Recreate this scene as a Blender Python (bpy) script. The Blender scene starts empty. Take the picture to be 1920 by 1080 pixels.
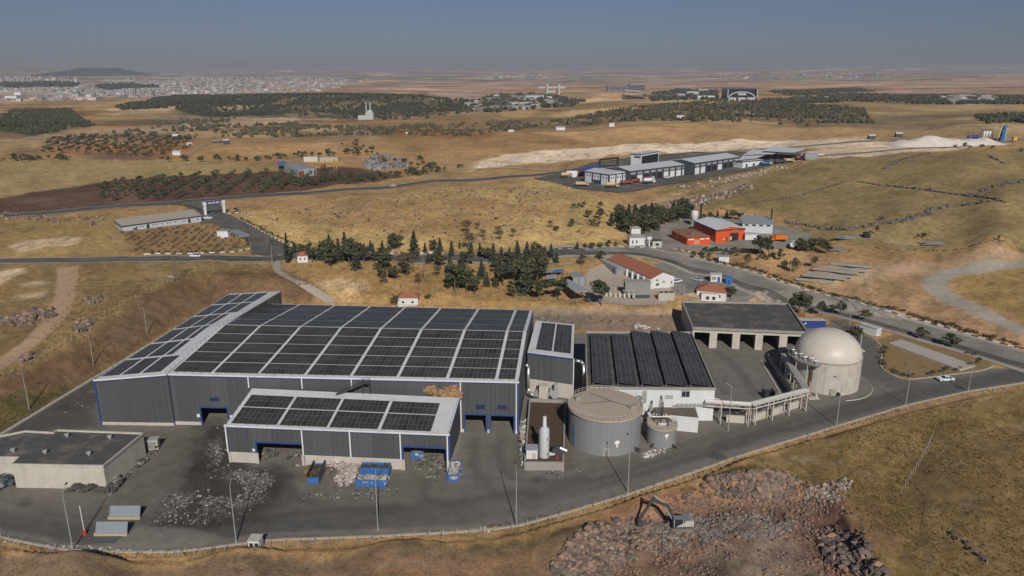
import bpy, bmesh, math, random
import numpy as np
from mathutils import Vector, Matrix
R = math.radians
random.seed(7); rng = np.random.default_rng(11)
S = bpy.context.scene; COL = S.collection
# ------------------------------------------------------------------ camera, sky, sun, exposure
CAMZ = 85.0; PITCH = R(16.3); FPX = 1400.0
cam = bpy.data.objects.new('camera', bpy.data.cameras.new('camera')); COL.objects.link(cam)
cam.location = (0, 0, CAMZ); cam.rotation_euler = (R(90) - PITCH, 0, 0)
cam.data.sensor_width = 36; cam.data.lens = 36 * FPX / 1920
cam.data.clip_start = 1; cam.data.clip_end = 90000
S.camera = cam
HAZE = 7e-5
SUN_EL = R(34); SUN_AZ = R(170.5)            # azimuth clockwise from +Y: behind the camera, a little to the right
W = bpy.data.worlds.new('World'); S.world = W; W.use_nodes = True
wn = W.node_tree; bg = wn.nodes['Background']
sky = wn.nodes.new('ShaderNodeTexSky'); sky.sky_type = 'NISHITA'; sky.sun_disc = False
sky.sun_elevation = SUN_EL; sky.sun_rotation = SUN_AZ
sky.air_density = 1.0; sky.dust_density = .35; sky.ozone_density = 4.0; sky.altitude = 0
hs = wn.nodes.new('ShaderNodeHueSaturation'); hs.inputs['Saturation'].default_value = 0.78; hs.inputs['Value'].default_value = 0.74
tn = wn.nodes.new('ShaderNodeMix'); tn.data_type = 'RGBA'; tn.blend_type = 'MULTIPLY'; tn.inputs[0].default_value = 1; tn.inputs[7].default_value = (.81, .91, 1.25, 1)
wn.links.new(sky.outputs[0], hs.inputs['Color']); wn.links.new(hs.outputs[0], tn.inputs[6]); wn.links.new(tn.outputs[2], bg.inputs['Color'])
bg.inputs['Strength'].default_value = 0.05
sl = bpy.data.lights.new('sun', 'SUN'); sl.energy = 4.6; sl.angle = R(0.5); sl.color = (1.0, 0.965, 0.91)
sun = bpy.data.objects.new('sun', sl); COL.objects.link(sun)
sd = Vector((math.sin(SUN_AZ) * math.cos(SUN_EL), math.cos(SUN_AZ) * math.cos(SUN_EL), math.sin(SUN_EL)))
sun.rotation_euler = sd.to_track_quat('Z', 'Y').to_euler()
S.view_settings.view_transform = 'Standard'; S.view_settings.look = 'None'
S.view_settings.exposure = -0.3; S.view_settings.gamma = 1
S.cycles.max_bounces = 5; S.cycles.volume_bounces = 0; S.cycles.transparent_max_bounces = 6
# ------------------------------------------------------------------ noise
def _h(ix, iy, s):
    n = (ix.astype(np.int64) * 374761393 + iy.astype(np.int64) * 668265263 + s * 974634777) & 0x7fffffff
    n = ((n ^ (n >> 13)) * 1274126177) & 0x7fffffff
    return ((n ^ (n >> 16)) & 0xffff) / 65535.0
def vnoise(x, y, s=0):
    x0 = np.floor(x); y0 = np.floor(y); fx = x - x0; fy = y - y0
    fx = fx * fx * (3 - 2 * fx); fy = fy * fy * (3 - 2 * fy)
    a = _h(x0, y0, s); b = _h(x0 + 1, y0, s); c = _h(x0, y0 + 1, s); d = _h(x0 + 1, y0 + 1, s)
    return (a * (1 - fx) + b * fx) * (1 - fy) + (c * (1 - fx) + d * fx) * fy
def fbm(x, y, o=4, s=0):
    t = 0; a = .5; n = 0
    for i in range(o):
        t = t + a * vnoise(x, y, s + i); n += a; a *= .55; x = x * 2.03 + 17.3; y = y * 2.03 + 5.1
    return t / n
# ------------------------------------------------------------------ pixel of the photograph -> place in the world
cp, sp = math.cos(PITCH), math.sin(PITCH)
def ray(px, py):
    dx = (px - 960) / FPX; du = -(py - 540) / FPX
    return np.array([dx, cp + du * sp, -sp + du * cp])
def U(px, py, z=0.0):
    d = ray(px, py); t = (z - CAMZ) / d[2]
    return (d[0] * t, d[1] * t, z)
# ------------------------------------------------------------------ terrain
CPS = [(47,693,8),(125,645,8),(203,590,8),(283,547,8),(358,513,8),(427,503,7),(500,500,6.5),(0,720,8.5),(0,560,9),(100,520,9),(-150,640,9),
 (0,490,9),(200,487,9),(400,483,8.5),(560,478,8),(700,482,7),(850,483,6.5),(1000,480,6),(1100,472,6),(1180,468,6),(1250,480,5),(1333,500,4.2),(1467,540,3),(1560,570,2),(1640,595,1.2),(1733,622,.5),(1840,655,.1),(1920,690,0),(2100,720,0),
 (620,540,4.5),(560,520,5.5),(700,560,3),(765,575,2.5),(900,560,2.5),(1000,545,2.5),(900,520,4.5),(780,510,5),
 (1080,560,1.5),(1150,530,1.8),(1200,560,1),(1260,560,.8),(1300,530,2),(1380,570,1),(1500,575,1),
 (800,425,11),(600,425,11),(1000,420,12),(1080,440,9),(800,375,15),(900,370,15),(1000,375,15),(680,385,14),(1080,385,12),(1090,420,11),(0,405,10),(200,392,10),(400,378,9),(550,365,8.5),(730,349,8),(900,336,7.5),(1000,328,8),
 (100,440,9.5),(300,450,9),(450,410,9),(1300,445,8),(1220,450,7),(1430,450,8),(1180,400,8.5),(1500,450,7.5),
 (1060,345,10),(1150,352,10),(1250,340,11),(1350,322,13),(1450,302,15),(1560,290,18),(1750,285,21),(1880,270,24),
 (1200,385,8),(1300,390,9),(1350,375,10),(1420,350,13),
 (1700,400,15),(1800,300,23),(1900,350,21),(1550,480,7),(1900,500,5),(1700,480,7),(1600,420,12),(1520,380,13),(1880,430,14),(1700,530,3),(1850,560,2.5),(1900,620,1),(1750,590,1.5),
 (0,360,10),(200,340,9),(0,300,11),(300,310,9),(500,330,8),(700,300,9),(900,290,10),(1060,270,12),(1200,270,14),
 (0,260,11),(200,260,10),(400,245,9),(600,250,9),(800,245,10),(1000,240,14),(1200,235,18),(1400,240,20),(1600,240,26),(1850,230,28),
 (0,215,6),(200,215,3),(400,215,-2),(600,215,-4),(800,215,0),(1000,215,8),(1200,205,16),(1400,205,20),(1600,205,20),(1850,200,20),
 (1920,745,.6),(1700,800,.9),(1500,880,1.1),(1300,930,.9),(1100,975,.8),(900,1030,.5),(600,1045,.3),(300,1066,.3),(0,1066,.4),(1900,900,2.5),(1800,1050,2.5),(1500,1075,1.0),(1000,1100,.7),(-200,1000,2)]
cw = []
for a, b, z in CPS:
    p = U(a, b, z); cw.append((p[0], p[1], z))
for x, y, z in [(-3000,3500,-12),(-1500,3500,-14),(0,3000,-10),(1500,3000,12),(3000,3500,20),(-1200,1900,-3),(-500,1900,0),(100,2300,-14),(600,2000,10),(1500,2000,20),
                (-5000,6000,-8),(-2500,6000,-10),(0,6000,0),(2500,6000,10),(5000,6000,20),(-9000,11000,15),(-4000,11000,12),(0,11000,22),(4000,11000,30),(9000,11000,50),
                (-14000,18000,25),(-5000,18000,20),(0,18000,20),(6000,18000,30),(14000,18000,45),(-20000,26000,40),(0,26000,35),(8000,26000,45),(20000,26000,60)]:
    cw.append((x, y, z))
cw = np.array(cw)
def warp(x, y):
    yy = np.maximum(y, 40.0)
    return 1400 * x / yy, 520 * np.log(yy / 100)
cu, cv = warp(cw[:, 0], cw[:, 1])
def field(x, y):
    u, v = warp(x, y); out = np.zeros_like(u)
    for i in range(0, u.size, 60000):
        uu = u[i:i+60000, None]; vv = v[i:i+60000, None]
        d2 = (uu - cu) ** 2 + (vv - cv) ** 2
        w = 1.0 / (d2 + 500.0) ** 1.6
        out[i:i+60000] = (w * cw[:, 2]).sum(1) / w.sum(1)
    return out
FENCE_F = [(-140,992),(0,1026),(110,1052),(330,1056),(500,1036),(700,1028),(860,1018),(968,1006),(1180,943),(1400,867),(1570,812),(1700,775),(1815,747),(1920,730),(2100,692)]
FW = [U(*p)[:2] for p in FENCE_F]
YARD = FW + [U(2100,680)[:2], U(1920,655)[:2], U(1700,600)[:2], U(1560,580)[:2], U(1500,568)[:2], U(1290,562,.5)[:2], U(1270,590)[:2], U(1000,590)[:2], U(640,573)[:2], U(403,566)[:2], U(280,640)[:2], U(150,719)[:2], U(0,812)[:2], U(-200,925)[:2]]
def sdf(x, y, poly):
    """signed distance to a polygon, negative inside"""
    P = np.array(poly); Q = np.roll(P, -1, 0); d = np.full(x.shape, 1e18); ins = np.zeros(x.shape, bool)
    for (ax, ay), (bx, by) in zip(P, Q):
        ex, ey = bx - ax, by - ay; L = ex * ex + ey * ey + 1e-9
        t = np.clip(((x - ax) * ex + (y - ay) * ey) / L, 0, 1)
        d = np.minimum(d, (x - ax - t * ex) ** 2 + (y - ay - t * ey) ** 2)
        if by != ay:
            ins ^= ((ay > y) != (by > y)) & (x < (bx - ax) * (y - ay) / (by - ay) + ax)
    d = np.sqrt(d); return np.where(ins, -d, d)
PIT = [U(a, b, 1)[:2] for a, b in [(1010,1100),(1060,1040),(1130,985),(1215,945),(1330,915),(1450,905),(1540,930),(1590,965),(1612,1010),(1640,1060),(1660,1110)]]
def height(x, y):
    sh = x.shape; x = x.ravel(); y = y.ravel()
    z = field(x, y)
    far = np.clip((y - 260) / 700, 0, 1)
    z += far * (fbm(x / 260, y / 260, 4, 3) - .5) * np.clip(y / 260, 1, 9)
    z += np.clip((y - 1200) / 4000, 0, 1) * (fbm(x / 1700, y / 1700, 4, 9) - .5) * np.clip(y / 260, 8, 60)
    z += np.clip((y - 14000) / 4000, 0, 1) * (fbm(x / 2600, y / 3600, 4, 21) - .5) * 330
    # the wooded hill and the dark hill beyond the town
    for hx, hy, sx, sy, hh, fl in HILLS:
        d = np.sqrt(((x - hx) / sx) ** 2 + ((y - hy) / sy) ** 2)
        z += hh * np.clip((1 - d) / fl, 0, 1) ** 1.3
    small = (fbm(x / 9, y / 9, 4, 31) - .5) * .6
    z += small * np.clip((600 - y) / 300, 0, 1)
    d = sdf(x, y, YARD)
    near = (y < 420)
    cap = np.maximum(d, 0) * np.where(y < 160, 2.2, .62) + .0
    zz = np.where(near, np.clip(z, -cap, cap), z)
    z = zz
    dp = sdf(x, y, PIT) + (fbm(x / 4, y / 4, 3, 40) - .5) * 3
    t = np.clip(-dp / 3.0, 0, 1); t = t * t * (3 - 2 * t)
    z -= t * (2.6 + (fbm(x / 7, y / 7, 3, 44) - .5) * 1.6)
    for hx, hy, ra, rb, hh in HEAPS:
        dd = ((x - hx) / ra) ** 2 + ((y - hy) / rb) ** 2
        z += hh * np.clip(1 - dd, 0, 1) * (.7 + .6 * (fbm(x / 3, y / 3, 3, 61)))
    return z.reshape(sh)
_a = U(195, 141); _w = 1.0
HILLS = [(-5830, 11000, 520, 1500, 100, .7), (-560, 1980, 420, 330, 22, .8), (-250, 1930, 300, 240, 17, .9), (190, 1060, 200, 150, 7, 1.0)] + [(x_, y_, a_, b_, h_, .9) for x_, y_, a_, b_, h_ in [(9050,20000,3600,3000,95),(6500,19000,1500,2000,60),(-4900,20000,1900,2500,60),(-6300,21000,1100,2000,55),(-1000,20000,1400,2000,42),(-12000,20000,2600,3000,75),(12800,19000,3000,3000,120),(-2900,22000,900,2000,50),(2400,21000,1800,2000,45),(4300,17000,1400,1500,35)]]
HEAPS = [(*U(1405,915)[:2], 10, 5, 1.7), (*U(1130,1025)[:2], 10, 6, 1.8), (*U(1330,990)[:2], 17, 6, .8), (*U(1605,1050)[:2], 6, 7, 1.5)]
NR, NC = 1000, 820
Y0, Y1, UM = 48.0, 32000.0, 1.25
lv = np.linspace(0, 1, NR)
YS = Y0 * np.exp(lv ** .97 * math.log(Y1 / Y0)); US = np.linspace(-UM, UM, NC)
gy = np.repeat(YS[:, None], NC, 1); gx = gy * US[None, :]
GZ = height(gx, gy)
def Hm(x, y):
    """height of the ground sheet at x, y (arrays)"""
    x = np.asarray(x, float); y = np.maximum(np.asarray(y, float), Y0 + .01)
    r = np.interp(y, YS, np.arange(NR)); c = (x / y + UM) / (2 * UM) * (NC - 1)
    c = np.clip(c, 0, NC - 1.001); r = np.clip(r, 0, NR - 1.001)
    i = r.astype(int); j = c.astype(int); fr = r - i; fc = c - j
    return (GZ[i, j] * (1 - fc) + GZ[i, j + 1] * fc) * (1 - fr) + (GZ[i + 1, j] * (1 - fc) + GZ[i + 1, j + 1] * fc) * fr
def hz(x, y): return float(Hm(np.array([x]), np.array([y]))[0])
_T = np.exp(np.linspace(math.log(60), math.log(33000), 1500))
def G(px, py):
    """where the line of sight through a pixel of the photograph meets the ground"""
    d = ray(px, py); t = _T
    f = d[2] * t + CAMZ - Hm(d[0] * t, d[1] * t)
    k = np.argmax(f < 0)
    if f[k] >= 0: k = len(t) - 1
    if k == 0: k = 1
    a, b = t[k - 1], t[k]
    for _ in range(14):
        m = (a + b) / 2
        if d[2] * m + CAMZ - hz(d[0] * m, d[1] * m) < 0: b = m
        else: a = m
    return (d[0] * b, d[1] * b, hz(d[0] * b, d[1] * b))
def GP(pts): return [G(a, b)[:2] for a, b in pts]
# ------------------------------------------------------------------ materials
def nodes_of(name):
    m = bpy.data.materials.new(name); m.use_nodes = True
    return m, m.node_tree, m.node_tree.nodes['Principled BSDF']
def N(t, kind, **kw):
    n = t.nodes.new(kind)
    for k, v in kw.items():
        if k in n.inputs: n.inputs[k].default_value = v
        else: setattr(n, k, v)
    return n
def math_(t, op, a, b=None):
    n = t.nodes.new('ShaderNodeMath'); n.operation = op
    for i, v in enumerate((a, b)):
        if v is None: continue
        if isinstance(v, (int, float)): n.inputs[i].default_value = v
        else: t.links.new(v, n.inputs[i])
    return n.outputs[0]
def noise(t, vec, scale, detail=4, rough=.55):
    n = N(t, 'ShaderNodeTexNoise', Scale=scale, Detail=detail, Roughness=rough)
    t.links.new(vec, n.inputs['Vector']); return n.outputs[0]
def scaled(t, col, fac):
    mx = t.nodes.new('ShaderNodeVectorMath'); mx.operation = 'SCALE'
    if hasattr(col, 'links') or hasattr(col, 'node'): t.links.new(col, mx.inputs[0])
    else: mx.inputs[0].default_value = col[:3]
    t.links.new(fac, mx.inputs['Scale']); return mx.outputs[0]
MATS = {}
def mat(name, col, rough=.75, var=.2, scale=.8, streak=0.0, metal=0.0, bump=0.0, attr=None, spec=.4, stain=None, blotch=0.0, ribs=False):
    if name in MATS: return MATS[name]
    m, t, p = nodes_of(name)
    tc = N(t, 'ShaderNodeTexCoord'); vec = tc.outputs['Object']
    a = noise(t, vec, scale); b = noise(t, vec, scale * 7, 3)
    f = math_(t, 'ADD', math_(t, 'MULTIPLY', math_(t, 'SUBTRACT', a, .5), var * 2.2), math_(t, 'MULTIPLY', math_(t, 'SUBTRACT', b, .5), var * 1.2))
    if streak:
        mp = N(t, 'ShaderNodeMapping'); mp.inputs['Scale'].default_value = (1.4, 1.4, .06); t.links.new(vec, mp.inputs[0])
        s_ = noise(t, mp.outputs[0], 1.0, 5, .7)
        f = math_(t, 'ADD', f, math_(t, 'MULTIPLY', math_(t, 'SUBTRACT', s_, .5), streak * 2.5))
    if ribs:   # ribbed sheets: narrow dark grooves and a slightly different tone from sheet to sheet
        sx = N(t, 'ShaderNodeSeparateXYZ'); t.links.new(vec, sx.inputs[0]); s1 = math_(t, 'ADD', sx.outputs[0], math_(t, 'MULTIPLY', sx.outputs[1], .93)); s1 = math_(t, 'ADD', s1, 500.0)
        f = math_(t, 'SUBTRACT', f, math_(t, 'MULTIPLY', math_(t, 'LESS_THAN', math_(t, 'MODULO', s1, 1.05), .22), .14))
        wn_ = N(t, 'ShaderNodeTexWhiteNoise', noise_dimensions='1D'); t.links.new(math_(t, 'FLOOR', math_(t, 'DIVIDE', s1, 4.2)), wn_.inputs['W'])
        f = math_(t, 'ADD', f, math_(t, 'MULTIPLY', math_(t, 'SUBTRACT', wn_.outputs[0], .5), .26))
    f = math_(t, 'MAXIMUM', math_(t, 'ADD', f, 1.0), .15)
    if attr:
        at = N(t, 'ShaderNodeAttribute', attribute_name=attr); src = at.outputs['Color']
    else: src = col
    out = scaled(t, src, f)
    if stain:
        mx = N(t, 'ShaderNodeMix', data_type='RGBA'); st = noise(t, vec, scale * .6, 6, .65)
        cr = N(t, 'ShaderNodeValToRGB'); cr.color_ramp.elements[0].position = .5; cr.color_ramp.elements[1].position = .68
        t.links.new(st, cr.inputs[0]); t.links.new(math_(t, 'MULTIPLY', cr.outputs[0], blotch or .7), mx.inputs[0])
        t.links.new(out, mx.inputs[6]); mx.inputs[7].default_value = (*stain, 1); out = mx.outputs[2]
    t.links.new(out, p.inputs['Base Color'])
    p.inputs['Roughness'].default_value = rough; p.inputs['Metallic'].default_value = metal
    p.inputs['Specular IOR Level'].default_value = spec
    if bump:
        bn = N(t, 'ShaderNodeBump', Strength=bump, Distance=.05); t.links.new(b, bn.inputs['Height']); t.links.new(bn.outputs[0], p.inputs['Normal'])
    MATS[name] = m; return m
# ------------------------------------------------------------------ mesh helpers
def root_loc(o):
    v = Vector((0, 0, 0))
    while o is not None: v += o.location; o = o.parent
    return v
def link_mesh(name, me, m, parent=None):
    o = bpy.data.objects.new(name, me); COL.objects.link(o)
    for x in (m if isinstance(m, (list, tuple)) else [m]): me.materials.append(x)
    if parent is not None: o.parent = parent
    return o
class MB:
    def __init__(s): s.v = []; s.f = []; s.mi = []; s.uv = None; s.cur = 0
    def add(s, vs, fs):
        n = len(s.v); s.v += [tuple(map(float, q)) for q in vs]; s.f += [tuple(i + n for i in q) for q in fs]; s.mi += [s.cur] * len(fs); return s
    def quad(s, a, b, c, d): return s.add([a, b, c, d], [(0, 1, 2, 3)])
    def tri(s, a, b, c): return s.add([a, b, c], [(0, 1, 2)])
    def prism(s, poly, z0, z1, bottom=True):
        n = len(poly); z0 = [z0] * n if isinstance(z0, (int, float)) else z0; z1 = [z1] * n if isinstance(z1, (int, float)) else z1
        vs = [(p[0], p[1], z) for p, z in zip(poly, z0)] + [(p[0], p[1], z) for p, z in zip(poly, z1)]
        fs = [(i, (i + 1) % n, n + (i + 1) % n, n + i) for i in range(n)] + [tuple(range(n, 2 * n))]
        if bottom: fs.append(tuple(range(n - 1, -1, -1)))
        return s.add(vs, fs)
    def box(s, c, d, rz=0.0):
        x, y, z = d[0] / 2, d[1] / 2, d[2] / 2; ca, sa = math.cos(rz), math.sin(rz)
        vs = []
        for k in (-z, z):
            for i, j in ((-x, -y), (x, -y), (x, y), (-x, y)):
                vs.append((c[0] + i * ca - j * sa, c[1] + i * sa + j * ca, c[2] + k))
        return s.add(vs, [(3, 2, 1, 0), (4, 5, 6, 7), (0, 1, 5, 4), (1, 2, 6, 5), (2, 3, 7, 6), (3, 0, 4, 7)])
    def tube(s, a, b, r, n=8, r2=None, caps=True):
        a = Vector(a); b = Vector(b); d = (b - a)
        if d.length < 1e-6: return s
        d.normalize(); q = d.orthogonal().normalized(); w = d.cross(q); r2 = r if r2 is None else r2
        vs = [a + (q * math.cos(2 * math.pi * i / n) + w * math.sin(2 * math.pi * i / n)) * r for i in range(n)] + [b + (q * math.cos(2 * math.pi * i / n) + w * math.sin(2 * math.pi * i / n)) * r2 for i in range(n)]
        fs = [(i, (i + 1) % n, n + (i + 1) % n, n + i) for i in range(n)]
        if caps: fs += [tuple(range(n - 1, -1, -1)), tuple(range(n, 2 * n))]
        return s.add(vs, fs)
    def path(s, pts, r, n=8):
        for a, b in zip(pts[:-1], pts[1:]): s.tube(a, b, r, n)
        return s
    def bar(s, a, b, w, h):
        """rectangular bar between two points"""
        a = Vector(a); b = Vector(b); d = (b - a).normalized(); up = Vector((0, 0, 1))
        if abs(d.z) > .95: up = Vector((0, 1, 0))
        x = d.cross(up).normalized() * w / 2; z = x.cross(d).normalized() * h / 2
        vs = [a - x - z, a + x - z, a + x + z, a - x + z, b - x - z, b + x - z, b + x + z, b - x + z]
        return s.add(vs, [(3, 2, 1, 0), (4, 5, 6, 7), (0, 1, 5, 4), (1, 2, 6, 5), (2, 3, 7, 6), (3, 0, 4, 7)])
    def lathe(s, c, prof, n=48, close_top=True):
        vs = []; fs = []; m = len(prof)
        for r, z in prof:
            for i in range(n):
                a = 2 * math.pi * i / n; vs.append((c[0] + r * math.cos(a), c[1] + r * math.sin(a), z))
        for k in range(m - 1):
            for i in range(n):
                j = (i + 1) % n; fs.append((k * n + i, k * n + j, (k + 1) * n + j, (k + 1) * n + i))
        if close_top: fs.append(tuple(range((m - 1) * n, m * n)))
        return s.add(vs, fs)
    def build(s, name, m, parent=None, smooth=False):
        off = root_loc(parent) if parent is not None else Vector((0, 0, 0))
        me = bpy.data.meshes.new(name); me.from_pydata([(a - off.x, b - off.y, c - off.z) for a, b, c in s.v], [], s.f)
        if any(s.mi): me.polygons.foreach_set('material_index', s.mi)
        if s.uv:
            l = me.uv_layers.new(name='UVMap'); flat = [c for q in s.uv for c in q]; l.data.foreach_set('uv', flat)
        if smooth: me.polygons.foreach_set('use_smooth', [True] * len(me.polygons))
        me.validate(); me.update()
        return link_mesh(name, me, m, parent)
def npmesh(name, V, F, m, parent=None, col=None, smooth=False):
    """big mesh from numpy arrays (F: k x 3 or k x 4)"""
    me = bpy.data.meshes.new(name); k = F.shape[1]
    me.vertices.add(len(V)); me.vertices.foreach_set('co', np.ascontiguousarray(V, np.float32).ravel())
    me.loops.add(F.size); me.loops.foreach_set('vertex_index', np.ascontiguousarray(F, np.int32).ravel())
    me.polygons.add(len(F)); me.polygons.foreach_set('loop_start', np.arange(len(F), dtype=np.int32) * k)
    me.polygons.foreach_set('use_smooth', np.full(len(F), smooth))
    me.update(calc_edges=True)
    if col is not None:
        a = me.color_attributes.new('tint', 'FLOAT_COLOR', 'POINT')
        a.data.foreach_set('color', np.ascontiguousarray(col if col.shape[1] == 4 else np.c_[col, np.ones(len(col))], np.float32).ravel())
    return link_mesh(name, me, m, parent)
def tag(o, label=None, cat=None, group=None, kind=None):
    if label: o['label'] = label
    if cat: o['category'] = cat
    if group: o['group'] = group
    if kind: o['kind'] = kind
    return o
def thing(name, label, cat, loc=(0, 0, 0), group=None, rz=0.0):
    o = bpy.data.objects.new(name, None); COL.objects.link(o); o.location = loc; o.rotation_euler = (0, 0, rz)
    o.empty_display_size = .5
    return tag(o, label, cat, group)
def dup(o, loc, rz=0.0, sc=1.0, label=None, group=None):
    """a thing with its parts and their sub-parts, mesh data shared"""
    c = o.copy(); COL.objects.link(c); c.location = loc; c.rotation_euler = (0, 0, rz)
    c.scale = (sc, sc, sc) if isinstance(sc, (int, float)) else sc
    if label: c['label'] = label
    if group: c['group'] = group
    def rec(a, b):
        for ch in a.children:
            d = ch.copy(); COL.objects.link(d); d.parent = b; rec(ch, d)
    rec(o, c); return c
class Proto:
    """first use moves the original, later uses copy it"""
    def __init__(s, o): s.o = o; s.used = False
    def put(s, loc, rz=0.0, sc=1.0, label=None, group=None):
        if not s.used:
            s.used = True; o = s.o; o.location = loc; o.rotation_euler = (0, 0, rz); o.scale = (sc, sc, sc) if isinstance(sc, (int, float)) else sc
            if label: o['label'] = label
            if group: o['group'] = group
            return o
        return dup(s.o, loc, rz, sc, label, group)
def struct(o): o['kind'] = 'structure'; return o
def inpoly(x, y, poly): return sdf(np.asarray(x, float), np.asarray(y, float), poly) < 0
def scatter(poly, n=None, dens=None):
    P = np.array(poly); lo, hi = P.min(0), P.max(0)
    if dens: n = int((hi - lo).prod() * dens)
    p = rng.uniform(lo, hi, (n, 2)); return p[inpoly(p[:, 0], p[:, 1], poly)]
# irregular chip / blob / leaf shapes merged into one mesh
def merge(base_v, base_f, pos, size, col=None, flat=1.0, tilt=True, jit=.25, colvar=.25):
    n, k = len(pos), len(base_v); size = np.asarray(size)
    if size.ndim == 1: size = np.repeat(size[:, None], 3, 1)
    v = base_v[None] * (1 + rng.uniform(-jit, jit, (n, k, 1))) * size[:, None, :]
    a = rng.uniform(0, 6.283, n); b = rng.uniform(-.5, .5, n) if tilt else np.zeros(n)
    cb, sb = np.cos(b)[:, None], np.sin(b)[:, None]; ca, sa = np.cos(a)[:, None], np.sin(a)[:, None]
    x, y, z = v[..., 0], v[..., 1], v[..., 2]
    y, z = y * cb - z * sb, y * sb + z * cb
    x, y = x * ca - y * sa, x * sa + y * ca
    V = np.stack([x, y, z * flat], -1) + pos[:, None, :]
    Fm = base_f[None] + (np.arange(n) * k)[:, None, None]
    C = None
    if col is not None:
        c = np.asarray(col); c = c if c.ndim == 2 else np.repeat(c[None], n, 0)
        c = c * (1 + rng.uniform(-colvar, colvar, (n, 1))); C = np.repeat(c, k, 0)
    return V.reshape(-1, 3), Fm.reshape(-1, base_f.shape[1]), C
def ico(sub=1):
    bm = bmesh.new(); bmesh.ops.create_icosphere(bm, subdivisions=sub, radius=1)
    v = np.array([q.co[:] for q in bm.verts]); f = np.array([[w.index for w in q.verts] for q in bm.faces]); bm.free(); return v, f
ICO1 = ico(1); ICO2 = ico(2)
CUBE = (np.array([(-1,-1,-1),(1,-1,-1),(1,1,-1),(-1,1,-1),(-1,-1,1),(1,-1,1),(1,1,1),(-1,1,1)], float), np.array([(3,2,1,0),(4,5,6,7),(0,1,5,4),(1,2,6,5),(2,3,7,6),(3,0,4,7)]))
def ground_pts(p): return np.c_[p, Hm(p[:, 0], p[:, 1])]
# ------------------------------------------------------------------ ground sheet: base colours by field, road verge, soil
GOLD=(.32,.222,.105); TAN=(.275,.178,.092); OLIVE=(.182,.138,.071); RED=(.27,.125,.06); DIRT=(.275,.18,.112); PALE=(.46,.36,.26); WHITE=(.58,.49,.40)
DARKSOIL=(.085,.052,.04); BROWN=(.17,.105,.065); STONE=(.20,.165,.135); FOREST=(.125,.105,.068); FARPINK=(.30,.20,.145); GRAVEL=(.33,.29,.24)
Z = []   # polygon on the photograph, colour, strength, ragged edge
def zone(pts, c, k=1.0, rag=1.0, far=False): Z.append((pts, c, k, rag))
zone([(-500,310),(520,300),(640,330),(0,400),(-500,440)], (.26,.195,.10))                 # pale field above far road
zone([(-500,390),(0,372),(120,352),(210,338),(330,330),(640,312),(770,330),(560,358),(330,382),(0,404),(-500,440)], DARKSOIL)
zone([(0,372),(60,372),(230,352),(300,380),(100,395)], (.13,.085,.065), .6)
zone([(380,305),(430,275),(640,262),(900,252),(1200,242),(1330,238),(1640,262),(1600,285),(1300,285),(1150,290),(980,300),(900,318),(780,312)], TAN)
zone([(700,305),(860,300),(900,322),(980,326),(840,338),(740,330)], (.26,.18,.10), .8)
zone([(880,318),(895,302),(960,288),(1100,276),(1300,268),(1420,262),(1600,262),(1500,282),(1340,286),(1150,292),(1060,302),(960,310)], WHITE, .85)
zone([(1060,300),(1200,296),(1150,310),(1000,318)], TAN, .8)
zone([(1330,285),(1420,268),(1640,258),(1740,256),(1620,275),(1480,284)], (.40,.33,.26), .8)
zone([(1470,302),(1560,274),(1750,258),(1860,258),(1890,270),(1700,287),(1560,297)], (.46,.37,.29), .97, .5)
zone([(1660,276),(1720,262),(1790,256),(1830,262),(1870,268),(1780,276)], (.60,.52,.46), 1, .5)
zone([(70,290),(75,262),(190,250),(360,250),(370,268),(360,290),(250,302),(140,288)], RED, .75)
zone([(0,292),(60,258),(130,262),(90,290)], (.19,.135,.09), .8)
zone([(150,286),(300,288),(300,300),(160,300)], (.13,.09,.07), .8)
zone([(-200,232),(60,235),(110,258),(60,285),(-200,290)], (.23,.165,.085), .8)
zone([(110,262),(350,232),(370,255),(120,275)], STONE, .5)
zone([(180,210),(300,200),(420,215),(400,232),(290,235)], (.23,.17,.09))
zone([(180,204),(330,196),(330,212),(240,214),(200,212)], (.42,.30,.18), .9)
zone([(330,240),(400,222),(560,214),(540,225),(430,238)], (.46,.33,.22), .9)
zone([(430,226),(560,216),(560,228),(420,240)], (.50,.35,.23), .9)
zone([(280,222),(400,212),(420,230),(330,245)], STONE, .7)
zone([(560,212),(700,206),(900,200),(920,208),(720,222),(560,224)], (.38,.26,.18), .8)
zone([(840,184),(900,206),(870,208),(820,186)], (.45,.30,.19))
zone([(320,190),(420,178),(820,176),(890,206),(700,222),(380,220),(330,205)], FOREST, .9)
zone([(25,206),(130,204),(180,238),(60,256),(-60,240)], FOREST, .9)
zone([(400,250),(720,240),(960,228),(1020,205),(1200,195),(1620,195),(1640,235),(1400,235),(1230,228),(1030,245),(860,258),(640,256)], (.20,.135,.07), .9)
zone([(720,238),(940,250),(900,258),(740,252)], RED, .8)
zone([(1000,220),(1080,205),(1200,190),(1210,200),(1060,222)], (.29,.2,.1), .9)
zone([(1030,178),(1080,160),(1130,163),(1200,178),(1150,190),(1040,196)], (.30,.2,.11), .9)
zone([(1120,172),(1200,175),(1180,190),(1100,188)], (.42,.27,.17), .8)
zone([(1630,180),(1990,175),(1990,262),(1700,258),(1620,230),(1560,205)], (.24,.175,.095), .9)
zone([(1600,235),(1780,236),(1900,262),(1640,262)], (.24,.165,.09), .9)
zone([(-400,196),(120,188),(330,178),(330,140),(-400,140)], (.30,.27,.25), .8)
zone([(330,182),(520,178),(660,160),(660,148),(330,142)], (.30,.25,.22), .6)
zone([(1240,285),(1500,305),(1640,292),(1900,278),(2200,270),(2200,480),(1920,480),(1640,470),(1470,440),(1480,400),(1330,380),(1240,395)], OLIVE)
zone([(1420,340),(1800,300),(1700,330),(1500,370)], (.21,.16,.08), .7)
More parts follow.
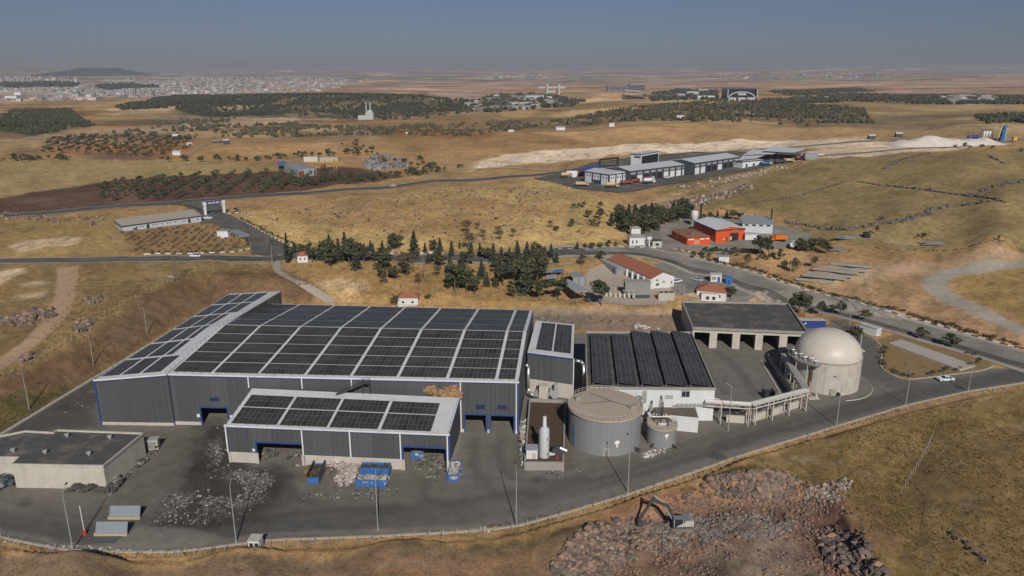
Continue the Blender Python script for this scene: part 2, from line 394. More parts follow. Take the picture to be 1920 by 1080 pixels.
zone([(1280,385),(1420,345),(1470,312),(1540,302),(1400,365),(1340,395)], (.15,.125,.06), .7)
zone([(1600,360),(1850,330),(1950,390),(1700,380)], (.21,.16,.08), .7)
zone([(1030,345),(1160,385),(1300,355),(1400,325),(1520,300),(1450,318),(1340,345),(1260,375),(1160,395)], (.33,.22,.125), .9)
zone([(1180,385),(1300,368),(1420,330),(1400,345),(1300,385),(1220,398)], (.30,.235,.18), .6)
zone([(-600,400),(0,412),(280,400),(480,420),(540,475),(0,484),(-600,500)], (.235,.165,.075))
zone([(18,462),(60,448),(150,445),(150,458),(90,462),(50,470)], (.42,.33,.24), .8); zone([(100,452),(155,450),(150,455),(110,458)], (.38,.25,.16), .8)
zone([(215,430),(400,415),(460,460),(440,474),(260,478)], (.21,.13,.072), .9)
zone([(430,400),(640,372),(1040,332),(1160,392),(1200,420),(1150,460),(800,470),(560,465)], (.345,.245,.115))
zone([(520,385),(900,370),(1050,400),(800,440),(560,420)], (.26,.165,.082), .7)
zone([(-600,500),(520,495),(570,520),(620,560),(400,566),(280,640),(150,719),(0,812),(-600,1100)], (.195,.136,.069))
zone([(0,660),(100,560),(110,515),(10,510),(-100,520),(-100,700)], (.19,.13,.065), .8)
zone([(-20,525),(0,508),(40,502),(45,512),(20,520),(0,535)], PALE, .95, .6); zone([(38,532),(90,524),(88,534),(40,538)], (.36,.28,.2), .9, .5); zone([(30,552),(85,546),(82,556),(30,563)], (.36,.28,.2), .9, .5)
zone([(0,700),(60,690),(150,640),(280,550),(360,515),(510,503),(560,520),(600,566),(403,566),(280,640),(150,719),(0,812),(-100,870),(-100,760)], (.128,.08,.05), .95)
zone([(0,745),(40,730),(90,745),(130,715),(140,722),(0,810),(-60,850)], (.085,.082,.03), .8)
zone([(200,610),(300,560),(420,540),(380,566),(290,625),(210,660)], (.14,.098,.066), .7)
zone([(500,492),(860,492),(1010,520),(1010,570),(640,575),(540,500)], (.255,.165,.075))
zone([(590,530),(640,520),(700,535),(690,548),(640,540),(600,540)], (.45,.33,.22), .8); zone([(610,545),(650,548),(660,562),(620,560)], (.36,.25,.16), .7)
zone([(1000,560),(1280,575),(1280,585),(1000,580)], (.27,.175,.08), .9)
zone([(1000,582),(1140,580),(1270,584),(1262,622),(1000,612)], (.24,.19,.145), .9, .5); zone([(1130,590),(1262,586),(1262,622),(1100,618)], (.34,.22,.14), .85)
zone([(1240,470),(1500,462),(1640,490),(1740,505),(1720,560),(1500,520),(1330,488)], (.30,.19,.105), .9)
zone([(1240,475),(1400,478),(1560,540),(1430,515)], (.27,.17,.09), .8)
zone([(1510,480),(1640,490),(1920,478),(2200,470),(2200,490),(1760,510),(1715,535),(1850,610),(2100,690),(1920,668),(1700,612),(1560,555),(1500,520)], DIRT)
zone([(1640,515),(1660,512),(1700,540),(1720,560),(1660,560)], (.19,.135,.07), .8)
zone([(1780,520),(1920,500),(2200,490),(2200,640),(1960,600),(1830,570)], (.21,.145,.062), .95)
zone([(1560,512),(1600,500),(1640,505),(1630,530),(1560,535)], (.30,.24,.17), .7)
zone([(1500,455),(1600,462),(1920,462),(1920,480),(1640,490),(1520,478)], (.25,.165,.08), .7)
# foreground
zone([(1100,975),(1250,930),(1400,868),(1570,812),(1700,776),(1920,733),(2300,680),(2300,1300),(1620,1300),(1500,900)], (.160,.112,.052))
zone([(1700,900),(1760,820),(1920,790),(2300,760),(2300,1300),(1740,1300)], (.148,.104,.052), .85)
zone([(1400,900),(1600,830),(1760,800),(1700,880),(1560,910)], (.178,.122,.056), .7)
zone([(-600,1010),(0,1030),(200,1058),(600,1050),(1000,1014),(1190,945),(1300,918),(1080,1060),(1000,1300),(-600,1300)], (.165,.115,.075))
zone([(640,1052),(1000,1030),(1020,1060),(800,1090),(600,1075)], (.215,.128,.08), .8)
zone([(700,1025),(980,1012),(1080,985),(1000,1030),(760,1045)], (.115,.09,.045), .7)
zone([(1000,1300),(1030,1060),(1130,975),(1250,925),(1460,895),(1560,920),(1620,1010),(1680,1300)], (.155,.098,.074))
zone([(1060,985),(1200,935),(1330,905),(1460,890),(1300,940),(1180,970)], (.25,.135,.08), .85)
zone([(1590,935),(1650,960),(1690,1010),(1640,1040),(1600,990)], (.23,.135,.08), .7)
zone([(1480,950),(1580,940),(1600,990),(1520,1000),(1440,990)], (.115,.068,.055), .8)
zone([(1320,1030),(1500,1015),(1540,1100),(1280,1100)], (.15,.118,.098), .8)
fx, fy = gx.ravel(), gy.ravel()
px_ = fx; gcol = np.empty((NR * NC, 3)); gcol[:] = TAN
gcol[fy > 2400] = FARPINK
u_, v_ = warp(fx, fy)
rx = (fbm(u_ / 26, v_ / 26, 3, 51) - .5); ry = (fbm(u_ / 26, v_ / 26, 3, 57) - .5)
wx = fx + rx * fy * .016; wy = fy + ry * np.maximum(fy * .03, fy ** 2 * 6e-5)
sx_ = fx + rx * fy * .005; sy_ = fy + ry * np.maximum(fy * .01, fy ** 2 * 2e-5)
for pts, c, k, rag in Z:
    P = GP(pts); P_ = np.array(P); lo, hi = P_.min(0), P_.max(0); m = (hi - lo) * .1 + 5
    X, Y = (wx, wy) if rag >= 1 else (sx_, sy_)
    idx = np.where((X > lo[0] - m[0]) & (X < hi[0] + m[0]) & (Y > lo[1] - m[1]) & (Y < hi[1] + m[1]))[0]
    if not len(idx): continue
    d = sdf(X[idx], Y[idx], P); soft = np.maximum(fy[idx] * .006, .5)
    a = np.clip(.5 - d / soft / 2, 0, 1)[:, None] * k
    gcol[idx] = gcol[idx] * (1 - a) + np.array(c) * a
# far plain: bands of bare soil, pale cuts and dark plantation
ff = np.clip((fy - 3800) / 2500, 0, 1)[:, None]
b1 = fbm(u_ / 150, v_ / 14, 4, 71)[:, None]; b2 = fbm(u_ / 220, v_ / 9, 4, 77)[:, None]
base = np.array((.205,.168,.150)) * (.5 + 1.0 * b1)
base = np.where(b2 > .62, np.array((.40,.35,.31)), base); base = np.where(b2 < .37, np.array((.10,.095,.09)), base)
gcol = gcol * (1 - ff * .8) + base * ff * .8
hl = HILLS[0]; dd = np.sqrt(((fx - hl[0]) / hl[2]) ** 2 + ((fy - hl[1]) / hl[3]) ** 2); gcol[dd < 1.0] = (.045, .06, .05)
# patchwork of fields beyond the far road: each plot its own tone
ca_, sa_ = math.cos(.35), math.sin(.35); fxr = fx * ca_ + fy * sa_ + (fbm(fx / 160, fy / 160, 3, 201) - .5) * 130; fyr = -fx * sa_ + fy * ca_ + (fbm(fx / 160, fy / 160, 3, 207) - .5) * 130
for cw_, ch_, sd_, am_ in ((190, 120, 5, .34), (420, 300, 8, .3)):
    jx = np.floor(fyr / ch_); hx_ = _h(np.floor(fxr / cw_ + _h(jx, jx, sd_)), jx, sd_ + 1); hy_ = _h(np.floor(fxr / cw_ + _h(jx, jx, sd_)), jx, sd_ + 2)
    wt = np.clip((fy - 620) / 300, 0, 1)[:, None]
    tone = (1 + am_ * (hx_ - .5) * 2)[:, None] * np.stack([1 + .10 * (hy_ - .5), np.ones_like(hy_), 1 - .16 * (hy_ - .5)], 1)
    gcol = gcol * (1 - wt) + gcol * tone * wt
er = fbm(fx / 90, fy / 160, 4, 211); ew = (np.clip((er - .63) / .05, 0, 1) * np.clip((fy - 700) / 300, 0, 1) * np.clip((5000 - fy) / 1500, 0, 1))[:, None] * .7
gcol = gcol * (1 - ew) + np.array((.33, .24, .165)) * ew
# broad mottling of grass and soil
mo = fbm(u_ / 60, v_ / 60, 4, 81)[:, None]; m2 = fbm(fx / 6, fy / 6, 4, 83)[:, None]
gcol *= (.72 + .56 * mo) * (.82 + .36 * m2)
m3 = fbm(u_ / 14, v_ / 9, 4, 85); dk = np.clip((m3 - .60) / .1, 0, 1)[:, None] * .45
gcol = gcol * (1 - dk) + np.array((.11,.085,.055)) * dk * np.clip(gcol.mean(1, keepdims=True) / .15, .4, 1.4)
def resample(pts, step):
    P = np.array(pts, float); d = np.r_[0, np.cumsum(np.hypot(*np.diff(P, axis=0).T))]
    n = max(int(d[-1] / step), 2); q = np.linspace(0, d[-1], n + 1)
    # smooth the corners a little
    x = np.interp(q, d, P[:, 0]); y = np.interp(q, d, P[:, 1])
    k = 5 if n > 12 else 1
    for _ in range(2 if k > 1 else 0):
        xs = np.convolve(np.pad(x, k // 2, mode='edge'), np.ones(k) / k, 'valid'); ys = np.convolve(np.pad(y, k // 2, mode='edge'), np.ones(k) / k, 'valid')
        xs[0], xs[-1], ys[0], ys[-1] = x[0], x[-1], y[0], y[-1]; x, y = xs, ys
    return np.c_[x, y]
def side(P):
    T = np.gradient(P, axis=0); T /= np.linalg.norm(T, axis=1, keepdims=True) + 1e-9
    return np.c_[-T[:, 1], T[:, 0]]

# paved yard, ring road and trodden dirt inside the fence
gcol = gcol * np.array((1.54, 1.46, 1.27))
amp = np.ones(NR * NC)
YP = [U(a, b) for a, b in [(-200,935),(-10,1003),(130,1030),(330,1033),(500,1010),(700,1003),(860,995),(968,985),(1180,924),(1400,848),(1570,797),(1700,758),(1815,732),(1920,716),(2150,690),(2150,676),(1980,690),(1900,690),(1855,690),(1700,712),(1655,690),(1650,660),(1640,640),(1600,615),(1545,606),(1515,605),(1280,618),(1100,625),(1000,625),(640,600),(420,575),(290,640),(155,722),(0,816),(-200,930)]]
def paint(P, c, k=1.0, soft=.5, am=None, wob=0.0):
    global gcol
    P_ = np.array(P); lo, hi = P_.min(0) - 8, P_.max(0) + 8
    idx = np.where((fx > lo[0]) & (fx < hi[0]) & (fy > lo[1]) & (fy < hi[1]))[0]
    X, Y = fx[idx], fy[idx]
    if wob: X = X + (fbm(X / 5, Y / 5, 4, 91) - .5) * wob; Y = Y + (fbm(X / 5, Y / 5, 4, 95) - .5) * wob
    a = np.clip(.5 - sdf(X, Y, P) / soft, 0, 1) * k
    gcol[idx] = gcol[idx] * (1 - a[:, None]) + np.array(c) * a[:, None]
    if am is not None: amp[idx] = amp[idx] * (1 - a) + am * a
paint([q[:2] for q in YP], (.185,.167,.142), 1, .5, .45)
F0 = lambda pts: [U(a, b)[:2] for a, b in pts]
def band(pts, w): 
    P = resample(pts, 3.0); Nn = side(P); w = np.interp(np.linspace(0, 1, len(P)), np.linspace(0, 1, len(w)), w)[:, None]
    return [tuple(q) for q in np.r_[P + Nn * w / 2, (P - Nn * w / 2)[::-1]]]
RING = F0([(-150,965),(0,985),(150,1005),(330,1008),(500,985),(700,975),(880,960),(1000,930),(1180,880),(1400,815),(1560,775),(1700,742),(1850,712),(1990,692)])
paint(band(RING, [8,8,9,10,9,8,8,8,8,7.5,7.5,8,9]), (.098,.094,.086), .85, 2.5, None, 1.5)
paint(band(F0([(1570,600),(1610,628),(1632,655),(1625,690),(1660,720),(1740,730)]), [6.5,7,8,9,9]), (.12,.113,.102), .8, 1.5)
paint(F0([(0,815),(150,722),(290,640),(330,660),(180,760),(190,800),(100,805),(0,840)]), (.075,.07,.062), .8, 4, None, 4)
paint(F0([(370,795),(440,795),(480,870),(560,890),(560,940),(420,1000),(260,1000),(320,930)]), (.052,.046,.04), .92, 7, .8, 8)
paint(F0([(560,900),(900,930),(1000,905),(1180,868),(1180,880),(1000,925),(900,955),(600,960)]), (.21,.185,.152), .45, 3, None, 4)
paint(F0([(0,935),(200,935),(300,950),(260,985),(100,985),(0,965)]), (.15,.13,.108), .6, 5, None, 5)
paint(F0([(270,812),(380,805),(350,900),(250,960),(200,930),(260,870)]), (.14,.122,.1), .7, 4, None, 5)
paint(F0([(560,880),(850,890),(900,940),(700,960),(560,950)]), (.15,.132,.108), .6, 6, None, 6)
paint(F0([(870,830),(975,825),(960,960),(860,960)]), (.155,.14,.118), .6, 5, None, 4)
paint(F0([(700,985),(870,960),(1010,935),(1180,885),(1230,850),(1340,815),(1340,835),(1180,905),(900,985)]), (.19,.165,.132), .5, 3, None, 3)
paint(F0([(1060,860),(1230,845),(1350,805),(1520,765),(1520,785),(1350,825),(1200,870),(1080,905)]), (.16,.14,.115), .6, 3, None, 3)
paint(F0([(1310,650),(1430,665),(1470,735),(1345,740)]), (.175,.158,.134), .8, 2, None, 2)
paint(F0([(-200,938),(0,1000),(140,1028),(330,1030),(500,1006),(700,999),(900,990),(900,984),(700,992),(500,1000),(330,1022),(140,1020),(0,992)]), (.27,.235,.19), .7, 1.2, None, 1.5)
paint(F0([(200,1028),(260,985),(330,985),(420,1010),(330,1032)]), (.24,.215,.18), .75, 1.5, None, 2)
paint(F0([(985,745),(1065,750),(1080,880),(960,880)]), (.13,.11,.09), .8, 2, None, 2)
paint(F0([(1000,585),(1270,590),(1262,625),(1000,612)]), (.22,.175,.135), .8, 3, .8, 3); paint(F0([(1110,592),(1255,590),(1258,622),(1100,620)]), (.34,.225,.15), .8, 3, .8, 4)
paint(F0([(1200,840),(1240,835),(1260,845),(1205,862)]), (.24,.21,.17), .6, 2, 1.0, 2)
gm, t, p = nodes_of('dry_ground')
tc = N(t, 'ShaderNodeTexCoord'); at = N(t, 'ShaderNodeAttribute', attribute_name='tint'); vec = tc.outputs['Object']
n1 = noise(t, vec, .045, 5, .6); n2 = noise(t, vec, .35, 5, .65); n3 = noise(t, vec, 2.2, 4, .7)
f = math_(t, 'ADD', math_(t, 'ADD', math_(t, 'MULTIPLY', math_(t, 'SUBTRACT', n1, .5), .7), math_(t, 'MULTIPLY', math_(t, 'SUBTRACT', n2, .5), 1.6)), math_(t, 'MULTIPLY', math_(t, 'SUBTRACT', n3, .5), 1.7))
f = math_(t, 'MULTIPLY', f, at.outputs['Alpha'])
f = math_(t, 'MAXIMUM', math_(t, 'ADD', f, 1.0), .25)
t.links.new(scaled(t, at.outputs['Color'], f), p.inputs['Base Color']); p.inputs['Roughness'].default_value = .95; p.inputs['Specular IOR Level'].default_value = .1
bn = N(t, 'ShaderNodeBump', Strength=.55, Distance=.5); t.links.new(math_(t, 'MULTIPLY', at.outputs['Alpha'], .55), bn.inputs['Strength']); t.links.new(n2, bn.inputs['Height']); bn2 = N(t, 'ShaderNodeBump', Strength=.5, Distance=.12); t.links.new(math_(t, 'MULTIPLY', at.outputs['Alpha'], .5), bn2.inputs['Strength']); t.links.new(n3, bn2.inputs['Height']); t.links.new(bn.outputs[0], bn2.inputs['Normal']); t.links.new(bn2.outputs[0], p.inputs['Normal'])
# worn dirt track, gravel road, tyre marks and patches
paint(band(GP([(-120,750),(-10,690),(60,640),(105,597),(122,560),(124,530),(128,500)]), [4.5,4.8,5.2,5.8,6.2,6.8,8]), (.46,.305,.19), .97, 1.2, .5, 1.2)
paint(band(GP([(2250,475),(1920,494),(1820,504),(1765,515),(1745,528),(1752,545),(1790,565),(1850,590),(1920,620),(2100,690)]), [9,9,8,8,9,9,9,9,9]), (.37,.325,.265), .95, 2.5, .5, 2.5)
paint(band(GP([(1640,500),(1700,508),(1760,512)]), [4,5,6]), (.40,.29,.19), .6, 3, .6, 4); paint(band(GP([(1920,478),(1800,486),(1700,500),(1640,520)]), [5,5,6,5]), (.44,.31,.2), .5, 3, .6, 4)
for pts_, w_ in [([(404,800),(410,850),(440,930),(600,962),(800,955),(1000,915)],2.2),([(892,820),(890,880),(930,930),(1010,925)],2.4),([(940,820),(930,880),(980,915),(1100,895)],2.2),([(526,872),(520,920),(600,955),(760,950)],2.5),([(800,895),(790,935),(860,950)],2.4),([(60,960),(260,975),(500,968),(700,950),(900,935)],1.2),([(1100,905),(1300,845),(1500,785),(1700,735)],.9),([(1120,915),(1320,853),(1520,792),(1720,742)],.9),([(1340,655),(1390,700),(1420,745)],2.5),([(1310,660),(1330,700),(1360,740)],1.5)]:
    paint(band(F0(pts_), [w_]), (.075,.068,.06), .38, 1.6, None, 1.2)
for k in range(46):
    ex, ey = rng.uniform(0, 1850), rng.uniform(730, 985); q = U(ex, ey); a_ = rng.uniform(.4, 1.8)
    paint([(q[0] + a_ * math.cos(t_) * 1.6, q[1] + a_ * math.sin(t_)) for t_ in np.linspace(0, 6.28, 9)[:-1]], (.05,.046,.042) if k % 3 else (.24,.215,.18), .5, .8, None, 1.2)
def path_band(pts_, w_, c_, k_): paint(band(GP(pts_), [w_]), c_, k_, 1.0, None, 1.6)
for o_ in (0, 14): path_band([(1560 + o_,850),(1590 + o_,900),(1640 + o_,970),(1690 + o_,1040),(1730 + o_,1100)], .55, (.105,.075,.045), .6)
for o_ in (0, 22): path_band([(1900,800 + o_),(1800,850 + o_),(1740,920 + o_),(1720,1000 + o_),(1760,1090 + o_)], .5, (.11,.08,.05), .45)
for pts_ in ([(1450,880),(1560,840),(1700,790),(1850,760)], [(1620,900),(1700,850),(1820,810),(1930,790)]): path_band(pts_, 3.5, (.30,.215,.095), .4)
for pts_ in ([(40,1056),(300,1072),(640,1062),(980,1026)], [(0,1075),(400,1085),(900,1060)]): path_band(pts_, 1.6, (.25,.175,.12), .45)
for pts_ in ([(560,440),(700,455),(900,425),(1080,430)], [(480,405),(640,400),(860,380),(1040,350)], [(1300,410),(1450,395),(1650,360),(1850,330)], [(1460,430),(1620,405),(1760,375)], [(1640,452),(1760,455),(1920,452)]): path_band(pts_, 1.6, (.40,.30,.17), .45)
ii = np.arange((NR - 1) * NC).reshape(NR - 1, NC)[:, :-1].ravel()
GF = np.stack([ii, ii + 1, ii + NC + 1, ii + NC], 1)
ground = npmesh('ground', np.stack([fx, fy, GZ.ravel()], 1), GF, gm, col=np.c_[gcol, amp], smooth=True); struct(ground)
# ------------------------------------------------------------------ roads and yard as sheets laid over the ground
def asphalt(name, col, wear=(.17,.15,.125), amt=.5):
    m, t, p = nodes_of(name); tc = N(t, 'ShaderNodeTexCoord'); vec = tc.outputs['Object']
    a = noise(t, vec, .12, 6, .6); b = noise(t, vec, 1.3, 4, .7); c = noise(t, vec, .03, 4, .5)
    f = math_(t, 'ADD', math_(t, 'MULTIPLY', math_(t, 'SUBTRACT', b, .5), .5), math_(t, 'ADD', math_(t, 'MULTIPLY', math_(t, 'SUBTRACT', a, .5), .7), 1.0))
    mx = N(t, 'ShaderNodeMix', data_type='RGBA'); cr = N(t, 'ShaderNodeValToRGB'); cr.color_ramp.elements[0].position = .42; cr.color_ramp.elements[1].position = .68
    t.links.new(math_(t, 'ADD', math_(t, 'MULTIPLY', c, .6), math_(t, 'MULTIPLY', a, .45)), cr.inputs[0]); t.links.new(math_(t, 'MULTIPLY', cr.outputs[0], amt), mx.inputs[0])
    t.links.new(scaled(t, col, f), mx.inputs[6]); t.links.new(scaled(t, wear, f), mx.inputs[7])
    t.links.new(mx.outputs[2], p.inputs['Base Color']); p.inputs['Roughness'].default_value = .9; p.inputs['Specular IOR Level'].default_value = .2
    return m
M_ROAD = asphalt('worn_asphalt', (.095,.09,.082), (.19,.165,.135), .6)
M_ROAD2 = asphalt('dark_asphalt', (.085,.085,.085), (.13,.12,.105), .5)
M_YARD = asphalt('yard_paving', (.105,.098,.088), (.165,.145,.118), .8)
M_DUST = mat('dirt_track', (.37,.235,.155), .95, .2, .3); M_GRAV = mat('gravel', (.36,.31,.25), .95, .18, .4); M_KERB = mat('kerb_concrete', (.42,.38,.32), .9, .25, 1.0); M_WHITE = mat('white_paint', (.75,.73,.7), .6, .1, 1.0)
M_DARKP = mat('black_paint', (.06,.06,.06), .7, .2)
def strip(name, pts, w, m, lift=.1, step=4.0, cross=6, parent=None, ragged=0.0):
    P = resample(pts, step); Nn = side(P); w = np.full(len(P), w) if isinstance(w, (int, float)) else np.interp(np.linspace(0, 1, len(P)), np.linspace(0, 1, len(w)), w)
    if ragged: w = w * (1 + ragged * (fbm(P[:, 0] / 7, P[:, 1] / 7, 3, 5) - .5))
    V = []
    for k in range(cross + 1):
        q = P + Nn * (w * (k / cross - .5))[:, None]; V.append(np.c_[q, Hm(q[:, 0], q[:, 1]) + lift])
    V = np.stack(V, 1); n, c = V.shape[:2]
    i = (np.arange(n - 1)[:, None] * c + np.arange(c - 1)[None]).ravel()
    Fq = np.stack([i, i + c, i + c + 1, i + 1], 1)[:, ::-1]
    return struct(npmesh(name, V.reshape(-1, 3), Fq, m, parent))
def sheet(name, poly, m, z=.02, lift=None, cell=2.0):
    if lift is None:
        return struct(MB().add([(a, b, z) for a, b in poly], [tuple(range(len(poly)))]).build(name, m))
    P = np.array(poly); lo, hi = P.min(0), P.max(0); nx = int((hi[0] - lo[0]) / cell) + 1; ny = int((hi[1] - lo[1]) / cell) + 1
    bm = bmesh.new(); f0 = bm.faces.new([bm.verts.new((a, b, 0)) for a, b in poly])
    for ax, n_, l0 in ((0, nx, lo[0]), (1, ny, lo[1])):
        for k in range(1, n_):
            co = [0, 0, 0]; no = [0, 0, 0]; co[ax] = l0 + k * cell; no[ax] = 1
            bmesh.ops.bisect_plane(bm, geom=bm.verts[:] + bm.edges[:] + bm.faces[:], plane_co=co, plane_no=no)
    for v in bm.verts: v.co.z = hz(v.co.x, v.co.y) + lift
    bmesh.ops.recalc_face_normals(bm, faces=bm.faces[:])
    me = bpy.data.meshes.new(name); bm.to_mesh(me); bm.free(); return struct(link_mesh(name, me, m))
def kerb(name, pts, m, w=.35, h=.15, z=None, seg=None, step=1.2, gap=0):
    """kerb stones; with seg, white stones alternate with dark ones"""
    P = resample(pts, seg or step); b = MB()
    for k in range(len(P) - 1):
        a, c = P[k], P[k + 1]
        za = hz(*a) if z is None else z; zc = hz(*c) if z is None else z
        if seg: b.cur = k % 2
        b.bar((a[0], a[1], za + h / 2 - .05), (c[0], c[1], zc + h / 2 - .05), w, h + .1)
    return struct(b.build(name, [M_WHITE, M_DARKP] if seg else m))
MAIN = GP([(-420,500),(-150,494),(0,490),(200,487),(400,483),(560,480),(700,483),(850,484),(1000,481),(1100,473),(1170,470),(1240,479),(1330,503),(1400,525),(1455,546),(1497,558),(1622,592),(1700,615),(1844,655),(1920,678),(2150,745)])
strip('main_road_verge', MAIN, [10.5,10.5,10.5,10.5,11,12,15,18,19,19,19,20], M_GRAV, .17, 3, 8, ragged=.15)
M_ROADL = asphalt('dusty_asphalt', (.215,.195,.165), (.31,.275,.225), .75)
strip('main_road', MAIN[:10], [8,8,8,8,8,8,9,10,11], M_ROAD, .26, 2.5, 10)
strip('main_road', MAIN[9:], [11,13,14.5,14.5,14.5,14.5,14], M_ROADL, .25, 2.5, 10)
_M = resample(MAIN[9:], 2.5); _S = side(_M); _o = np.interp(np.linspace(0, 1, len(_M)), [0, .15, .9, 1], [-2, -4.6, -4.6, -2])[:, None]
strip('road_lane', [tuple(q) for q in _M + _S * _o], 3.6, M_ROAD, .31, 2.5, 4, ragged=.25)
FAR = GP([(-300,428),(0,406),(140,395),(330,380),(500,366),(650,356),(760,347),(880,338),(1000,329),(1060,322),(1120,315)])
strip('far_road_verge', FAR, 13, M_GRAV, .25, 6, 6, ragged=.2)
strip('far_road', FAR, 9.5, M_ROAD2, .34, 6, 6)
if 0: strip('dirt_track', GP([(-120,750),(-10,690),(60,640),(105,597),(122,560),(124,530),(128,500)]), [6.5,6.5,7,8,9,9,10], M_DUST, .09, 2, 5, ragged=.4)
if 0: strip('gravel_road', GP([(2250,475),(1920,494),(1820,504),(1765,515),(1745,528),(1752,545),(1790,565),(1850,590),(1920,620),(2100,690)]), [9,9,8,8,9,9,9,9,9], M_GRAV, .1, 3, 5, ragged=.25)
# yard: one flat sheet inside the fence, with the ring road a shade darker
kerb('front_kerb', [U(a, b)[:2] for a, b in [(-200,938),(-10,1006),(130,1033),(330,1036),(500,1013),(700,1006),(860,998),(968,988),(1180,927),(1400,851),(1570,799),(1700,760),(1815,734),(1920,718),(2150,690)]], M_KERB, .5, .15, 0)
kerb('bank_kerb', [U(a, b)[:2] for a, b in [(-200,932),(0,817),(155,723),(290,641),(420,574)]], M_KERB, .9, .35, 0)
# island with the weighbridge slab
ISL = [U(a, b)[:2] for a, b in [(1655,655),(1640,640),(1675,628),(1760,640),(1825,660),(1862,686),(1845,694),(1700,712),(1668,702),(1650,688)]]
M_DRYGRASS = mat('island_grass', (.24,.16,.07), .95, .35, .5)
struct(MB().prism(ISL[::-1] if False else ISL, 0.0, .12).build('grass_island', M_DRYGRASS))
kerb('island_kerb', [U(a, b)[:2] for a, b in [(1600,611),(1635,632),(1650,645),(1655,655),(1650,688),(1668,703),(1700,713),(1845,695),(1862,687)]], M_KERB, .4, .16, 0)
# painted kerbs along the roads
KW = [('road_kerb', [(1262,467),(1310,480),(1391,505),(1451,523),(1489,536)]), ('road_kerb', [(1489,536),(1542,552),(1622,573),(1733,602),(1844,636),(1920,654)]),
      ('road_kerb', [(270,477),(360,476),(440,474),(468,466)]), ('road_kerb', [(448,411),(500,440),(560,466)]), ('road_kerb', [(690,474),(800,474),(960,474),(1070,468),(1160,462)]),
      ('road_kerb', [(1160,463),(1240,467)]), ('road_kerb', [(425,402),(452,398),(472,407)])]
for nm, pts in KW: kerb(nm, GP(pts), None, .45, .3, None, seg=2.2)
# gate drive, apron of the orange shed, compound yard, works yard
sheet('gate_drive', GP([(340,384),(405,374),(425,400),(448,411),(500,440),(560,470),(540,480),(470,477),(470,455),(440,437),(395,418),(376,420),(372,400)]), M_YARD, lift=.17, cell=4)
sheet('orange_shed_apron', GP([(1170,466),(1225,425),(1300,405),(1400,410),(1480,428),(1525,440),(1500,462),(1420,470),(1240,470)]), asphalt('pale_apron', (.235,.21,.18), (.32,.285,.235), .6), lift=.17, cell=4)
sheet('compound_paving', GP([(1105,505),(1140,490),(1210,530),(1260,545),(1250,572),(1110,572),(1085,540)]), mat('beige_paving', (.41,.335,.26), .9, .12, .3), lift=.12, cell=3)
sheet('car_park', GP([(1225,495),(1300,500),(1345,518),(1420,555),(1400,566),(1290,562),(1262,545)]), asphalt('car_park_asphalt', (.20,.185,.16), (.26,.235,.195), .5), lift=.11, cell=3)
sheet('works_yard', GP([(1000,335),(1060,322),(1110,305),(1300,285),(1500,283),(1525,290),(1440,312),(1300,340),(1160,362),(1085,355)]), M_YARD, lift=.35, cell=8)
strip('works_road', GP([(1290,290),(1420,280),(1560,270),(1660,265),(1720,262)]), 6, M_ROADL, .4, 8, 4)
strip('quarry_road', GP([(1520,296),(1620,286),(1750,277),(1850,271),(1900,264),(2000,255)]), 6, M_ROADL, .4, 8, 4)
strip('field_track', GP([(355,292),(372,278),(395,268)]), 5, M_DUST, .3, 4, 3, ragged=.3)
strip('field_track', GP([(455,268),(600,258),(720,252)]), 5, mat('pale_track', (.44,.33,.23), .95, .2, .3), .4, 6, 3, ragged=.3)
strip('field_track', GP([(1050,243),(1150,238),(1280,229),(1330,225)]), 6, MATS['pale_track'], .4, 8, 3, ragged=.3)
strip('field_track', GP([(1620,218),(1720,212),(1800,214),(1940,216)]), 7, MATS['pale_track'], .4, 8, 3, ragged=.3)
strip('field_track', GP([(860,318),(960,314),(1040,320)]), 5, MATS['pale_track'], .3, 5, 3, ragged=.3)
strip('field_track', GP([(330,242),(370,228),(410,236)]), 6, MATS['pale_track'], .4, 8, 3, ragged=.3)
strip('gravel_path', GP([(516,484),(520,510),(560,530),(625,568)]), 3, M_GRAV, .1, 2, 3, ragged=.3)
# ------------------------------------------------------------------ builders for the plant
M_CLAD = mat('grey_cladding', (.086,.087,.089), .55, .1, .4, streak=.16, spec=.4, ribs=True); M_CLADL = mat('light_cladding', (.27,.28,.29), .55, .06, .4, streak=.08)
M_BLUE = mat('blue_trim', (.03,.065,.21), .5, .1); M_ROOFW = mat('white_sheet_roof', (.62,.62,.61), .5, .1, .3, stain=(.46,.44,.41), blotch=.55)
M_CONC = mat('pale_concrete', (.48,.44,.37), .9, .16, .5, streak=.16, stain=(.30,.26,.21), blotch=.45); M_CONC2 = mat('grey_concrete', (.30,.28,.245), .9, .2, .5, streak=.2)
M_WALL = mat('white_render', (.62,.62,.60), .8, .06, .5, streak=.08); M_FLAT = mat('bitumen_roof', (.08,.076,.07), .9, .25, .3, stain=(.20,.17,.13), blotch=.85)
M_GLASS = mat('window_glass', (.03,.035,.045), .15, .1, spec=.6); M_STEEL = mat('galvanised_steel', (.46,.47,.47), .45, .15, 1.0, metal=.35); M_DSTEEL = mat('dark_steel', (.07,.07,.072), .55, .2, metal=.2)
M_TANKG = mat('tank_sheet', (.235,.236,.236), .5, .08, .3, streak=.2); M_TANW = mat('tank_lid', (.42,.345,.26), .85, .12, .3); M_DOME = mat('dome_membrane', (.575,.52,.435), .42, .08, .25, streak=.05, stain=(.50,.43,.34), blotch=.5)
M_BLACK = mat('rubber_and_opening_black', (.02,.02,.02), .8, .1); M_RUST = mat('rust', (.16,.075,.035), .9, .3); M_CREAM = mat('cream_cladding', (.52,.48,.40), .7, .12); M_PIPE = mat('pipe_insulation', (.55,.53,.49), .5, .15, 1.0, metal=.2)
